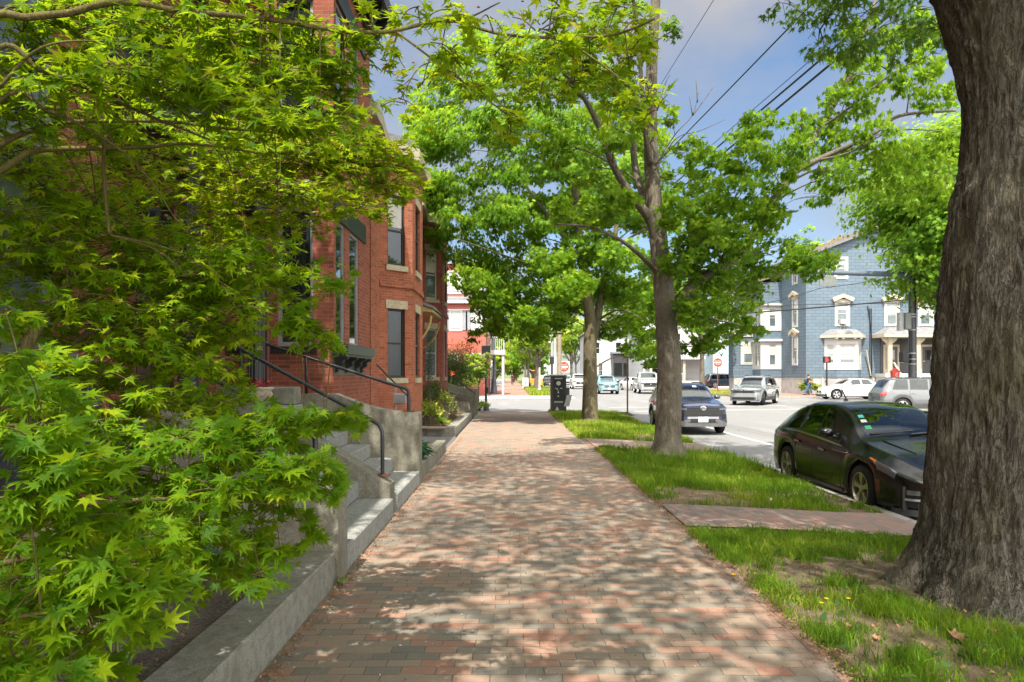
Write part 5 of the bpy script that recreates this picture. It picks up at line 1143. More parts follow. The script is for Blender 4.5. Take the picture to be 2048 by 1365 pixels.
def glasshouse(c, T, ws, rwn, side, glass='glass_car', trim='plastic_black', vs=(4.45,7.05), wsv=8.05):
    """windscreen (x at cowl, x at roof), rear window, side windows [(x0 low, x0 high, x1 low, x1 high)]"""
    a, b = ws; put(c.patch(b, a, wsv, 20-wsv, off=.005, nx=12, nv=14), 'windscreen', 'glass_windscreen', T)
    c.holes.append(lambda x, v, a=a, b=b: b+.03 < x < a-.05 and wsv+.12 < v < 20-wsv-.12)
    for lo0, hi0, lo1, hi1 in side:
        c.holes.append(lambda x, v, lo0=lo0, hi0=hi0, lo1=lo1, hi1=hi1: vs[0]+.05 < v < vs[1]-.05 and lo0+(hi0-lo0)*(v-vs[0])/(vs[1]-vs[0])+.015 < x < lo1+(hi1-lo1)*(v-vs[0])/(vs[1]-vs[0])-.015)
    if rwn: a, b = rwn; put(c.patch(a, b, wsv, 20-wsv, off=.005, nx=10, nv=14), 'rear_window', glass, T)
    for lo0, hi0, lo1, hi1 in side:
        f = lambda l, h: (lambda v: l+(h-l)*(v-vs[0])/(vs[1]-vs[0]))
        put(c.patch(f(lo0,hi0), f(lo1,hi1), vs[0], vs[1], off=.005), 'side_window', glass, T)
        put(c.mirror(f(lo0,hi0), f(lo1,hi1), vs[0], vs[1], off=.005), 'side_window', glass, T)

def mirrors(c, T, x, mat, z=None, size=.2):
    for sgn in (1,-1):
        p = c.point(x, 4.6); m = MB(); y = sgn*(p.y+.12); z_ = (z or p.z)+.06
        m.ball((x-.0, y, z_), size*.5, 12, (.62,1.0,.62)); m.tube([(x+.02, sgn*(p.y-.03), p.z),(x, sgn*(p.y+.06), z_-.03)], .025, 6)
        o = put(m, 'wing_mirror', mat, T); g = MB(); g.box(x-size*.33, x-size*.29, y-size*.38, y+size*.38, z_-size*.22, z_+size*.22); put(g, 'mirror_glass', 'glass_window', o)

def black_hatchback():
    loc = (5.80, 11.22, road_z(0,11)); th = math.radians(-90.2)
    c = Car(4.58, 1.80, [(0,.88),(.05,1.03),(.12,1.085),(.5,1.225),(1.0,1.385),(1.55,1.485),(2.1,1.495),(2.55,1.42),(3.0,1.22),(3.38,1.0),(3.7,.93),(4.05,.86),(4.3,.76),(4.5,.67),(4.58,.58)],
            [(0,.78),(.3,.93),(1,.945),(2,.90),(3,.845),(3.5,.83),(4.1,.74),(4.58,.54)], [(0,.74),(.08,.86),(.3,.95),(.8,1),(3.4,1),(3.95,.975),(4.27,.91),(4.47,.78),(4.58,.62)],
            [(0,.6),(.5,.68),(1,.7),(2,.69),(2.7,.7),(3.2,.78),(4,.72),(4.5,.45)], (.96,3.63), .335, .19)
    T = thing('parked_car', 'black hatchback parked at the kerb beside the grass, with stickers on its windscreen', 'car', loc, th, 'cars parked along the kerb')
    hx, hy = math.cos(th), math.sin(th); T.location = (loc[0]-hx*c.L/2, loc[1]-hy*c.L/2, loc[2])
    glasshouse(c, T, (3.30,2.40), (.32,.98), [(.78,.98,1.32,1.42),(1.44,1.53,2.05,2.12),(2.12,2.17,2.66,2.30)][1:] + [(.80,.98,1.34,1.44)], 'glass_car')
    c.body(T, 'car_black')
    put(c.patch(2.72, 2.9, 4.4, 5.0, off=.004), 'quarter_window', 'glass_window', T); put(c.mirror(2.72, 2.9, 4.4, 5.0, off=.004), 'quarter_window', 'glass_window', T)
    for f in (c.patch, c.mirror):
        put(f(.62, 3.02, 4.12, 4.26, off=.006, nx=30, nv=2), 'belt_trim', 'chrome', T)
        put(f(lambda v: 2.62, lambda v: 3.3-.1*abs(v-3.6), 3.35, 3.95, off=.006, nx=14, nv=3), 'door_flash', 'plastic_black', T)
        put(f(lambda v: 2.75, lambda v: 3.28-.1*abs(v-3.55), 3.5, 3.6, off=.012, nx=10, nv=2), 'flash_trim', 'chrome', T)
        for x in (1.36, 2.33): put(f(x, x+.2, 3.05, 3.25, off=.028, nx=8, nv=3), 'door_handle', 'chrome', T)
        for x0 in (1.27, 2.06, 3.06): put(f(lambda v, x0=x0: x0+.02*(v-2), lambda v, x0=x0: x0+.012+.02*(v-2), .4, 4.1, off=.002, nx=1, nv=10), 'door_seam', 'plastic_black', T)
        put(f(1.26, 3.12, .05, .5, off=.012, nx=20, nv=3), 'rocker_panel', 'plastic_grey', T)
        put(f(lambda v: 3.86+.35*(4.15-v)*.3, lambda v: 4.34, 3.15, 4.1, off=.006, nx=16, nv=5), 'headlight', 'lamp_clear', T)
        put(f(3.84, 3.99, 3.55, 4.12, off=.010, nx=6, nv=4), 'indicator', 'lamp_orange', T)
        put(f(.04, .34, 3.15, 3.85, off=.008, nx=8, nv=4), 'tail_light', 'lamp_red', T)
        put(f(3.86, 4.12, 1.3, 2.4, off=.003, nx=6, nv=4), 'bumper_scuff', 'metal_rust', T) if f == c.mirror else None
    for s in (1,-1):
        put(c.face(s*.58, s*.70, .39, lambda y: .45, off=.012, ny=8), 'fog_light', 'lamp_dark', T)
        put(c.face(s*.0, s*.72, .315, .345, off=.02, ny=14), 'bumper_trim', 'metal_grey', T)
    put(c.face(-.46, .46, .42, .52, off=.012, ny=12), 'grille', 'plastic_skid', T); put(c.face(-.6, .6, .2, .29, off=.014, ny=12), 'air_intake', 'plastic_black', T)
    put(c.face(-.8, .8, .12, .2, off=.03, ny=16, thick=.05), 'front_lip', 'plastic_grey', T)
    mirrors(c, T, 2.68, 'car_black', .99, .24)
    m = MB(); m.tube([c.point(1.35,10)+Vector((0,0,-.01)), c.point(1.35,10)+Vector((.02,0,.03)), c.point(1.35,10)+Vector((-.16,0,.2))], .012, 6); m.ball(c.point(1.35,10)+Vector((0,0,.01)), .05, 8, (1.5,.8,.5)); put(m, 'aerial', 'plastic_black', T)
    w = MB()
    for ya, yb in ((-.55,.1),(.02,.62)): w.tube([(3.3-.08*abs(ya), ya, interp(c.top,3.28)+.03),(3.2, yb, interp(c.top,3.2)+.025)], .012, 6)
    put(w, 'wiper', 'plastic_black', T)
    for k, (dv, x, mt) in enumerate(((11.62,2.80,'sticker_teal'),(11.60,2.92,'sign_white'),(11.55,3.07,'sticker_green'))):
        q = c.patch(x, x+.075, dv-.18, dv+.18, off=.008, nx=4, nv=4); put(q, 'windscreen_sticker', mt, T)
    for y in (-.42,.42): m = MB(); m.tube([c.point(3.42, 10-abs(y)*3.2) if y > 0 else c.point(3.42, 10+abs(y)*3.2), c.point(4.05, 10-abs(y)*2.4) if y > 0 else c.point(4.05, 10+abs(y)*2.4)], .012, 6); put(m, 'bonnet_crease', 'car_black', T)
    c.wheels(T, 'alloy', 5, .232)

def suv_top(H, L, hood, nose, ws0, ws1, rear=.5, rh=.0):
    return [(0,.95),(.06,1.05),(.18,H-.42),(rear,H-.07),(rear+.5,H),(L*.5,H),(ws1,H-.06),((ws0+ws1)/2,(H+hood)/2+.06),(ws0,hood+.05),(ws0+.35,hood),(L-.35,hood-.07),(L-.1,nose+.08),(L,nose)]
def suv_wid(): return [(0,.78),(.06,.9),(.3,.97),(.9,1),(3.4,1),(3.9,.985),(4.2,.94),(4.45,.84),(4.6,.66)]

def suv(label, mat, pos, heading, L=4.6, W=1.855, H=1.66, hood=1.06, nose=.86, wr=.36, sill=.30, ws=(3.25,2.55), kind='suv', name='parked_car', group=None, rails=True, clad=True, steer=0, rim='alloy_silver', detail=2, rear_ax=.92, front_oh=.95, z=None):
    k = L/4.6; top = suv_top(H, L, hood, nose, ws[0]*k, ws[1]*k); wid = [(x*k, w) for x, w in suv_wid()]
    c = Car(L, W, top, [(0,.9),(.4,1.04),(2,1.02),(3.3*k,.98),(4.2*k,.88),(L,nose-.05)], wid, [(0,.66),(.5,.72),(2.5,.72),(3.0*k,.75),(3.5*k,.85),(4.3*k,.76),(L,.5)], (rear_ax*k, L-front_oh*k), wr, sill)
    T = thing(name, label, 'car', (pos[0]-math.cos(heading)*L/2, pos[1]-math.sin(heading)*L/2, road_z(pos[0],pos[1]) if z is None else z), heading, group)
    glasshouse(c, T, (ws[0]*k-.02, ws[1]*k+.06), (.16,.46), [(2.12*k,2.15*k,3.02*k,2.62*k),(1.26*k,1.3*k,2.04*k,2.07*k),(.52,.72,1.18*k,1.2*k)], 'glass_tint')
    c.body(T, mat)
    mirrors(c, T, 2.86*k, mat, hood+.03, .24)
    for f in (c.patch, c.mirror):
        put(f(3.98*k, 4.5*k, 3.3, 4.0, off=.006, nx=12, nv=4), 'headlight', 'lamp_clear', T)
        put(f(.02, .26, 3.2, 4.4, off=.008, nx=8, nv=4), 'tail_light', 'lamp_red', T)
        if detail > 1:
            for x in (1.28*k, 2.2*k): put(f(x, x+.2, 3.3, 3.5, off=.028, nx=6, nv=2), 'door_handle', mat, T)
            for x0 in (1.22*k, 2.08*k, 3.08*k): put(f(lambda v, x0=x0: x0, lambda v, x0=x0: x0+.014, .4, 4.2, off=.002, nx=1, nv=8), 'door_seam', 'plastic_black', T)
        if clad:
            put(f(c.ax[0]+wr+.07, c.ax[1]-wr-.07, .02, 1.25, off=.012, nx=20, nv=4), 'side_cladding', 'plastic_grey', T)
            for a in c.ax:                                             # arch lips follow the wheel opening
                m = MB(); sg = 1 if f == c.patch else -1; y = sg*(W/2+.004)
                vs = []; n = 20
                for i in range(n+1):
                    A = math.pi*(i/n)
                    for r in (wr+.055, wr+.14): vs.append((a+r*math.cos(A), sg*(abs(c.point(a+min(r,.4)*math.cos(A), 1.2).y)+.012), wr+r*math.sin(A)))
                m.add(vs, [(2*i,2*i+1,2*i+3,2*i+2) if sg < 0 else (2*i+2,2*i+3,2*i+1,2*i) for i in range(n)]); put(m, 'arch_trim', 'plastic_grey', T)
        if rails:
            m = MB(); v = 7.95 if f == c.patch else 12.05; m.tube([c.point(x, v)+Vector((0,0,.03 if 0 < i < 6 else -.005)) for i, x in enumerate([.75+(2.55*k-.75)*j/6 for j in range(7)])], .02, 6); put(m, 'roof_rail', 'plastic_black', T)
    return c, T

def navy_suv():
    c, T = suv('dark navy crossover with roof rails parked head-on behind the maple trunk', 'car_navy', (6.1, 24.65), -math.pi/2, H=1.63, hood=1.07, nose=.93, wr=.355, sill=.31, group='cars parked along the kerb')
    put(c.face(-.62,.62,lambda y: .60+.02*abs(y), lambda y: .86-.10*max(0,abs(y)-.3), off=.008, ny=24), 'grille', 'plastic_black', T)
    for j in range(5):
        z = .645+.042*j; m = MB()
        for i in range(-6,7):
            y = i*.09+(j%2)*.045
            if abs(y) < .56: m.box(c.xfront(y)+.008, c.xfront(y)+.016, y-.024, y+.024, z-.005, z+.005)
        put(m, 'grille_bar', 'plastic_skid', T, False)
    put(c.face(-.72,.72,.86,.925,off=.014,ny=24), 'grille_trim', 'car_navy', T)
    m = MB(); x = c.L+.02
    def ring(ry, rz, w, cy=0, cz=.86): m.tube([(x, cy+ry*math.cos(a*math.pi/12), cz+rz*math.sin(a*math.pi/12)) for a in range(25)], w, 6, cap=False)
    ring(.085,.062,.010); ring(.03,.058,.007); ring(.07,.024,.007,0,.885); put(m, 'emblem', 'chrome', T)
    for s in (1,-1):
        put(c.face(s*.52,s*.84,lambda y: .79+.10*(abs(y)-.5), lambda y: .86+.14*(abs(y)-.5), off=.010, ny=12), 'headlight', 'lamp_clear', T)
        put(c.face(s*.62,s*.80,.5,.66,off=.012,ny=8), 'air_intake', 'plastic_black', T)
        put(c.face(s*.40,s*.92,lambda y: .33+.22*max(0,.78-abs(y)), lambda y: .38+.42*max(0,.80-abs(y)) if abs(y) > .5 else .54, off=.016, ny=14, thick=.03), 'bumper_brace', 'plastic_skid', T)
    put(c.face(-.9,.9,.27,.385,off=.02,ny=30,thick=.06), 'bumper_skid', 'plastic_skid', T)
    put(c.face(-.52,.52,.385,.46,off=.012,ny=16), 'lower_grille', 'plastic_black', T); put(c.face(-.5,.5,.52,.585,off=.022,ny=16,thick=.03), 'bumper_bar', 'metal_grey', T)
    m = MB(); m.box(c.L+.02,c.L+.035,-.155,.155,.415,.585); p = put(m, 'number_plate', 'plate', T, False)
    m = MB()
    for k in range(5): m.box(c.L+.035,c.L+.037,-.02-.022*k,-.008-.022*k,.51,.545)
    for y in (.02,.075): m.box(c.L+.035,c.L+.037,y-.014,y+.014,.44,.475)
    m.box(c.L+.035,c.L+.037,.07,.13,.52,.56); m.box(c.L+.035,c.L+.037,-.11,.0,.562,.574); put(m, 'plate_characters', 'sign_back', p, False)
    w = MB(); w.tube([(3.36,-.6,1.12),(3.24,.05,1.165)], .012, 6); w.tube([(3.36,.1,1.12),(3.24,.62,1.15)], .012, 6); put(w, 'wiper', 'plastic_black', T)
    put(c.patch(2.66,2.76,9.2,9.6,off=.009,nx=2,nv=2), 'windscreen_sticker', 'sign_white', T); put(c.patch(3.68,3.76,9.3,10.7,off=.006,nx=2,nv=8), 'bonnet_scoop', 'plastic_black', T)
    c.wheels(T, 'alloy_silver', 5, .235)

def front_kit(c, T, nose, plate=True, grille='plastic_black', gz=(.5,.78), gw=.55, chrome=True, lamps=True):
    if lamps:
        for s in (1,-1): put(c.face(s*.50,s*.86,lambda y: nose-.17+.05*(abs(y)-.5), lambda y: nose-.03, off=.012, ny=10), 'headlight', 'lamp_clear', T)
    put(c.face(-gw,gw,gz[0],gz[1],off=.010,ny=16), 'grille', grille, T)
    if chrome:
        for z in (gz[0]+.06, gz[1]-.04): put(c.face(-gw,gw,z,z+.025,off=.018,ny=16), 'grille_bar', 'chrome', T)
        m = MB(); m.lathe([(0,0),(.06,0),(.06,.01),(0,.01)], (c.L+.02,0,(gz[0]+gz[1])/2+.04), 16, 'x'); put(m, 'emblem', 'chrome', T)
    put(c.face(-.6,.6,.30,.42,off=.012,ny=14), 'lower_grille', 'plastic_black', T)
    if plate: m = MB(); m.box(c.L+.012,c.L+.026,-.155,.155,.44,.58); put(m, 'number_plate', 'plate', T, False)

def pickup(label, mat, pos, heading, L, W, H, hood, wr, group):
    k = L/5.3; cab0, cab1 = 1.9*k, 3.75*k
    c = Car(L, W, [(0,hood-.1),(.05,hood-.02),(cab0-.1,hood-.02),(cab0,hood+.05),(cab0+.22,H-.06),(cab0+.55,H),(3.1*k,H),(3.3*k,H-.08),(cab1,hood+.06),(cab1+.3,hood),(L-.3,hood-.06),(L-.06,hood-.14),(L,hood-.24)],
            [(0,hood-.16),(2,hood-.1),(L*.8,hood-.14),(L,hood-.3)], [(0,.93),(.1,.97),(1,1),(L-.8,1),(L-.3,.96),(L-.1,.88),(L,.8)], [(0,.86),(2*k,.76),(3.2*k,.76),(3.9*k,.86),(L,.72)], (1.25*k, L-.95*k), wr, .42)
    T = thing('pickup_truck', label, 'pickup', (pos[0]-math.cos(heading)*L/2, pos[1]-math.sin(heading)*L/2, road_z(*pos)), heading, group)
    glasshouse(c, T, (cab1-.05,3.28*k), (cab0+.02,cab0+.2), [(cab0+.28,cab0+.36,cab0+.95*k,cab0+.95*k),(cab0+1.02*k,cab0+1.02*k,cab1-.35,cab1-.6)], 'glass_tint'); c.body(T, mat); mirrors(c, T, cab1-.35, mat, hood+.06, .3)
    front_kit(c, T, hood-.22, True, 'plastic_black', (.62,hood-.27), W*.3)
    put(c.face(-W*.44,W*.44,.38,.56,off=.03,ny=18,thick=.08), 'bumper', 'metal_grey', T); c.wheels(T, 'alloy_silver', 6, wr*.66, style='thin')

def sedan(label, mat, pos, heading, group=None, L=4.63, W=1.81, H=1.43, name='passing_car', steer=0, rim='alloy_silver', detail=2):
    k = L/4.63
    c = Car(L, W, [(0,.82),(.06,.96),(.2,1.05),(.75,1.10),(1.0,1.16),(1.55,H-.05),(2.1,H),(2.6,H-.03),(3.0,H-.2),(3.42,1.0),(3.7,.95),(4.2,.83),(4.5,.7),(L,.56)],
            [(0,.8),(.5,.96),(2,.93),(3.4,.89),(4.1,.76),(L,.5)], [(0,.74),(.08,.88),(.3,.95),(.9,1),(3.5,1),(3.95,.98),(4.3,.91),(4.5,.8),(L,.6)], [(0,.6),(.8,.68),(1.5,.66),(2.6,.66),(3.3,.76),(4.2,.7),(L,.42)], (1.0,3.81), .33, .2)
    T = thing(name, label, 'car', (pos[0]-math.cos(heading)*L/2, pos[1]-math.sin(heading)*L/2, road_z(*pos)), heading, group)
    glasshouse(c, T, (3.34,2.72), (.86,1.42), [(2.12,2.15,3.02,2.62),(1.3,1.5,2.04,2.07)], 'glass_tint'); c.body(T, mat); mirrors(c, T, 2.9, mat, .98, .22)
    for f in (c.patch, c.mirror):
        put(f(4.0, 4.5, 3.2, 3.95, off=.006, nx=12, nv=4), 'headlight', 'lamp_dark', T); put(f(.03, .4, 3.2, 3.9, off=.008, nx=8, nv=4), 'tail_light', 'lamp_red', T)
        if detail > 1:
            for x in (1.3, 2.2): put(f(x, x+.2, 3.25, 3.45, off=.028, nx=6, nv=2), 'door_handle', mat, T)
            for x0 in (1.2, 2.07, 3.1): put(f(lambda v, x0=x0: x0, lambda v, x0=x0: x0+.014, .4, 4.1, off=.002, nx=1, nv=8), 'door_seam', 'plastic_black', T)
            put(f(1.35, 3.4, .02, .3, off=.008, nx=12, nv=2), 'sill_shadow', 'plastic_black', T)
    for s in (1,-1): put(c.face(s*.06,s*.34,.44,.6,off=.012,ny=8), 'grille', 'plastic_black', T); put(c.face(s*.45,s*.78,.24,.36,off=.012,ny=8), 'air_intake', 'plastic_black', T)
    put(c.face(-.42,.42,.22,.34,off=.012,ny=10), 'lower_grille', 'plastic_black', T)
    c.wheels(T, rim, 5, .235, style='star'); return c, T

def vehicles():
    black_hatchback(); navy_suv()
    a = math.radians(-90-34); c, T = suv('silver crossover turning at the junction in front of the blue house', 'car_silver', (14.3,41.2), a, L=4.70, W=1.84, H=1.64, hood=1.05, nose=.9, wr=.36, sill=.26, name='passing_car', group='cars moving through the junction', steer=.35)
    front_kit(c, T, .9, False, 'plastic_black', (.70,.82), .62); put(c.face(-.66,.66,.34,.46,off=.014,ny=14), 'lower_grille', 'plastic_black', T); put(c.face(-.8,.8,.25,.31,off=.02,ny=18,thick=.04), 'bumper_skid', 'plastic_skid', T); c.wheels(T, 'alloy_silver', 5, .24, steer=.35)
    sedan('white sedan seen from the side in front of the blue house bay window', 'car_white', (23.5,48.3), math.pi, 'cars moving through the junction')
    c, T = suv('grey crossover with rain guards partly behind the thick trunk', 'car_grey', (19.75,33.4), math.radians(-7), L=4.7, W=1.88, H=1.66, hood=1.1, nose=.9, wr=.36, sill=.26, name='passing_car', group='cars moving through the junction')
    front_kit(c, T, .9); c.wheels(T, 'alloy_silver', 5, .24)
    c, T = suv('ink blue wagon parked side-on behind the do not enter sign post', 'car_ink', (25.3,83), math.radians(2), L=5.0, W=1.95, H=1.74, hood=1.12, nose=.95, wr=.38, sill=.26, z=.08, detail=1, rim='alloy_silver', clad=False); c.wheels(T, 'alloy_silver', 5, .27)
    s = -math.pi/2; g = 'cars queued along the far street'
    c, T = suv('pale blue crossover facing down the street beside the second maple', 'car_blue', (8.35,62.5), s+.02, L=4.6, W=1.86, H=1.66, hood=1.1, nose=.95, wr=.36, name='queued_car', group=g, z=-.02, detail=1); front_kit(c, T, .95, True, 'plastic_black', (.6,.82), .45); c.wheels(T, 'alloy_silver', 5, .24)
    pickup('silver pickup truck with a big chrome grille, next to the pale blue crossover', 'car_steel', (12.3,64), s-.06, 5.6, 2.0, 1.94, 1.26, .41, g)
    sedan('white sedan between the pale blue crossover and the silver pickup', 'car_white', (13.2,76), s+.25, g, name='queued_car', detail=1)
    c, T = suv('white pickup-nosed SUV just past the black cabinet', 'car_white', (8.0,84), s, L=4.8, W=1.95, H=1.78, hood=1.14, nose=.98, wr=.38, name='queued_car', group=g, detail=1, clad=False); front_kit(c, T, .98, True, 'plastic_black', (.55,.85), .5); c.wheels(T, 'alloy_silver', 5, .25)
    c, T = suv('small white car farther back beyond the black cabinet', 'car_white', (8.0,98), s, L=4.4, W=1.8, H=1.55, hood=1.0, nose=.85, wr=.34, name='queued_car', group=g, detail=1, clad=False, rails=False); front_kit(c, T, .85); c.wheels(T, 'alloy_silver', 5, .24)
    c, T = suv('dark car far behind the white ones, low against the houses', 'car_ink', (13.6,104), s, L=4.5, W=1.82, H=1.5, hood=1.0, nose=.85, wr=.34, name='queued_car', group=g, detail=1, clad=False, rails=False); front_kit(c, T, .85); c.wheels(T, 'alloy_silver', 5, .24)
    c, T = suv('dark car parked by the far verge left of the cabinet', 'car_ink', (4.95,92), s, L=4.5, W=1.82, H=1.6, hood=1.0, nose=.85, wr=.34, name='parked_car', detail=1, clad=False, rails=False); front_kit(c, T, .85); c.wheels(T, 'alloy_silver', 5, .24)
    # orange digger far along the verge
    D = 92; x = gx(1071,D); T = thing('digger', 'small orange digger parked far along the verge', 'digger', (x,D,.1))
    m = MB(); m.box(x-.75,x+.7,D-1.2,D+1.2,.55,1.15,.05); m.build('chassis', 'machine_orange', T)
    m = MB(); m.box(x-.5,x+.5,D-.3,D+.9,1.15,2.15,.05); cb = m.build('cab', 'plastic_black', T); m = MB(); m.box(x-.58,x+.58,D-.4,D+1.0,2.15,2.27,.03); m.build('roof', 'machine_orange', cb)
    m = MB(); m.tube([(x+.15,D-1.1,1.0),(x+.5,D-1.6,1.75),(x+.75,D-2.2,.75)], .1, 8); m.box(x-.5,x+.9,D-2.5,D-2.1,.3,.75,.03); m.build('bucket_arm', 'machine_orange', T)
    for sx in (-.8,.75):
        for yy in (-.8,.8): m = MB(); m.lathe([(.0,-.12),(.3,-.12),(.36,-.06),(.36,.1),(.3,.14),(0,.14)], (x+sx,D+yy,.46), 18, 'x'); m.build('wheel', 'rubber', T, smooth=True, angle=40)
# ------------------------------------------------------------------ trees and plants
def clump_leaves(L, c, rx, rz, n, size, tmpl, tint0, outc=None, sprays=None, flat=.5, keep=None):
    """leaves of one leafy mass: sprays of leaves round twig ends, on and inside a flattened ball"""
    K = sprays or max(3, n//14); d = unit(R.normal(size=(K,3))); rr = R.uniform(.35, 1.0, (K,1))**.6
    S = np.array(c)+d*rr*np.array([rx,rx,rz])
    k = R.integers(0, K, n); sr = max(.5*rx, size*1.8)*.75
    p = S[k]+R.normal(size=(n,3))*np.array([sr,sr,sr*flat])*.5
    if keep is not None:
        ok = keep(p); p, k = p[ok], k[ok]; n = len(p)
        if n == 0: return
    out = unit(p-np.array(outc if outc is not None else c)+[0,0,-.2*rz])
    nr = out*.85+np.array([0,0,.45])+R.normal(0,.42,(n,3))
    ax = out+np.array([0,0,-.55])+R.normal(0,.5,(n,3))
    ts = R.normal(0,.19,K)-.03
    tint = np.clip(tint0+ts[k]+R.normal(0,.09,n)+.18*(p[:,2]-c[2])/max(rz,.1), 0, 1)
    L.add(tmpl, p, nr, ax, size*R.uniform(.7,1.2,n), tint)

def twigs(mb, skel, c, rx, rz, r, k=5):
    """a branch from the nearest part of the skeleton to a leafy mass, forking inside it"""
    c = Vector(c); best = min(skel, key=lambda q: (q[0]-c).length+2.2*max(0, q[0].z-c.z+.3)+.0*q[1]); p = best[0]; L = (c-p).length
    r0 = min(best[1]*.55, r+.008*L); mid = p.lerp(c, .5)+Vector((random.uniform(-.1,.1)*L, random.uniform(-.1,.1)*L, .10*L))
    pts = limb(mb, [p, mid, c], max(r0,.006), max(.25*r0,.004), 6, 5)
    for i in range(k):
        a = random.uniform(0, 2*math.pi); e = c+Vector((math.cos(a)*rx*.85, math.sin(a)*rx*.85, random.uniform(-.4,.6)*rz)); s = pts[random.randint(len(pts)//2, len(pts)-1)]
        limb(mb, [s, s.lerp(e,.5)+Vector((0,0,.06*rx)), e], max(.35*r0,.004), .003, 5, 4)
    return [(q, r0*(1-i/len(pts)*.7)) for i, q in enumerate(pts)]

def rough_trunk(curve, radii, n, flare, seed, amp, freq=1.0):
    """a tube with bark ridges and root flare: curve points are the axis"""
    vs = []; m = len(curve)
    for i, p in enumerate(curve):
        for k in range(n):
            a = 2*math.pi*k/n; z = p.z; r = radii[i]
            fl = flare(a, z); q = Vector((math.cos(a)*2.3*freq+seed, math.sin(a)*2.3*freq, z*.55*freq))
            rid = mnoise.noise(Vector((math.cos(a)*9*freq, math.sin(a)*9*freq, z*1.6*freq+seed)))*.6+mnoise.noise(Vector((math.cos(a)*22*freq, math.sin(a)*22*freq, z*4.5*freq)))*.4+mnoise.noise(Vector((math.cos(a)*45*freq, math.sin(a)*45*freq, z*10*freq)))*.25
            vs.append(p+Vector((math.cos(a),math.sin(a),0))*(r*(1+fl+.07*mnoise.noise(q))+amp*rid))
    fs = [(i*n+k, i*n+(k+1)%n, (i+1)*n+(k+1)%n, (i+1)*n+k) for i in range(m-1) for k in range(n)]
    return vs, fs

def street_tree(label, base, curves, clumps, size, leaf, barkm, tmpl, group=None, name='maple_tree', tr=None, keep=None, twig_r=.014):
    T = thing(name, label, 'tree', base, 0, group); skel = []
    t = MB(); b = MB(); L = Leaves()
    for i, (pts, r0, r1) in enumerate(curves):
        c = bez(pts, 7); rad = taper(len(c), r0, r1, .9)
        if i == 0 and tr is not None:
            n = 40; vs, fs = rough_trunk(c, rad, n, tr[0], base[0], tr[1], tr[2]); t.add(vs, fs)
        else: t.tube(c, rad, 14 if r0 > .05 else 8)
        skel += [(p, r) for p, r in zip(c, rad)]
    sk2 = list(skel); outc = Vector((base[0], base[1], base[2]+(max(c[0][2] for c in clumps)-base[2])*.6))
    for c, rx, rz, n, tint in sorted(clumps, key=lambda q: min((Vector(q[0])-s[0]).length for s in skel)):
        sk2 += twigs(b, sk2, c, rx, rz, twig_r)
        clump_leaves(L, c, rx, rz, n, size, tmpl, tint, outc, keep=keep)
    t.build('trunk', barkm, T, smooth=True, uv=False); b.build('branches', barkm, T, smooth=True, uv=False); L.build('crown', leaf, T)
    return T

def px_clumps(lst, D, spread, tint, n=70, rz=.75, jit=.0):
    out = []
    for e in lst:
        x, y, r = e[:3]; d = e[3] if len(e) > 3 else D+random.uniform(-spread, spread); R_ = r/F*d
        out.append((at(x, y, d), R_, R_*rz, int(n*(r/55)**2), tint+random.uniform(-.12,.12)))
    return out

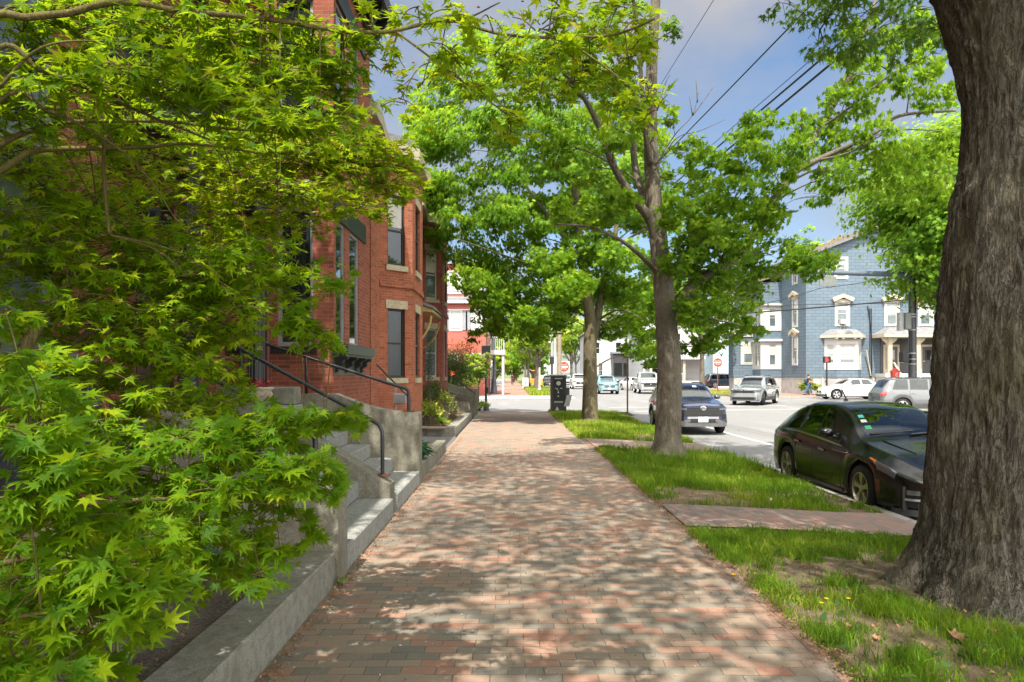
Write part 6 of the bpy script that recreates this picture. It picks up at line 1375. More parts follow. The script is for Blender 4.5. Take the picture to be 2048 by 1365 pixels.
def maple_a():
    base = Vector((3.19,14.45,-.09)); D = 14.45
    P = lambda x, y, d=0: at(x, y, D+d)
    curves = [([base+Vector((0,0,-.15)), P(1336,880), P(1338,750), P(1333,650), P(1326,560), P(1316,470,.05), P(1306,380,.1), P(1301,260,.1), P(1304,120,.1), P(1312,-20,.1), P(1318,-160,.1)], .302, .07),
        ([P(1318,490), P(1298,437,-.1), P(1262,390,-.3), P(1226,330,-.5), P(1192,240,-.7), P(1150,170,-.9), P(1108,130,-1.1)], .115, .03),
        ([P(1336,640), P(1362,600,.1), P(1410,556,.3), P(1462,522,.5), P(1506,470,.6), P(1552,395,.7), P(1580,352,.7), P(1632,322,.6), P(1740,272,.4), P(1800,232,.3), P(1912,222,.2)], .16, .022),
        ([P(1560,385,.7), P(1590,340,.8), P(1640,255,1.1), P(1690,170,1.4), P(1722,90,1.6), P(1752,0,1.8), P(1790,-120,1.9)], .085, .03),
        ([P(1312,440), P(1290,400,.3), P(1270,330,.6), P(1262,230,.9), P(1240,120,1.1), P(1225,-20,1.3)], .10, .04),
        ([P(1300,330), P(1290,260,-.3), P(1282,150,-.5), P(1270,40,-.7), P(1262,-80,-.8)], .06, .025),
        ([P(1325,560), P(1290,520,-.4), P(1240,480,-.9), P(1180,455,-1.5), P(1110,448,-2.0)], .06, .015),
        ([P(1455,525,.5), P(1430,500,.2), P(1415,440,-.1), P(1405,360,-.4)], .035, .01),
        ([P(1632,322,.6), P(1700,305,.3), P(1790,262,.2), P(1915,265,-.2)], .028, .01),
        ([P(1640,255,1.1), P(1700,215,.9), P(1780,150,.7), P(1860,110,.4)], .035, .012),
        ([P(1336,640), P(1375,630,-.3), P(1430,640,-.7), P(1480,650,-1.0)], .04, .012)]
    # bare dead twigs standing against the sky
    for a in ([(1312,330),(1350,270),(1385,230),(1398,180)],[(1385,232),(1405,205),(1430,170)],[(1385,230),(1378,190)],[(1395,205),(1392,160)],[(1310,340),(1352,278),(1400,262),(1450,240)],[(1304,250),(1330,170),(1340,150)]):
        curves.append(([P(x, y, -.2) for x, y in a], .014, .004))
    right = [(1395,480,60),(1440,440,55),(1400,400,55),(1360,430,45),(1470,385,55),(1500,320,55),(1550,350,55),(1590,300,45),(1520,430,50),(1430,540,60),(1490,560,55),(1545,510,60),(1630,530,42),(1470,620,50),(1400,620,50),(1440,680,45),(1380,560,55),(1360,520,45),(1410,330,45),(1380,300,35),(1520,250,38),(1490,270,35),(1600,520,40),(1655,515,25),(1385,690,30),(1500,660,35),(1540,430,45),(1470,480,50),(1420,480,50),(1350,620,40),(1420,590,45)]
    up = [(1640,260,45),(1690,205,50),(1740,150,45),(1700,290,45),(1760,270,50),(1800,310,50),(1850,340,50),(1745,340,50),(1690,350,45),(1640,390,35),(1890,300,45),(1820,170,45),(1860,120,45),(1770,80,40),(1890,50,45),(1650,330,42),(1600,250,35),(1830,390,45),(1780,380,40),(1870,200,42),(1720,60,35),(1690,120,35),(1840,50,40),(1900,380,40)]
    left = [(1180,250,50),(1110,190,50),(1230,180,50),(1250,110,45),(1180,340,50),(1120,300,45),(1240,270,40),(1200,60,50),(1120,90,45),(1060,160,45),(1240,400,40),(1190,430,45),(1130,420,40),(1260,20,40),(1060,260,40),(1280,210,30),(1340,360,25),(1335,230,20),(1350,60,20),(1160,140,40)]
    high = [(1150,-80,90),(1250,-120,90),(1350,-150,80),(1450,-120,80),(1230,-220,90),(1330,-260,90)]
    cl = px_clumps(right, D+.4, 1.3, .5, 460)+px_clumps(up, D+.9, 1.1, .5, 370)+px_clumps(left, D-.3, 1.4, .45, 380)+px_clumps(high, D, 1.5, .5, 110)
    fl = lambda a, z: (.62*max(0,1-(z+.1)/.55)**2*(1+.45*math.sin(3*a+1)+.3*math.sin(5*a)))+.10*math.exp(-((z-2.15)/.35)**2)*max(0,math.cos(a+1.5))
    return street_tree('leaning forked street maple standing in the grass strip in front of the navy crossover', base, curves, cl, .112, 'leaf_street', 'bark_maple', LEAF_MAPLE, 'maples along the kerb', tr=(fl,.012,1.3))

def maple_b():
    base = Vector((2.77,24.9,-.1)); D = 24.9; P = lambda x, y, d=0: at(x, y, D+d)
    curves = [([base+Vector((0,0,-.15)), P(1180,800), P(1180,700), P(1180,640), P(1170,560,.1), P(1160,480,.2), P(1150,380,.3), P(1150,260,.3), P(1140,140,.3)], .305, .055),
        ([P(1182,690), P(1194,640,.2), P(1205,580,.3), P(1225,500,.4), P(1240,400,.6), P(1250,300,.8)], .19, .04),
        ([P(1166,600), P(1120,560,-.6), P(1060,530,-1.2), P(990,505,-1.8), P(920,480,-2.4)], .07, .015),
        ([P(1160,520), P(1110,450,.5), P(1050,370,1.1), P(1000,290,1.6), P(960,260,2)], .08, .02),
        ([P(1172,580), P(1130,560,.7), P(1070,590,1.4), P(1000,620,2), P(930,680,2.4)], .055, .012),
        ([P(1225,500,.4), P(1270,470,.2), P(1310,450,0)], .06, .02),
        ([P(1196,640,.2), P(1240,620,-.6), P(1290,640,-1.2)], .05, .015)]
    rows = [(110,950,1150),(165,900,1200),(225,860,1270),(285,850,1290),(345,845,1300),(405,830,1310),(460,815,1310),(515,885,1310),(565,930,1310),(612,960,1310),(655,990,1060),(655,1090,1310),(700,1210,1300),(300,835,890),(360,830,880),(410,835,880),(250,850,900)]
    lst = []
    for y, a, b in rows:
        n = max(1, int((b-a)/43))
        for i in range(n+1): lst.append((a+(b-a)*i/n+random.uniform(-22,22), y+random.uniform(-22,22), random.uniform(34,54)))
    def ok(e):
        x, y, r = e
        if 900 < x < 1010 and 480 < y < 545 and random.random() < .35: return False
        if 1140 < x < 1215 and y > 600: return False
        return True
    lst = [e for e in lst if ok(e)]+[(985,640,36),(1020,600,42),(950,672,20),(1060,640,36),(1000,560,40)]
    cl = []
    for x, y, r in lst:
        d = D+random.uniform(-2.6, 2.6); R_ = r/F*d
        if y > 590 and abs(x-1180) < 60: d = D+random.uniform(.6,2.5)
        cl.append((at(x,y,d), R_, R_*.62, int(480*(r/42)**2), .52+random.uniform(-.14,.14)))
    fl = lambda a, z: (.35*max(0,1-(z+.1)/.4)**2*(1+.4*math.sin(3*a)))
    return street_tree('broad dense street maple with a mossy trunk, farther along the grass strip', base, curves, cl, .145, 'leaf_street', 'bark_mossy', LEAF_MAPLE, 'maples along the kerb', tr=(fl,.014,1.0))

def big_oak():
    base = Vector((3.80,5.62,-.09)); D = 5.62
    T = thing('oak_tree', 'massive old tree with deeply furrowed bark beside the brick path', 'tree', base)
    # axis and width follow the visible edge of the trunk
    ys = [(1215,1905-0,.0)]
    n = 260; zs = [-.25+.030*i for i in range(190)]
    left_edge = [(1230,1786),(1190,1812),(1150,1836),(1100,1854),(1050,1865),(1000,1872),(900,1880),(800,1886),(700,1892),(600,1899),(500,1910),(400,1922),(330,1938),(260,1944),(200,1942),(130,1931),(60,1915),(0,1902),(-120,1868)]
    def edge(z):
        py = CY-(z-EYE)*F/D
        for (y0,x0),(y1,x1) in zip(left_edge[:-1], left_edge[1:]):
            if y1 <= py <= y0: return gx(x0+(x1-x0)*(y0-py)/(y0-y1), D)
        return gx(left_edge[0][1] if py > 1000 else left_edge[-1][1], D)
    vs = []; ax = []
    for z in zs:
        e = edge(z); cx = 3.88+.02*z; r = cx-e; ax.append((cx, r))
        for k in range(n):
            a = 2*math.pi*k/n; ca, sa = math.cos(a), math.sin(a)
            q = Vector((ca*1.6, sa*1.6, z*.35)); low = max(0, 1-(z+.1)/.75)
            lobes = 1+low*low*(.10*math.sin(5*a+.5)+.06*math.sin(9*a+2))+.035*mnoise.noise(q*1.7)
            wx = ca*r/.5; wy = sa*r/.5
            w = mnoise.noise(Vector((wx*1.2, wy*1.2, z*1.3)))*.35
            f1 = mnoise.noise(Vector((wx*7+w*4, wy*7+w*4, z*2.0))); f2 = mnoise.noise(Vector((wx*15+w*6, wy*15, z*5.2+5))); f3 = mnoise.noise(Vector((wx*34, wy*34, z*10+9)))
            ridge = (1-abs(f1)*2.1)*.024+(1-abs(f2)*2)*.018+f3*.012
            if z > 1.9:                                 # smoother worn flank above
                s = smooth(1.9, 2.5, z)*max(0, 1-abs(((a-4.0+math.pi)%(2*math.pi))-math.pi)/.55); ridge *= 1-.72*s
            vs.append((cx+ca*r*lobes, D+sa*r*lobes, z) if True else None)
            x, y, zz = vs[-1]; vs[-1] = (x+ca*ridge, y+sa*ridge, zz)
    m = len(zs); fs = [(i*n+k, i*n+(k+1)%n, (i+1)*n+(k+1)%n, (i+1)*n+k) for i in range(m-1) for k in range(n)]
    t = MB(); t.add(vs, fs); top = zs[-1]; cx, r = ax[-1]; C = Vector((cx, D, top-.1))
    t.build('trunk', 'bark_oak', T, smooth=True, uv=False)
    b = MB(); L = Leaves(); skel = []
    main = []; lim = MB()
    for src, pts, r0, r1 in ((None, [(0,0,0),(-.5,-.6,1.4),(-1.6,-1.6,3.6),(-3,-2.6,6)], .36, .10), (None, [(0,0,0),(.5,.3,1.5),(1.0,1.4,4),(1.2,3.0,7)], .38, .10), (None, [(0,0,0),(.1,-1.0,1.3),(.8,-3,3),(1,-5.5,5)], .30, .08),
                        ((0,8), [(-2.2,.3,3.2),(-3.8,1.6,5.6)], .15, .05), ((1,7), [(2.3,.8,3.2),(4.2,1.6,4.8)], .17, .05), ((1,12), [(.2,3.2,4.6),(-1.4,5.2,6.2)], .12, .04)):
        P_ = [C+Vector(p) for p in pts]
        if src: P_ = [main[src[0]][src[1]]]+P_
        c = bez(P_, 7); main.append(c); rad = taper(len(c), r0, r1); lim.tube(c, rad, 14); skel += list(zip(c, rad))
    lim.build('limbs', 'bark_oak', T, smooth=True, uv=False)
    def clear(p, mg=.25): return p[:,2] > EYE+.536*np.maximum(p[:,1],0)+mg
    k = 0
    while k < 115:
        p = Vector((R.uniform(-2.2,10), R.uniform(-9,12), R.uniform(5.6,13.2))); q = Vector(((p.x-3.4)/6.6, (p.y-1.2)/10, (p.z-9.5)/4.2))
        if q.length > 1 or p.z < EYE+.536*max(p.y,0)+1.0: continue
        k += 1; skel += twigs(b, skel, p, .95, .6, .02, 3) if k < 90 else []
        clump_leaves(L, p, 1.45, .66, 640, .15, LEAF_OAK, .4+random.uniform(-.15,.15), keep=clear)
    for i in range(13):  # unseen leaf masses added to shade the lower japanese maple
        p = Vector((R.uniform(-4.6,-2), R.uniform(-5,-.9), R.uniform(6.2,8.5)))
        if p.z < EYE+.536*max(p.y,0)+1.0: continue
        skel += twigs(b, skel, p, 1.0, .6, .02, 3); clump_leaves(L, p, 1.2, .6, 330, .15, LEAF_OAK, .4, keep=clear)
    for i in range(26):  # more out-of-view foliage, added to throw shade on the near brick house
        p = Vector((R.uniform(-5.6,-1.4), R.uniform(4.2,9.2), R.uniform(8.6,11.8)))
        skel += twigs(b, skel, p, 1.0, .6, .02, 3); clump_leaves(L, p, 1.25, .62, 360, .15, LEAF_OAK, .4, keep=clear)
    # low sprigs that reach into view against the sky
    for x, y, d in ((1640,60,9.5),(1690,40,9.2),(1745,30,8.8),(1590,20,9.8),(1800,40,8.4),(1850,20,8.0),(1650,110,9.6),(1555,5,10),(1700,95,9),(1760,70,8.8),(1830,70,8.2),(1690,0,9),(1880,60,8)):
        p = at(x, y, d); skel += twigs(b, skel, p, .3, .2, .012, 4); clump_leaves(L, p, .42, .26, 75, .11, LEAF_OAK, .5)
    b.build('branches', 'bark_oak', T, smooth=True, uv=False); L.build('crown', 'leaf_oak', T)

def shade_neighbours():
    """the next street tree behind the viewer: only its shadow falls into view"""
    base = Vector((3.4,-5.5,-.1)); C = Vector((3.3,-5.5,4.5)); cl = []
    for i in range(46):
        d = unit(R.normal(size=(1,3)))[0]; cl.append((Vector((2.6,-5.2,8.2))+Vector(d)*random.uniform(.5,1)*3.6, .95, .6, 70, .45))
    cl = [c for c in cl if c[0].y < -.8 or c[0].z > 4.5+.6*max(0,c[0].y)]
    street_tree('street maple just behind the viewpoint, shading the walk', base, [([base, C*.5+base*.5, C, Vector((2.8,-5.2,9.5))], .3, .08)], cl, .15, 'leaf_street', 'bark_maple', LEAF_MAPLE, 'maples along the kerb')

def far_tree(label, x, y, h, r, leaf, z0=None, n=34, per=80, size=.3, trunk=.2, name='street_tree', group='trees beyond the junction', barkm='bark_maple', tint=.5, zb=.1, squash=1.0, tmpl=None):
    z0 = h*.28 if z0 is None else z0; base = Vector((x,y,zb)); cz = zb+(z0+h)/2; rz = (h-z0)/2; cl = []
    for i in range(n):
        d = unit(R.normal(size=(1,3)))[0]*R.uniform(.45,.95)
        c = Vector((x+d[0]*r*.85, y+d[1]*r*.85*squash, cz+d[2]*rz*.85)); s = R.uniform(.26,.40)*r
        cl.append((c, s, s*.66, per, tint+random.uniform(-.2,.2)+.12*d[2]))
    top = Vector((x+random.uniform(-.3,.3), y, zb+h*.75)); mid = Vector((x+random.uniform(-.15,.15), y, zb+z0))
    curves = [([base, mid, top], trunk, trunk*.3)]
    for k in range(4):
        a = k*1.6+random.uniform(0,1); curves.append(([mid, mid+Vector((math.cos(a)*r*.3, math.sin(a)*r*.3, rz*.5)), mid+Vector((math.cos(a)*r*.7, math.sin(a)*r*.7, rz*1.1))], trunk*.5, trunk*.15))
    return street_tree(label, base, curves, cl, size, leaf, barkm, tmpl or LEAF_FAR, group, name=name, twig_r=.02)

def far_trees():
    far_tree('large bright green maple overhanging the front of the blue house', 23.9, 35.2, 15.6, 6.1, 'leaf_street', 4.0, 130, 620, .20, .34, tint=.52, tmpl=LEAF_MAPLE)
    far_tree('young maple on the grass island by the do not enter sign', 16.3, 60, 10.5, 3.3, 'leaf_street', 3.6, 34, 90, .24, .27, tint=.5)
    far_tree('thick trunked tree with golden new leaves down the side street', 16.9, 86, 15, 6, 'leaf_spring', 5.2, 40, 110, .32, .62, tint=.7)
    far_tree('green tree rising behind the blue house roof', 36.0, 84, 20.2, 4.2, 'leaf_street', 7, 34, 110, .34, .4, tint=.35)
    far_tree('golden leaved tree rising behind the blue house roof', 42.2, 88, 22.8, 5.6, 'leaf_gold', 8, 40, 120, .34, .4, tint=.6)
    far_tree('crabapple with bare lower twigs and lime leaves on the far verge', 2.55, 72, 8.2, 2.9, 'leaf_spring', 2.4, 36, 60, .18, .34, tint=.45)
    far_tree('slim tree by the far walk behind the sandwich board', 1.9, 96, 8.5, 2.4, 'leaf_street', 3.0, 22, 70, .26, .2, tint=.5)
    far_tree('leafy tree leaning over the far walk from the gardens', -4.2, 88, 11, 4.2, 'leaf_street', 3.0, 34, 90, .3, .25, tint=.5)
    far_tree('young lime leaved tree beside the pedestrian signal post', -1.62, 34.3, 3.0, 1.0, 'leaf_spring', 1.35, 26, 110, .085, .035, tint=.6, tmpl=LEAF_MAPLE, zb=-.1)
    sp = [(10,118,15,5.5,'leaf_spring','lime tree closing the far street behind the white cars'),(17.5,120,14,5.5,'leaf_spring','wide lime tree behind the dark shop windows'),(3.0,128,14,5,'leaf_spring','yellow green tree straight down the far walk'),
          (-7,128,15,6,'leaf_street','dark tree at the end of the far gardens'),(26,112,13,6,'leaf_street','round green tree behind the white porch house'),(7.2,160,17,6.5,'leaf_street','tall green tree at the end of the street'),(-2,170,16,6,'leaf_spring','pale tree at the vanishing end of the walk'),
          (16,175,18,8,'leaf_street','big green tree filling the end of the far street'),(30,150,17,8,'leaf_spring','big pale tree beyond the white houses'),(48,95,17,7,'leaf_street','dark green tree beyond the blue house'),(-16,110,16,7,'leaf_street','broad tree behind the far gardens'),(46,150,18,9,'leaf_street','distant broad tree beyond the blue house'),(-14,74,13,4.5,'leaf_street','tree behind the red clapboard house'),(46,40,14,6,'leaf_street','broad tree past the traffic island'),(52,24,15,7,'leaf_street','big tree across the wide road'),(40,62,13,5,'leaf_street','tree beside the blue house porch end'),(.4,150,9,4.5,'leaf_street','low green tree at the very end of the walk'),(-3.6,142,8,4,'leaf_spring','low pale tree on the garden side at the end of the walk'),(4.6,140,9,4,'leaf_street','low tree on the verge at the end of the walk')]
    for x, y, h, r, lf, lab in sp: far_tree(lab, x, y, h, r, lf, h*.22 if not lab.startswith('low') else .4, 30, 80, .42, .3, tint=.55)

def bush(label, c, rx, ry, rz, leaf, n, size, tmpl=None, name='shrub', group=None, stems=5, tint=.5, cat='shrub', barkm='bark_maple', cone=False, bare=0):
    T = thing(name, label, cat, c, 0, group); s = MB(); L = Leaves(); C = Vector(c)
    K = max(6, n//40); d = unit(R.normal(size=(K,3))); d[:,2] = np.abs(d[:,2])*1.3-.3; rr = R.uniform(.4,1,(K,1))
    S = np.array(C)+np.array([0,0,rz])+d*rr*np.array([rx,ry,rz])*.8
    if cone: h = R.uniform(0,1,K); a = R.uniform(0,6.28,K); q = (1-h)**.8*R.uniform(.5,1,K); S = np.stack([c[0]+rx*q*np.cos(a), c[1]+ry*q*np.sin(a), c[2]+.1+2*rz*h],1)
    k = R.integers(0,K,n); p = S[k]+R.normal(size=(n,3))*np.array([rx,ry,rz*.8])*.17
    p[:,2] = np.maximum(p[:,2], c[2]+.03); out = unit(p-np.array([c[0],c[1],c[2]+rz*.5]))
    L.add(tmpl or LEAF_OVAL, p, out*.6+[0,0,.6]+R.normal(0,.5,(n,3)), out+R.normal(0,.5,(n,3))+[0,0,.2], size*R.uniform(.6,1.25,n), np.clip(tint+R.normal(0,.16,K)[k]+R.normal(0,.1,n),0,1))
    for i in range(max(stems, min(K, 14))):
        e = Vector(S[i % K]); b0 = C+Vector((random.uniform(-.1,.1)*rx, random.uniform(-.1,.1)*ry, -.03)); limb(s, [b0, b0.lerp(e,.5)+Vector((random.uniform(-.1,.1)*rx,0,.1*rz)), e], .012+.01*rx, .004, 6, 4)
    for i in range(bare):
        e = C+Vector((random.uniform(-1,1)*rx, random.uniform(-1,1)*ry, random.uniform(.6,1.9)*rz)); limb(s, [C, C.lerp(e,.5)+Vector((0,0,.1)), e], .016, .005, 6, 4)
    s.build('stems', barkm, T, smooth=True, uv=False); L.build('leaves', leaf, T); return T

def garden_plants():
    bush('slim dark conifer at the corner of the orange bay', (-2.5,21.2,.16), .30, .30, 1.15, 'leaf_conifer', 2600, .07, LEAF_NEEDLE, 'conifer', cat='conifer', cone=True)
    bush('lime and cream leaved shrub spilling over the bright kerb', (-2.55,20.5,.15), .62, .5, .42, 'leaf_bush_lime', 1500, .075, tint=.62)
    bush('small thin shrub with bare pale stems in the bed', (-2.05,21.6,.18), .42, .4, .55, 'leaf_bush_lime', 360, .075, tint=.5, bare=9)
    bush('fine leaved dark shrub under the rose brick windows', (-2.75,23.6,.18), .6, .8, .75, 'leaf_bush', 2200, .07, tint=.45)
    bush('large olive shrub rising behind the small curved walls', (-2.55,32.4,.0), 1.05, 1.0, 1.55, 'leaf_bush', 7000, .075, tint=.55, bare=10)
    bush('dull green shrub at the far end of the brick houses', (-3.3,33.8,.0), 1.1, .8, 1.7, 'leaf_bush', 4600, .085, tint=.8)
    bush('low feathery green tuft at the front of the bed', (-2.0,20.35,.18), .22, .2, .14, 'grass_blade', 420, .12, LEAF_NEEDLE, tint=.55, name='bed_plant', cat='plant')
    bush('small bush with orange flowers before the olive shrub', (-2.6,26.6,.2), .45, .4, .55, 'leaf_bush_lime', 420, .075, tint=.6)
    bush('rusty red climber against the red clapboard wall', (-3.6,50.6,.12), 2.1, .7, 2.3, 'leaf_rust', 3000, .17, tint=.55)
    bush('green hedge plant at the foot of the red house', (-3.3,49.6,.12), 1.4, .8, 1.0, 'leaf_bush_lime', 2600, .14, tint=.5)
    bush('big leaved teal green plant behind the low granite kerb', (-1.72,12.0,.14), .22, .34, .24, 'leaf_teal', 42, .22, LEAF_MAPLE, 'bed_plant', cat='plant', tint=.5)
    bush('small leafy seedling beside the teal plant', (-1.75,12.7,.14), .2, .3, .22, 'leaf_bush', 160, .09, tint=.8, name='bed_plant', cat='plant')
    bush('bright weeds at the foot of the pedestrian signal post', (-1.5,32.2,.0), .5, .6, .30, 'leaf_bush_lime', 700, .09, tint=.45, name='weeds', cat='plant')
    bush('bright fern-like shrub behind the walking person', (23.0,54.3,.12), .8, .35, .6, 'leaf_bush_lime', 1100, .2, LEAF_OVAL, tint=.45)
    bush('low weeds along the blue house foundation', (26.2,53.8,.12), 1.6, .3, .25, 'leaf_bush', 900, .14, tint=.9, name='weeds', cat='plant')
    bush('yellow flowering shrub by the dark shop', (17.6,94,.1), 1.5, .8, .9, 'leaf_gold', 900, .2, tint=.8)
    T = thing('flower_spray', 'orange flowers on a tall stem behind the thin rail', 'flowers', (-2.5,26.2,.2)); L = Leaves(); n = 46
    c = at(904,747,26.2); L.add(LEAF_OVAL, np.array(c)+R.normal(0,.07,(n,3)), R.normal(size=(n,3)), R.normal(size=(n,3)), R.uniform(.04,.08,n), R.uniform(0,1,n)); L.build('blossoms', 'petal_orange', T)
    m = MB(); limb(m, [Vector((-2.4,26.2,.2)), Vector((-2.35,26.2,.9)), c], .012, .006, 6, 4); m.build('stem', 'stem_green', T, smooth=True)
    bush('small pale weed growing at the foot of the blocky wall', (-1.36,5.55,.0), .05, .05, .04, 'leaf_bush_lime', 26, .035, tint=.4, name='weeds', cat='plant')
    for i, (x, y, s, lab) in enumerate(((-2.0,3.55,.28,'tall leafy perennial in the maple bed close to the kerb'),(-2.5,3.3,.3,'leafy perennial under the maple stems'),(-2.05,2.75,.22,'low green plant at the near end of the bed'),(-2.2,4.9,.26,'green plant before the blocky granite wall'))):
        bush(lab, (x,y,.15), s, s, s*.8, 'leaf_teal' if i % 2 else 'leaf_bush', 90, .085, LEAF_OVAL, 'bed_plant', 'plants under the maple', 5, .7, 'plant', 'stem_green')

# ------------------------------------------------------------------ the Japanese maple
DENS = 4.6
def japanese_maple():
    base = Vector((-2.42,2.75,.15)); T = thing('japanese_maple', 'japanese maple spreading fine pointed leaves in front of the brick house', 'tree', base)
    s = MB(); br = MB(); L = Leaves(); skel = []
    def B(pts, r0, r1, mb=None, seg=8):
        c = bez([Vector(p) if not isinstance(p, tuple) or len(p) != 3 or p[0] < 10 else at(*p) for p in pts], seg); rad = taper(len(c), r0, r1, .9); (mb or s).tube(c, rad, 12 if r0 > .01 else 7); skel.extend(zip(c, rad)); return c
    fork = Vector((-2.36,2.75,1.05)); top = at(40,700,2.75)
    B([base-Vector((0,0,.1)), base+Vector((.01,0,.45)), fork], 0.0680, 0.0585)
    B([fork, at(8,775,2.72), at(45,705,2.74), at(85,640,2.8), at(128,585,2.95), at(150,540,3.1), at(175,470,3.4), at(205,380,3.7)], 0.0324, 0.0108)
    B([fork, Vector((-2.32,2.85,1.35)), at(30,805,2.9), at(70,760,2.95), at(110,720,3.0), at(180,665,3.2), at(260,640,3.5), at(390,600,3.8), at(500,576,4.0), at(590,565,4.1)], 0.0259, 0.0063)
    B([fork, Vector((-2.3,2.6,1.7)), Vector((-2.1,2.45,2.35)), at(-40,60,2.35), at(60,35,2.35), at(140,26,2.35), at(215,6,2.35), at(290,8,2.37), at(345,20,2.4), at(450,30,2.45), at(560,42,2.5), at(640,56,2.55), at(760,65,2.6), at(850,48,2.65), at(905,42,2.65), at(1000,68,2.6), at(1110,76,2.55), at(1210,72,2.5), at(1260,60,2.45), at(1310,38,2.4)], 0.0150, 0.0036)
    B([at(1110,76,2.55), at(1160,100,2.5), at(1230,150,2.45), at(1290,205,2.4)], 0.0045, 0.0027)
    B([at(850,48,2.65), at(930,38,2.7), at(1000,5,2.7)], 0.0053, 0.0027)
    B([at(790,62,2.62), at(880,130,2.6), at(960,190,2.6), at(1030,240,2.6)], 0.0045, 0.0027)
    B([Vector((-2.2,2.5,2.0)), at(-60,330,2.5), at(0,290,2.55), at(60,262,2.6), at(130,246,2.65), at(240,242,2.75), at(350,245,2.9), at(460,258,3.1), at(600,268,3.3), at(700,272,3.5)], 0.0136, 0.0036)
    B([Vector((-2.25,2.6,1.8)), at(-40,390,2.6), at(20,330,2.65), at(75,302,2.7), at(190,297,2.8), at(290,295,2.95), at(370,288,3.1), at(480,300,3.5), at(640,330,3.9), at(760,350,4.1)], 0.0150, 0.0036)
    B([Vector((-2.15,2.4,2.2)), at(-20,110,2.3), at(80,140,2.35), at(170,175,2.4), at(260,215,2.5), at(330,245,2.6), at(420,280,2.8)], 0.0105, 0.0036)
    B([Vector((-2.15,2.45,2.1)), at(0,203,2.4), at(90,220,2.45), at(160,250,2.5), at(240,300,2.6), at(300,360,2.7), at(345,430,2.8)], 0.0090, 0.0027)
    B([at(210,270,2.75), at(207,330,2.8), at(212,400,2.85), at(219,470,2.9)], 0.0083, 0.0063)      # dark hanging stub
    B([at(0,175,2.3), at(60,110,2.3), at(120,85,2.3), at(210,82,2.35)], 0.0060, 0.0027)
    B([fork, Vector((-2.2,2.6,1.2)), at(20,870,2.5), at(130,930,2.6), at(190,928,2.65), at(300,905,2.8), at(420,880,3.0), at(540,850,3.15), at(650,840,3.25)], 0.0161, 0.0036)
    B([fork, Vector((-2.25,2.45,1.1)), at(0,1000,2.2), at(130,1010,2.3), at(280,1000,2.5), at(430,1000,2.7), at(560,1010,2.9)], 0.0150, 0.0036)
    B([fork-Vector((0,0,.2)), Vector((-2.1,2.3,.95)), at(40,1120,1.95), at(150,1120,2.0), at(260,1130,2.1), at(340,1160,2.2)], 0.0120, 0.0027)
    B([fork-Vector((0,0,.25)), Vector((-1.9,2.2,.85)), at(60,1230,1.75), at(160,1230,1.8), at(240,1250,1.9)], 0.0090, 0.0027)
    B([fork, Vector((-2.2,2.4,1.4)), at(-40,860,2.1), at(60,850,2.0), at(120,850,2.0)], 0.0105, 0.0027)
    B([at(150,540,3.1), at(230,500,3.4), at(330,470,3.8), at(460,440,4.1), at(600,420,4.3)], 0.0090, 0.0036)
    B([at(175,470,3.4), at(300,400,3.8), at(450,370,4.2), at(620,370,4.4), at(760,390,4.5)], 0.0090, 0.0036)
    nmain = len(skel)
    def pad(px, py, D, rx, ry, n, size=.052, tint=.45, flat=.35, face=.0):
        """a tier of foliage: twigs fanning out from one point, leaves in pairs along them, drooping at the tips"""
        c = at(px, py, D); Rx, Rz = rx/F*D, ry/F*D
        q = min(skel[:nmain], key=lambda s_: (s_[0]-c).length)
        pts = [q[0], q[0].lerp(c,.5)+Vector((0,0,.04)), c]; limb(br, pts, min(q[1]*.6,.0045), .002, 6, 5)
        n = int(n*DENS); nt = max(3, n//9); P = []; A = []; N = []
        for i in range(nt):
            a = random.uniform(0, 2*math.pi); r = random.uniform(.65, 1.0); st = c+Vector((random.uniform(-.3,.3)*Rx, random.uniform(-.3,.3)*Rx, random.uniform(-.3,.3)*Rz))
            e = c+Vector((math.cos(a)*Rx*r, math.sin(a)*Rx*r*.9, random.uniform(-1,.8)*Rz)); m = st.lerp(e,.5)+Vector((0,0,.15*Rz))
            tw = limb(br, [st, m, e], .003, .0015, 5, 4); d = (e-st).normalized(); sd = d.cross(Vector((0,0,1))).normalized()
            k = max(3, n//nt)
            for j in range(k):
                f = random.uniform(.15, 1.05) if j > 1 else 1.0; x = tw[min(len(tw)-1, int(f*(len(tw)-1)))]; sg = 1 if j % 2 else -1
                o = (d*.7+sd*sg*random.uniform(.3,1.1)+Vector((0,0,random.uniform(-.75,.05)))).normalized()
                P.append(x+o*.022+Vector(R.normal(0,.012,3))); A.append(o); N.append(Vector((0,0,1))*.75-o*.1+Vector(R.normal(0,.34,3))+Vector((.12,-1,0))*(face+.25))
        P, A, N = (np.array([tuple(v) for v in q_]) for q_ in (P, A, N)); m_ = len(P)
        young = R.uniform(0,1,m_)**2.2; tt = np.clip(tint-.13+R.normal(0,.11,m_)+.3*(young > .6)*young, 0, .88)
        sz_ = size*R.uniform(.5,1.18,m_); kk = R.integers(0,4,m_)
        for v in range(4):
            q_ = kk == v
            if q_.any(): L.add(LEAF_JAPS[v], P[q_], N[q_], A[q_], sz_[q_], tt[q_], tipshift=.16)
    pads = []
    top = [(60,40,150,60,44),(180,70,130,60,44),(330,70,130,60,44),(460,90,120,70,44),(570,60,110,60,36),(620,140,100,70,40),(520,180,120,70,46),(400,170,130,70,46),(270,160,130,70,46),(120,170,130,70,44),(40,120,90,60,26),(680,210,70,60,26),(640,250,90,50,34),(700,80,50,40,14),(380,20,120,35,30),(220,25,120,30,24),(20,220,80,50,20),(560,235,110,45,36),(690,150,50,50,14)]
    for x, y, rx, ry, n in top: pads.append((x, y, random.uniform(2.35,3.0), rx, ry, n, .052, .40))
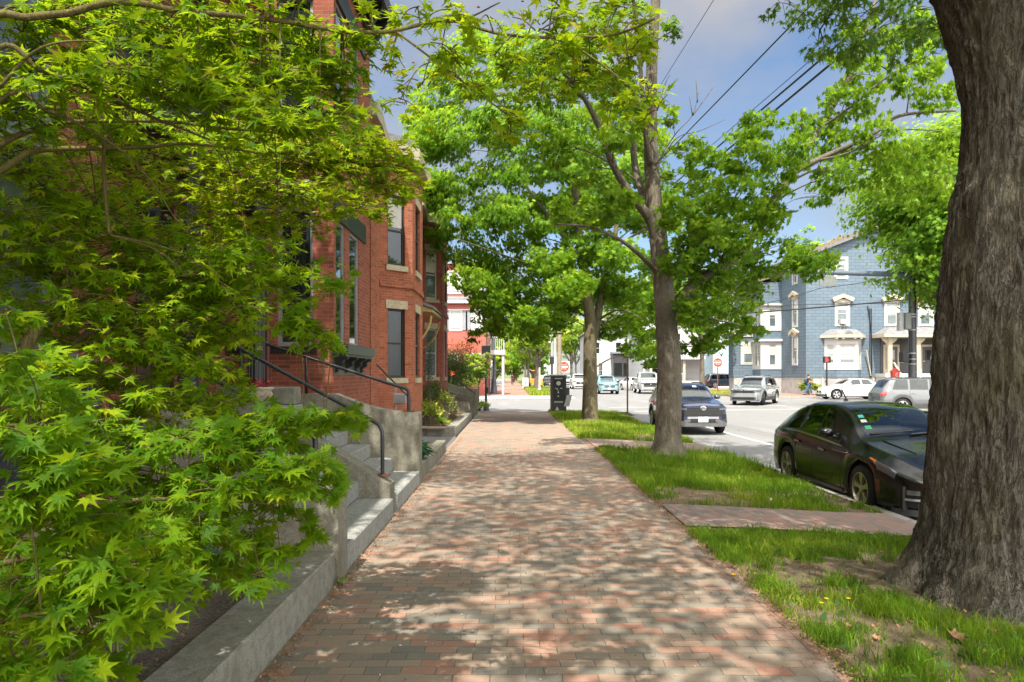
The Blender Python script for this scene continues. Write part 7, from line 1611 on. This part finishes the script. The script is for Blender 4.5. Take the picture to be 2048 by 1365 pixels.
    hang = [(785,110,45,35,10),(845,170,55,45,14),(800,200,50,45,10),(900,95,60,45,15),(960,40,70,40,18),(1010,120,70,45,22),(1080,50,70,45,22),(1140,110,70,45,24),(1205,60,65,45,22),(1255,110,55,45,20),(1290,60,50,40,15),(1290,165,45,40,14),(1240,190,50,40,15),(1150,180,60,35,14),(1070,190,60,45,16),(1000,215,55,45,14),(1020,270,40,35,10),(1310,215,35,30,9),(900,30,60,30,12),(1110,15,70,25,14),(1240,15,60,25,12),(930,165,55,40,14),(740,40,50,35,12),(830,25,55,25,10),(1180,140,50,35,12)]
    for x, y, rx, ry, n in hang: pads.append((x, y, random.uniform(2.35,2.7), rx, ry, int(n*.55), .050, .62))
    mid = [(90,300,150,40,60),(220,340,160,40,70),(360,320,160,40,80),(500,320,150,40,80),(620,320,140,42,80),(720,330,110,40,64),(780,370,70,30,40),(680,390,110,35,56),(560,385,130,35,64),(430,390,150,38,70),(290,400,150,40,66),(150,400,140,45,56),(60,460,110,50,40),(200,480,140,45,50),(340,470,140,42,56),(470,450,120,38,50),(590,440,90,30,34),(720,415,60,22,22),(640,300,130,30,56),(740,300,80,25,40),(560,290,120,30,50)]
    for x, y, rx, ry, n in mid: pads.append((x, y, random.uniform(3.7,4.5), rx, ry, n, .052, .66))
    low = [(280,540,150,45,48),(400,540,130,45,44),(130,560,120,45,34),(480,520,80,40,26),(330,610,140,45,48),(450,600,90,45,32),(210,640,120,45,36),(400,670,110,45,40),(300,720,120,45,44),(420,740,80,40,28),(230,770,110,40,34),(350,800,110,40,38),(560,500,70,30,18),(620,540,60,28,18),(680,560,40,22,10),(600,640,55,35,20),(640,660,50,35,20),(665,690,30,25,9),(580,600,45,25,12),(450,800,60,30,18),(520,560,60,30,16),(60,610,90,40,18),(30,520,80,45,22)]
    for x, y, rx, ry, n in low: pads.append((x, y, random.uniform(3.1,3.9), rx, ry, n, .053, .40))
    lw = [(470,850,90,40,30),(570,840,80,40,28),(660,835,60,28,20),(700,845,30,18,8),(380,880,110,45,38),(500,910,100,45,36),(600,930,80,45,30),(640,970,40,30,12),(280,900,110,45,34),(330,970,120,50,42),(450,980,110,50,40),(550,1000,80,40,26),(400,1060,110,45,38),(500,1080,80,40,24),(560,1100,45,30,10),(250,1020,110,50,36),(440,1130,80,40,24),(520,1150,50,30,12),(330,1100,90,45,28),(160,970,90,50,24),(540,880,80,35,22),(600,1040,40,28,9),(200,860,100,40,24)]
    for x, y, rx, ry, n in lw: pads.append((x, y, random.uniform(2.55,3.2), rx, ry, n, .054, .30, .35, .25))
    near = [(70,800,90,60,16),(60,890,100,60,20),(130,930,110,60,22),(50,990,90,60,18),(170,1050,110,60,24),(80,1090,100,60,20),(230,1130,110,60,26),(120,1180,120,60,24),(300,1180,80,50,18),(60,1260,100,60,18),(190,1250,100,55,20),(30,1330,80,50,12),(140,1330,90,40,14),(280,1080,90,50,20),(230,1310,50,30,8),(20,1160,70,50,12),(30,720,60,40,8),(10,620,50,50,7)]
    for x, y, rx, ry, n in near: pads.append((x, y, random.uniform(1.65,2.15), rx, ry, int(n*1.1), .055, .30, .35, .2))
    extra = [(60,220,120,60,40,3.2),(170,260,120,60,40,3.3),(300,250,120,60,40,3.4),(430,270,110,55,36,3.5),(60,350,110,60,36,3.0),(180,420,120,55,36,3.2),(60,540,90,50,26,3.1),(240,560,110,50,34,3.6),(160,690,80,40,18,3.4),(350,520,110,50,36,3.7),(330,670,100,50,34,3.4),(470,660,60,45,20,3.4),(390,590,100,45,32,3.5),(250,830,100,40,26,3.2),(420,480,100,45,30,3.9),(60,660,70,45,14,2.9),(700,270,70,35,26,3.9),(810,340,50,30,22,4.2),(780,310,60,30,22,4.2),(830,380,35,25,12,4.4),(140,130,120,60,34,2.9),(330,160,120,60,34,3.0),(490,140,110,60,30,3.0),(640,90,60,50,16,2.9)]
    extra += [(100,480,110,50,34,2.9),(210,560,110,50,36,3.0),(310,640,110,50,34,3.1),(390,560,100,50,32,3.2),(120,620,100,50,26,2.8),(60,740,80,50,18,2.4),(170,740,100,45,26,2.8),(280,700,100,50,32,3.0),(390,740,90,45,28,3.1),(450,560,80,50,26,3.3),(470,620,70,50,20,3.2),(240,460,110,45,34,3.1),(330,800,90,40,22,2.9),(130,800,100,45,24,2.5),(420,820,80,40,24,3.0),(60,430,90,50,26,2.8),(500,500,80,45,24,3.5),(560,560,50,30,12,3.6)]
    for x, y, rx, ry, n, d in extra: pads.append((x, y, d, rx, ry, n, .053, .5))
    for p in pads: pad(*p)
    # winged seeds hanging under the upper tiers
    sd = MB()
    for x, y, rx, ry, n in mid+hang+top:
        for k in range(max(2, n//12)):
            p = at(x+random.uniform(-rx,rx), y+random.uniform(-ry,ry), random.uniform(2.5,4.3)); sd.ball(p, .006, 6, (1.6,.7,.9)); 
    s.build('trunk', 'bark_japanese', T, smooth=True, uv=False); br.build('branches', 'bark_japanese', T, smooth=True, uv=False); L.build('crown', 'leaf_japanese', T); tag(sd.build('seeds', 'metal_rust', T, uv=False), kind='stuff')

# ------------------------------------------------------------------ grass, weeds, litter
def grass():
    def blades(name, n, xr, yr, hr, zf, dens, wid=.006, lean=.5, tmean=.4):
        x = R.uniform(*xr, n); y = R.uniform(*yr, n)
        d = np.array([dens(a, b) for a, b in zip(x, y)]); ok = R.uniform(0,1,n) < d; x, y, d = x[ok], y[ok], d[ok]; n = len(x)
        h = R.uniform(*hr, n)*(.55+.6*d); z = np.array([zf(a, b) for a, b in zip(x, y)])-.01
        a = R.uniform(0, 2*math.pi, n); ld = R.uniform(0, 2*math.pi, n); le = h*R.uniform(.1, lean, n); w = wid*R.uniform(.6,1.4,n)
        cx, cy = np.cos(a)*w, np.sin(a)*w; lx, ly = np.cos(ld)*le, np.sin(ld)*le
        V = np.stack([np.stack([x-cx,y-cy,z],1), np.stack([x+cx,y+cy,z],1), np.stack([x-cx*.8+lx*.3,y-cy*.8+ly*.3,z+h*.55],1), np.stack([x+cx*.8+lx*.3,y+cy*.8+ly*.3,z+h*.55],1), np.stack([x+lx,y+ly,z+h*(1-.25*le/np.maximum(h,1e-6))],1)],1)
        T = np.array([(0,1,3),(0,3,2),(2,3,4)])[None]+(np.arange(n)*5)[:,None,None]
        big = np.array([mnoise.noise(Vector((p*1.1, q*1.1, 4))) for p, q in zip(x, y)])
        tint = np.clip(tmean+.55*big+R.normal(0,.17,n), 0, .93)+.9*(R.uniform(0,1,n) < .03)*.1
        o = raw_mesh(name, V.reshape(-1,3), T.reshape(-1,3), 'grass_blade', None, np.repeat(tint,5)); tag(o, kind='stuff'); return o
    N = lambda a, b, f, s: mnoise.noise(Vector((a*f, b*f, s)))
    def edge(x, lo=1.84, hi=4.85): return min(1, max(0, (x-lo+.02)/.1))*min(1, max(0, (hi-x)/.06))
    def d1(x, y):
        v = .40+1.5*N(x,y,1.0,2.5)+1.1*N(x,y,3.2,7)+.5*N(x,y,8,1); v += .55*math.exp(-((x-2.05)/.22)**2)
        bare = math.exp(-(((x-3.0)/.75)**2+((y-6.15)/.42)**2)); v -= 1.35*bare
        v += .6*math.exp(-((y-7.35)/.22)**2)
        if y > 7.72: return 0
        t = math.hypot(x-3.88, y-5.62); v += .5*math.exp(-((t-1.15)/.2)**2)
        return max(0, min(1, v))*edge(x)*(t > .95)
    def d2(x, y):
        v = .56+1.2*N(x,y,.8,1.5)+.9*N(x,y,3,3); v -= .9*math.exp(-(((x-2.5)/.5)**2+((y-10.3)/.5)**2)); v += .3*smooth(12.4,14,y)
        lo = 1.86+.0*y
        return max(0, min(1, v))*edge(x, lo)*(9.12 < y < 15.85+.2*N(x,0,2,5))*(math.hypot(x-3.19,y-14.45) > .4)
    def d3(x, y):
        v = .72+.8*N(x,y,.6,9)-.8*math.exp(-(((x-3.9)/.7)**2+((y-19.8)/.8)**2)); lo = 1.75-.01*(y-18)
        return max(0, min(1, v))*edge(x, lo)*(18.4 < y < 32.0)*(math.hypot(x-2.77,y-24.9) > .4)
    sz = lambda x, y: strip_z(x, y)
    blades('verge_grass', 62000, (1.86,4.85), (3.0,7.72), (.04,.115), sz, d1, .0032, .9, .33)
    blades('verge_grass', 9000, (1.86,4.85), (3.0,7.72), (.10,.17), sz, lambda x, y: max(0, d1(x,y)-.62)*1.4, .0032, .8, .28)
    blades('verge_grass', 60000, (1.86,4.85), (9.1,15.9), (.05,.16), sz, d2, .0048, .75, .40)
    C1 = [(R.uniform(1.95,4.7), R.uniform(3.2,7.6)) for _ in range(70)]; C2 = [(R.uniform(1.95,4.7), R.uniform(9.2,15.7)) for _ in range(70)]
    tuft = lambda C, r, f: (lambda x, y: max(math.exp(-((x-a)**2+(y-b)**2)/r**2) for a, b in C)*min(1, f(x, y)*2+.15) if edge(x) > .5 else 0)
    blades('verge_grass', 26000, (1.9,4.8), (3.1,7.7), (.09,.2), sz, tuft(C1, .11, d1), .0034, .95, .14)
    blades('verge_grass', 16000, (1.9,4.8), (9.1,15.8), (.12,.26), sz, tuft(C2, .16, d2), .005, .9, .2)
    n = 900; x = R.uniform(1.9,4.8,n); y = R.uniform(3.2,10.8,n); ok = np.array([d1(a,b) < .55 if b < 7.7 else (b > 9.1 and d2(a,b) < .5) for a, b in zip(x,y)]); x, y = x[ok], y[ok]; n = len(x)
    L = Leaves(); L.add(LEAF_OVAL, np.stack([x,y,np.array([sz(a,b) for a,b in zip(x,y)])+.012],1), np.array([0,0,1])+R.normal(0,.5,(n,3)), R.normal(size=(n,3))*[1,1,.2], R.uniform(.015,.05,n), R.uniform(0,1,n)); tag(L.build('leaf_litter', 'dead_leaf', None), kind='stuff')
    blades('verge_grass', 5000, (2.4,4.85), (12.5,15.9), (.2,.42), sz, lambda x, y: d2(x,y)*.5, .004, .5, .42)
    blades('verge_grass', 42000, (1.6,4.85), (18.3,32.1), (.07,.2), sz, d3, .009, .7, .58)
    blades('verge_grass', 9000, (1.35,4.3), (52.2,80), (.12,.35), lambda x, y: .14, lambda x, y: .8, .03, .6, .7)
    blades('verge_grass', 5000, (15.4,18.7), (55.3,61.8), (.1,.22), lambda x, y: .2, lambda x, y: .9, .03, .6, .85)
    # broad weed leaves lying in the grass
    n = 320; x = R.uniform(1.95,4.4,n); y = R.uniform(3.2,7.6,n); ok = np.array([d1(a,b) > .25 for a, b in zip(x,y)]); x, y = x[ok], y[ok]; n = len(x)
    L = Leaves(); z = np.array([sz(a,b) for a,b in zip(x,y)])+R.uniform(.01,.06,n)
    L.add(LEAF_OVAL, np.stack([x,y,z],1), np.array([0,0,1])+R.normal(0,.35,(n,3)), R.normal(size=(n,3))*[1,1,.25]+[0,0,.3], R.uniform(.035,.095,n), R.uniform(.35,.8,n)); o = L.build('weed_leaves', 'leaf_bush', None); tag(o, kind='stuff')
    # fallen crumbs along the borders: bud scales, seeds, twigs
    n = 15000; side = R.uniform(0,1,n); y = 3+R.uniform(0,1,n)**1.5*16
    x = np.where(side < .55, 1.91+R.normal(0,.06,n), np.where(side < .78, -1.40+np.abs(R.normal(0,.07,n)), R.uniform(-1.4,1.8,n)))
    m = (side > .78) & (R.uniform(0,1,n) < .6); x, y = x[~m], y[~m]; n = len(x)
    L = Leaves(); L.add(LEAF_OVAL, np.stack([x,y,np.where(x > 1.9, np.array([sz(a,b) for a,b in zip(x,y)])+.006,.005)],1), np.array([0,0,1])+R.normal(0,.4,(n,3)), R.normal(size=(n,3))*[1,1,.1], R.uniform(.006,.026,n), R.uniform(0,1,n)); o = L.build('leaf_litter', 'dead_leaf', None); tag(o, kind='stuff')
    n = 420; L = Leaves(); x = R.uniform(-1.35,1.7,n); y = 3.3+R.uniform(0,1,n)**1.6*13; L.add(LEAF_OVAL, np.stack([x,y,np.full(n,.006)],1), np.array([0,0,1])+R.normal(0,.3,(n,3)), R.normal(size=(n,3))*[1,1,.1], R.uniform(.008,.018,n), R.uniform(0,1,n)); o = L.build('fallen_petals', 'sign_white', None); tag(o, kind='stuff')
    n = 500; L = Leaves(); x = R.uniform(-2.7,-1.75,n); y = R.uniform(2,5.5,n); L.add(LEAF_OVAL, np.stack([x,y,np.full(n,.2)],1), np.array([0,0,1])+R.normal(0,.4,(n,3)), R.normal(size=(n,3))*[1,1,.1], R.uniform(.01,.04,n), R.uniform(0,1,n)); o = L.build('leaf_litter', 'dead_leaf', None); tag(o, kind='stuff')
    # dandelions
    def g2(px, py, z=-.03):
        D = (EYE-z)*F/(py-CY); return Vector((gx(px,D), D, z))
    for i, (px, py, h, lab) in enumerate(((1467,1160,.07,'yellow dandelion at the walk edge, biggest and brightest of them'),(1510,1155,.06,'small dandelion just right of the biggest one'.replace(' just right of',' next to')),(1534,1158,.05,'tiny dandelion at the rim of the bare soil'),(1653,1210,.07,'dandelion pair head, upper bloom near the oak roots'),(1643,1216,.06,'dandelion pair head, lower bloom near the oak roots'),(1697,1240,.17,'tall stalked dandelion in front of the oak roots'),(1368,1082,.05,'dandelion at the corner of the nearest grass patch'))):
        b = g2(px, py+8); T = thing('dandelion', lab, 'dandelion', b, 0, 'dandelions in the nearest grass'); m = MB(); m.tube([b, b+Vector((.004,0,h*.6)), b+Vector((.0,0,h))], .0025, 6); m.build('stem', 'stem_green', T, smooth=True)
        q = Leaves(); k = 30 if i == 0 else 18; a = R.uniform(0, 6.28, k); e = R.uniform(.1,.9,k); dr = np.stack([np.cos(a), np.sin(a), e],1); q.add(LEAF_OVAL, np.array(b+Vector((0,0,h)))+dr*.002, np.stack([-np.cos(a)*.5,-np.sin(a)*.5,np.ones(k)],1), dr, np.full(k,.021 if i == 0 else .016), R.uniform(0,1,k)); q.build('flower_head', 'petal_yellow', T)
    b = g2(1541,1020,-.05); T = thing('dandelion', 'white dandelion clock on a tall stalk by the brick path', 'dandelion', b, 0, 'dandelions in the nearest grass'); m = MB(); m.tube([b, b+Vector((0,0,.12))], .003, 6); m.build('stem', 'stem_green', T); m = MB(); m.ball(b+Vector((0,0,.135)), .018, 10); m.build('seed_head', 'sign_white', T, smooth=True)
    for i, (px, py, s, lab) in enumerate(((1925,1288,.115,'large brown oak leaf lying on the grass near the picture corner'),(1700,1265,.06,'curled brown leaf in the grass below the tall dandelion'),(1484,1118,.045,'small tan leaf beside the biggest dandelion'),(1618,1198,.05,'brown leaf scrap between the dandelions'),(1990,1275,.06,'pale brown leaf on bare soil near the corner'),(1800,1345,.06,'broken brown leaf at the bottom of the grass'),(1755,1290,.05,'thin dry leaf in the middle of the grass'),(1865,1362,.07,'dry leaf cut by the bottom of the picture'))):
        p = g2(px, py, -.045)+Vector((0,0,.05)); L = Leaves(); L.add(LEAF_OAK, np.array([p-Vector((s*.5,0,0))]), np.array([[.1,-.35,1.0]]), np.array([[1,-.25*((i%3)-1),.12]]), np.array([s*1.5]), np.array([.5]))
        o = L.build('fallen_leaf', 'dead_leaf', None); tag(o, lab, 'leaf', 'fallen leaves in the grass')
# ------------------------------------------------------------------ people
import bmesh
def skinned(name, joints, bones, mat, parent, sub=2):
    """one continuous surface grown on a skeleton: joints {key: (x,y,z,radius)}, first key is the root"""
    bm = bmesh.new(); lay = bm.verts.layers.skin.verify(); V = {}
    for i, (k, j) in enumerate(joints.items()):
        v = bm.verts.new(j[:3]); r = j[3]; v[lay].radius = (r, r if len(j) < 5 else j[4]); v[lay].use_root = (i == 0); V[k] = v
    for a, b in bones: bm.edges.new((V[a], V[b]))
    me = bpy.data.meshes.new(name); bm.to_mesh(me); bm.free(); me.materials.append(MATS[mat])
    o = bpy.data.objects.new(name, me); COL.objects.link(o); o.parent = parent
    s = o.modifiers.new('skin', 'SKIN'); s.use_smooth_shade = True; u = o.modifiers.new('sub', 'SUBSURF'); u.levels = u.render_levels = sub
    return o
def person(label, pos, heading, h, shirt, trousers, hair, stride=.32, holding=False):
    """x forward, y to the person's own left"""
    k = h/1.75; T = thing('person', label, 'person', pos, heading)
    J = {'pelvis':(0,0,.95,.12),'waist':(0,0,1.08,.11),'chest':(.01,0,1.28,.135),'neckbase':(.0,0,1.44,.07),'neck':(.015,0,1.50,.052),'jaw':(.045,0,1.575,.062),'head':(.03,0,1.645,.088),'crown':(.02,0,1.705,.07)}
    B = [('pelvis','waist'),('waist','chest'),('chest','neckbase'),('neckbase','neck'),('neck','jaw'),('jaw','head'),('head','crown')]
    for s, nm in ((1,'l'),(-1,'r')):
        f = stride*s; J['sh'+nm] = (.0,s*.17,1.40,.062)
        if holding: J['el'+nm] = (-.02,s*.23,1.13,.045); J['wr'+nm] = (.22,s*.17,1.10,.032); J['pa'+nm] = (.29,s*.15,1.10,.030); dv = (1,0,0)
        else: J['el'+nm] = (-f*.35,s*.23,1.12,.045); J['wr'+nm] = (-f*.75+.05,s*.23,.90,.032); J['pa'+nm] = (-f*.85+.07,s*.23,.83,.030); dv = (.25,0,-1)
        B += [('chest','sh'+nm),('sh'+nm,'el'+nm),('el'+nm,'wr'+nm),('wr'+nm,'pa'+nm)]
        p = J['pa'+nm]
        for i, (o, ln) in enumerate(((-.03,.065),(-.01,.08),(.01,.078),(.03,.06))):
            q1 = (p[0]+dv[0]*ln*.5, p[1]+o*(.6 if not holding else 1), p[2]+dv[2]*ln*.5, .010); q2 = (p[0]+dv[0]*ln, q1[1], p[2]+dv[2]*ln-.01, .008); J[f'f{i}{nm}'] = q1; J[f'g{i}{nm}'] = q2; B += [('pa'+nm,f'f{i}{nm}'),(f'f{i}{nm}',f'g{i}{nm}')]
        J['th'+nm] = (p[0]+.03, p[1]-s*.03, p[2]+.03, .010); B += [('pa'+nm,'th'+nm)]
        J['hip'+nm] = (0,s*.09,.90,.095); J['kn'+nm] = (f*.62+.03,s*.095,.50,.062); J['an'+nm] = (f*1.05-(.12 if f < 0 else 0),s*.095,.10+(.04 if f < 0 else 0),.042); J['toe'+nm] = (J['an'+nm][0]+.17,s*.11,.035 if f > 0 else .03,.035); J['heel'+nm] = (J['an'+nm][0]-.05,s*.095,.04+(.06 if f < 0 else 0),.036)
        B += [('pelvis','hip'+nm),('hip'+nm,'kn'+nm),('kn'+nm,'an'+nm),('an'+nm,'toe'+nm),('an'+nm,'heel'+nm)]
    S = lambda d, g=0: {a: tuple(c*k for c in v[:3])+((v[3]+g)*k,) for a, v in d.items()}
    body = skinned('body', S(J), B, 'skin', T)
    top = {a: J[a] for a in ('chest','waist','pelvis','neckbase')}; tb = [('chest','waist'),('waist','pelvis'),('chest','neckbase')]
    for nm in 'lr':
        top['sh'+nm] = J['sh'+nm]; e, s_ = J['el'+nm], J['sh'+nm]; top['m'+nm] = tuple((e[i]*.75+s_[i]*.25) for i in range(4)); tb += [('chest','sh'+nm),('sh'+nm,'m'+nm)]
        if not holding: top['w'+nm] = J['wr'+nm]; top['el'+nm] = J['el'+nm]; tb[-1] = ('sh'+nm,'el'+nm); tb.append(('el'+nm,'w'+nm)); del top['m'+nm]
    skinned('shirt', S(top, .018), tb, shirt, T)
    leg = {'pelvis': J['pelvis']}; lb = []
    for nm in 'lr':
        for a in ('hip','kn','an'): leg[a+nm] = J[a+nm]
        lb += [('pelvis','hip'+nm),('hip'+nm,'kn'+nm),('kn'+nm,'an'+nm)]
    skinned('trousers', S(leg, .014), lb, trousers, T)
    for nm in 'lr': skinned('shoe', S({a: J[a+nm] for a in ('an','toe','heel')}, .012), [('an','toe'),('an','heel')], 'cloth_maroon' if holding else 'cloth_dark', T)
    m = MB(); m.ball((.005*k,0,1.685*k), .105*k, 14, (1.05,.92,.9)); hr = m.build('hair', hair, T, smooth=True, uv=False, local=True)
    m = MB(); m.ball((.115*k,0,1.635*k), .018*k, 8, (1.3,.8,1.2))
    for s in (1,-1): m.ball((.03*k,s*.088*k,1.635*k), .02*k, 8, (.8,.5,1.3))
    m.build('nose_and_ears', 'skin', T, smooth=True, uv=False, local=True)
    m = MB()
    for s in (1,-1): m.ball((.108*k,s*.035*k,1.66*k), .009*k, 6)
    m.box(.103*k,.108*k,-.022*k,.022*k,1.588*k,1.596*k); m.build('eyes_and_mouth', 'hair_brown', T, uv=False, local=True)
    return T
def people():
    x = gx(1617,53.2); person('person in a dark top and jeans walking past the bright shrub by the blue house', (x,53.2,.125), 0, 1.58, 'cloth_dark', 'cloth_denim', 'hair_brown', .34, True)
    T = thing('backpack', 'blue backpack worn by the person walking past the blue house', 'backpack', (x-.2,53.2,1.05)); m = MB()
    m.ball((x-.21,53.2,1.17), .17, 14, (.62,.85,1.25)); b = m.build('bag', 'backpack_blue', T, smooth=True, uv=False); m = MB()
    for s in (-1,1): m.tube([(x-.12,53.2+s*.10,1.33),(x-.0,53.2+s*.11,1.32),(x+.1,53.2+s*.11,1.22),(x+.08,53.2+s*.13,1.05),(x-.12,53.2+s*.12,1.0)], .018, 6)
    m.build('strap', 'backpack_blue', T, smooth=True, uv=False)
    person('person in dark clothes walking away far down the brick walk', (gx(1025,104),104,.127), math.pi/2, 1.72, 'cloth_maroon', 'cloth_dark', 'hair_brown', .22)

# ------------------------------------------------------------------ light and camera
def light_and_camera():
    az, el = math.radians(10), math.radians(60)
    S = Vector((-math.sin(az)*math.cos(el), -math.cos(az)*math.cos(el), math.sin(el)))
    l = bpy.data.lights.new('sun', 'SUN'); l.energy = 4.0; l.angle = math.radians(.55); l.color = (1.0,.935,.82)
    o = bpy.data.objects.new('sun', l); COL.objects.link(o); o.location = S*50; o.rotation_euler = S.to_track_quat('Z','Y').to_euler()
    w = bpy.data.worlds.new('World'); SC.world = w; w.use_nodes = True; t = w.node_tree; t.nodes.clear()
    sky = t.nodes.new('ShaderNodeTexSky'); sky.sky_type = 'NISHITA'; sky.sun_disc = False; sky.sun_elevation = el; sky.sun_rotation = math.pi+az; sky.air_density = 1.0; sky.dust_density = .6; sky.ozone_density = .8
    tc = t.nodes.new('ShaderNodeTexCoord'); mp = t.nodes.new('ShaderNodeMapping'); mp.inputs['Scale'].default_value = (1,1,2.1); mp.inputs['Location'].default_value = (.35,.1,.2); t.links.new(tc.outputs['Generated'], mp.inputs['Vector'])
    nz = t.nodes.new('ShaderNodeTexNoise'); nz.inputs['Scale'].default_value = 2.3; nz.inputs['Detail'].default_value = 6; nz.inputs['Roughness'].default_value = .52; t.links.new(mp.outputs[0], nz.inputs['Vector'])
    rp = t.nodes.new('ShaderNodeValToRGB'); rp.color_ramp.elements[0].position = .40; rp.color_ramp.elements[1].position = .66; t.links.new(nz.outputs['Fac'], rp.inputs[0])
    mx = t.nodes.new('ShaderNodeMix'); mx.data_type = 'RGBA'; t.links.new(rp.outputs[0], mx.inputs[0]); hz = t.nodes.new('ShaderNodeMix'); hz.data_type = 'RGBA'; hz.blend_type = 'MULTIPLY'; hz.inputs[0].default_value = 1; hz.inputs[7].default_value = (.9,.97,1.02,1); t.links.new(sky.outputs[0], hz.inputs[6]); t.links.new(hz.outputs[2], mx.inputs[6]); mx.inputs[7].default_value = (CLOUD[0],CLOUD[1],CLOUD[2],1)
    # unseen bright cloud added behind the viewer and overhead to lift camera-facing shade
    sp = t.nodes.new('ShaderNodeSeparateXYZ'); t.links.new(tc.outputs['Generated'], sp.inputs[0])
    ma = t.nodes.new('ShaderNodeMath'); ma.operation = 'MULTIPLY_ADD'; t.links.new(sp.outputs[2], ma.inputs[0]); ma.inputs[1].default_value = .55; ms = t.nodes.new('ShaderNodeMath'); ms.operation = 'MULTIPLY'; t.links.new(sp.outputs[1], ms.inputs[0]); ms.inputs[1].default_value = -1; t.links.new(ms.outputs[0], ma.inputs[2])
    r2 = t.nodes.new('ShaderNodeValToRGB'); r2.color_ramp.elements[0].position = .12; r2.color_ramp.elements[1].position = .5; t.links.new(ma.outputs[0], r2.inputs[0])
    m2 = t.nodes.new('ShaderNodeMix'); m2.data_type = 'RGBA'; t.links.new(r2.outputs[0], m2.inputs[0]); t.links.new(mx.outputs[2], m2.inputs[6]); m2.inputs[7].default_value = (FILL_BANK*1.03,FILL_BANK,FILL_BANK*.95,1); mx = m2
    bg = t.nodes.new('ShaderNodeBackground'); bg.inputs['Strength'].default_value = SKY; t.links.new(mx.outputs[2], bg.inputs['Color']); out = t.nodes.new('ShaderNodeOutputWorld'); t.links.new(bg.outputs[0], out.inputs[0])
    c = bpy.data.cameras.new('camera'); co = bpy.data.objects.new('camera', c); COL.objects.link(co); co.location = (0,0,EYE); co.rotation_euler = (math.pi/2,0,0)
    c.sensor_fit = 'HORIZONTAL'; c.sensor_width = 36; c.lens = 36*F/2048; c.shift_y = (CY-682.5)/2048; c.clip_start = .05; c.clip_end = 6000; SC.camera = co
    SC.view_settings.view_transform = 'Standard'; SC.view_settings.look = 'None'; SC.view_settings.exposure = EXPO; SC.view_settings.gamma = 1; SC.view_settings.use_curve_mapping = False
    cy = SC.cycles; cy.max_bounces = 12; cy.diffuse_bounces = 8; cy.glossy_bounces = 3; cy.transmission_bounces = 9; cy.transparent_max_bounces = 8; cy.sample_clamp_indirect = 6; cy.use_denoising = True; cy.caustics_reflective = False; cy.caustics_refractive = False
SKY, EXPO, CLOUD, FILL_BANK = .07, 1.36, (3.0,3.05,3.3), 24.0

make_materials(); build_ground(); garden_walls(); brick_houses(); red_house(); blue_house(); other_houses(); street_furniture(); vehicles()
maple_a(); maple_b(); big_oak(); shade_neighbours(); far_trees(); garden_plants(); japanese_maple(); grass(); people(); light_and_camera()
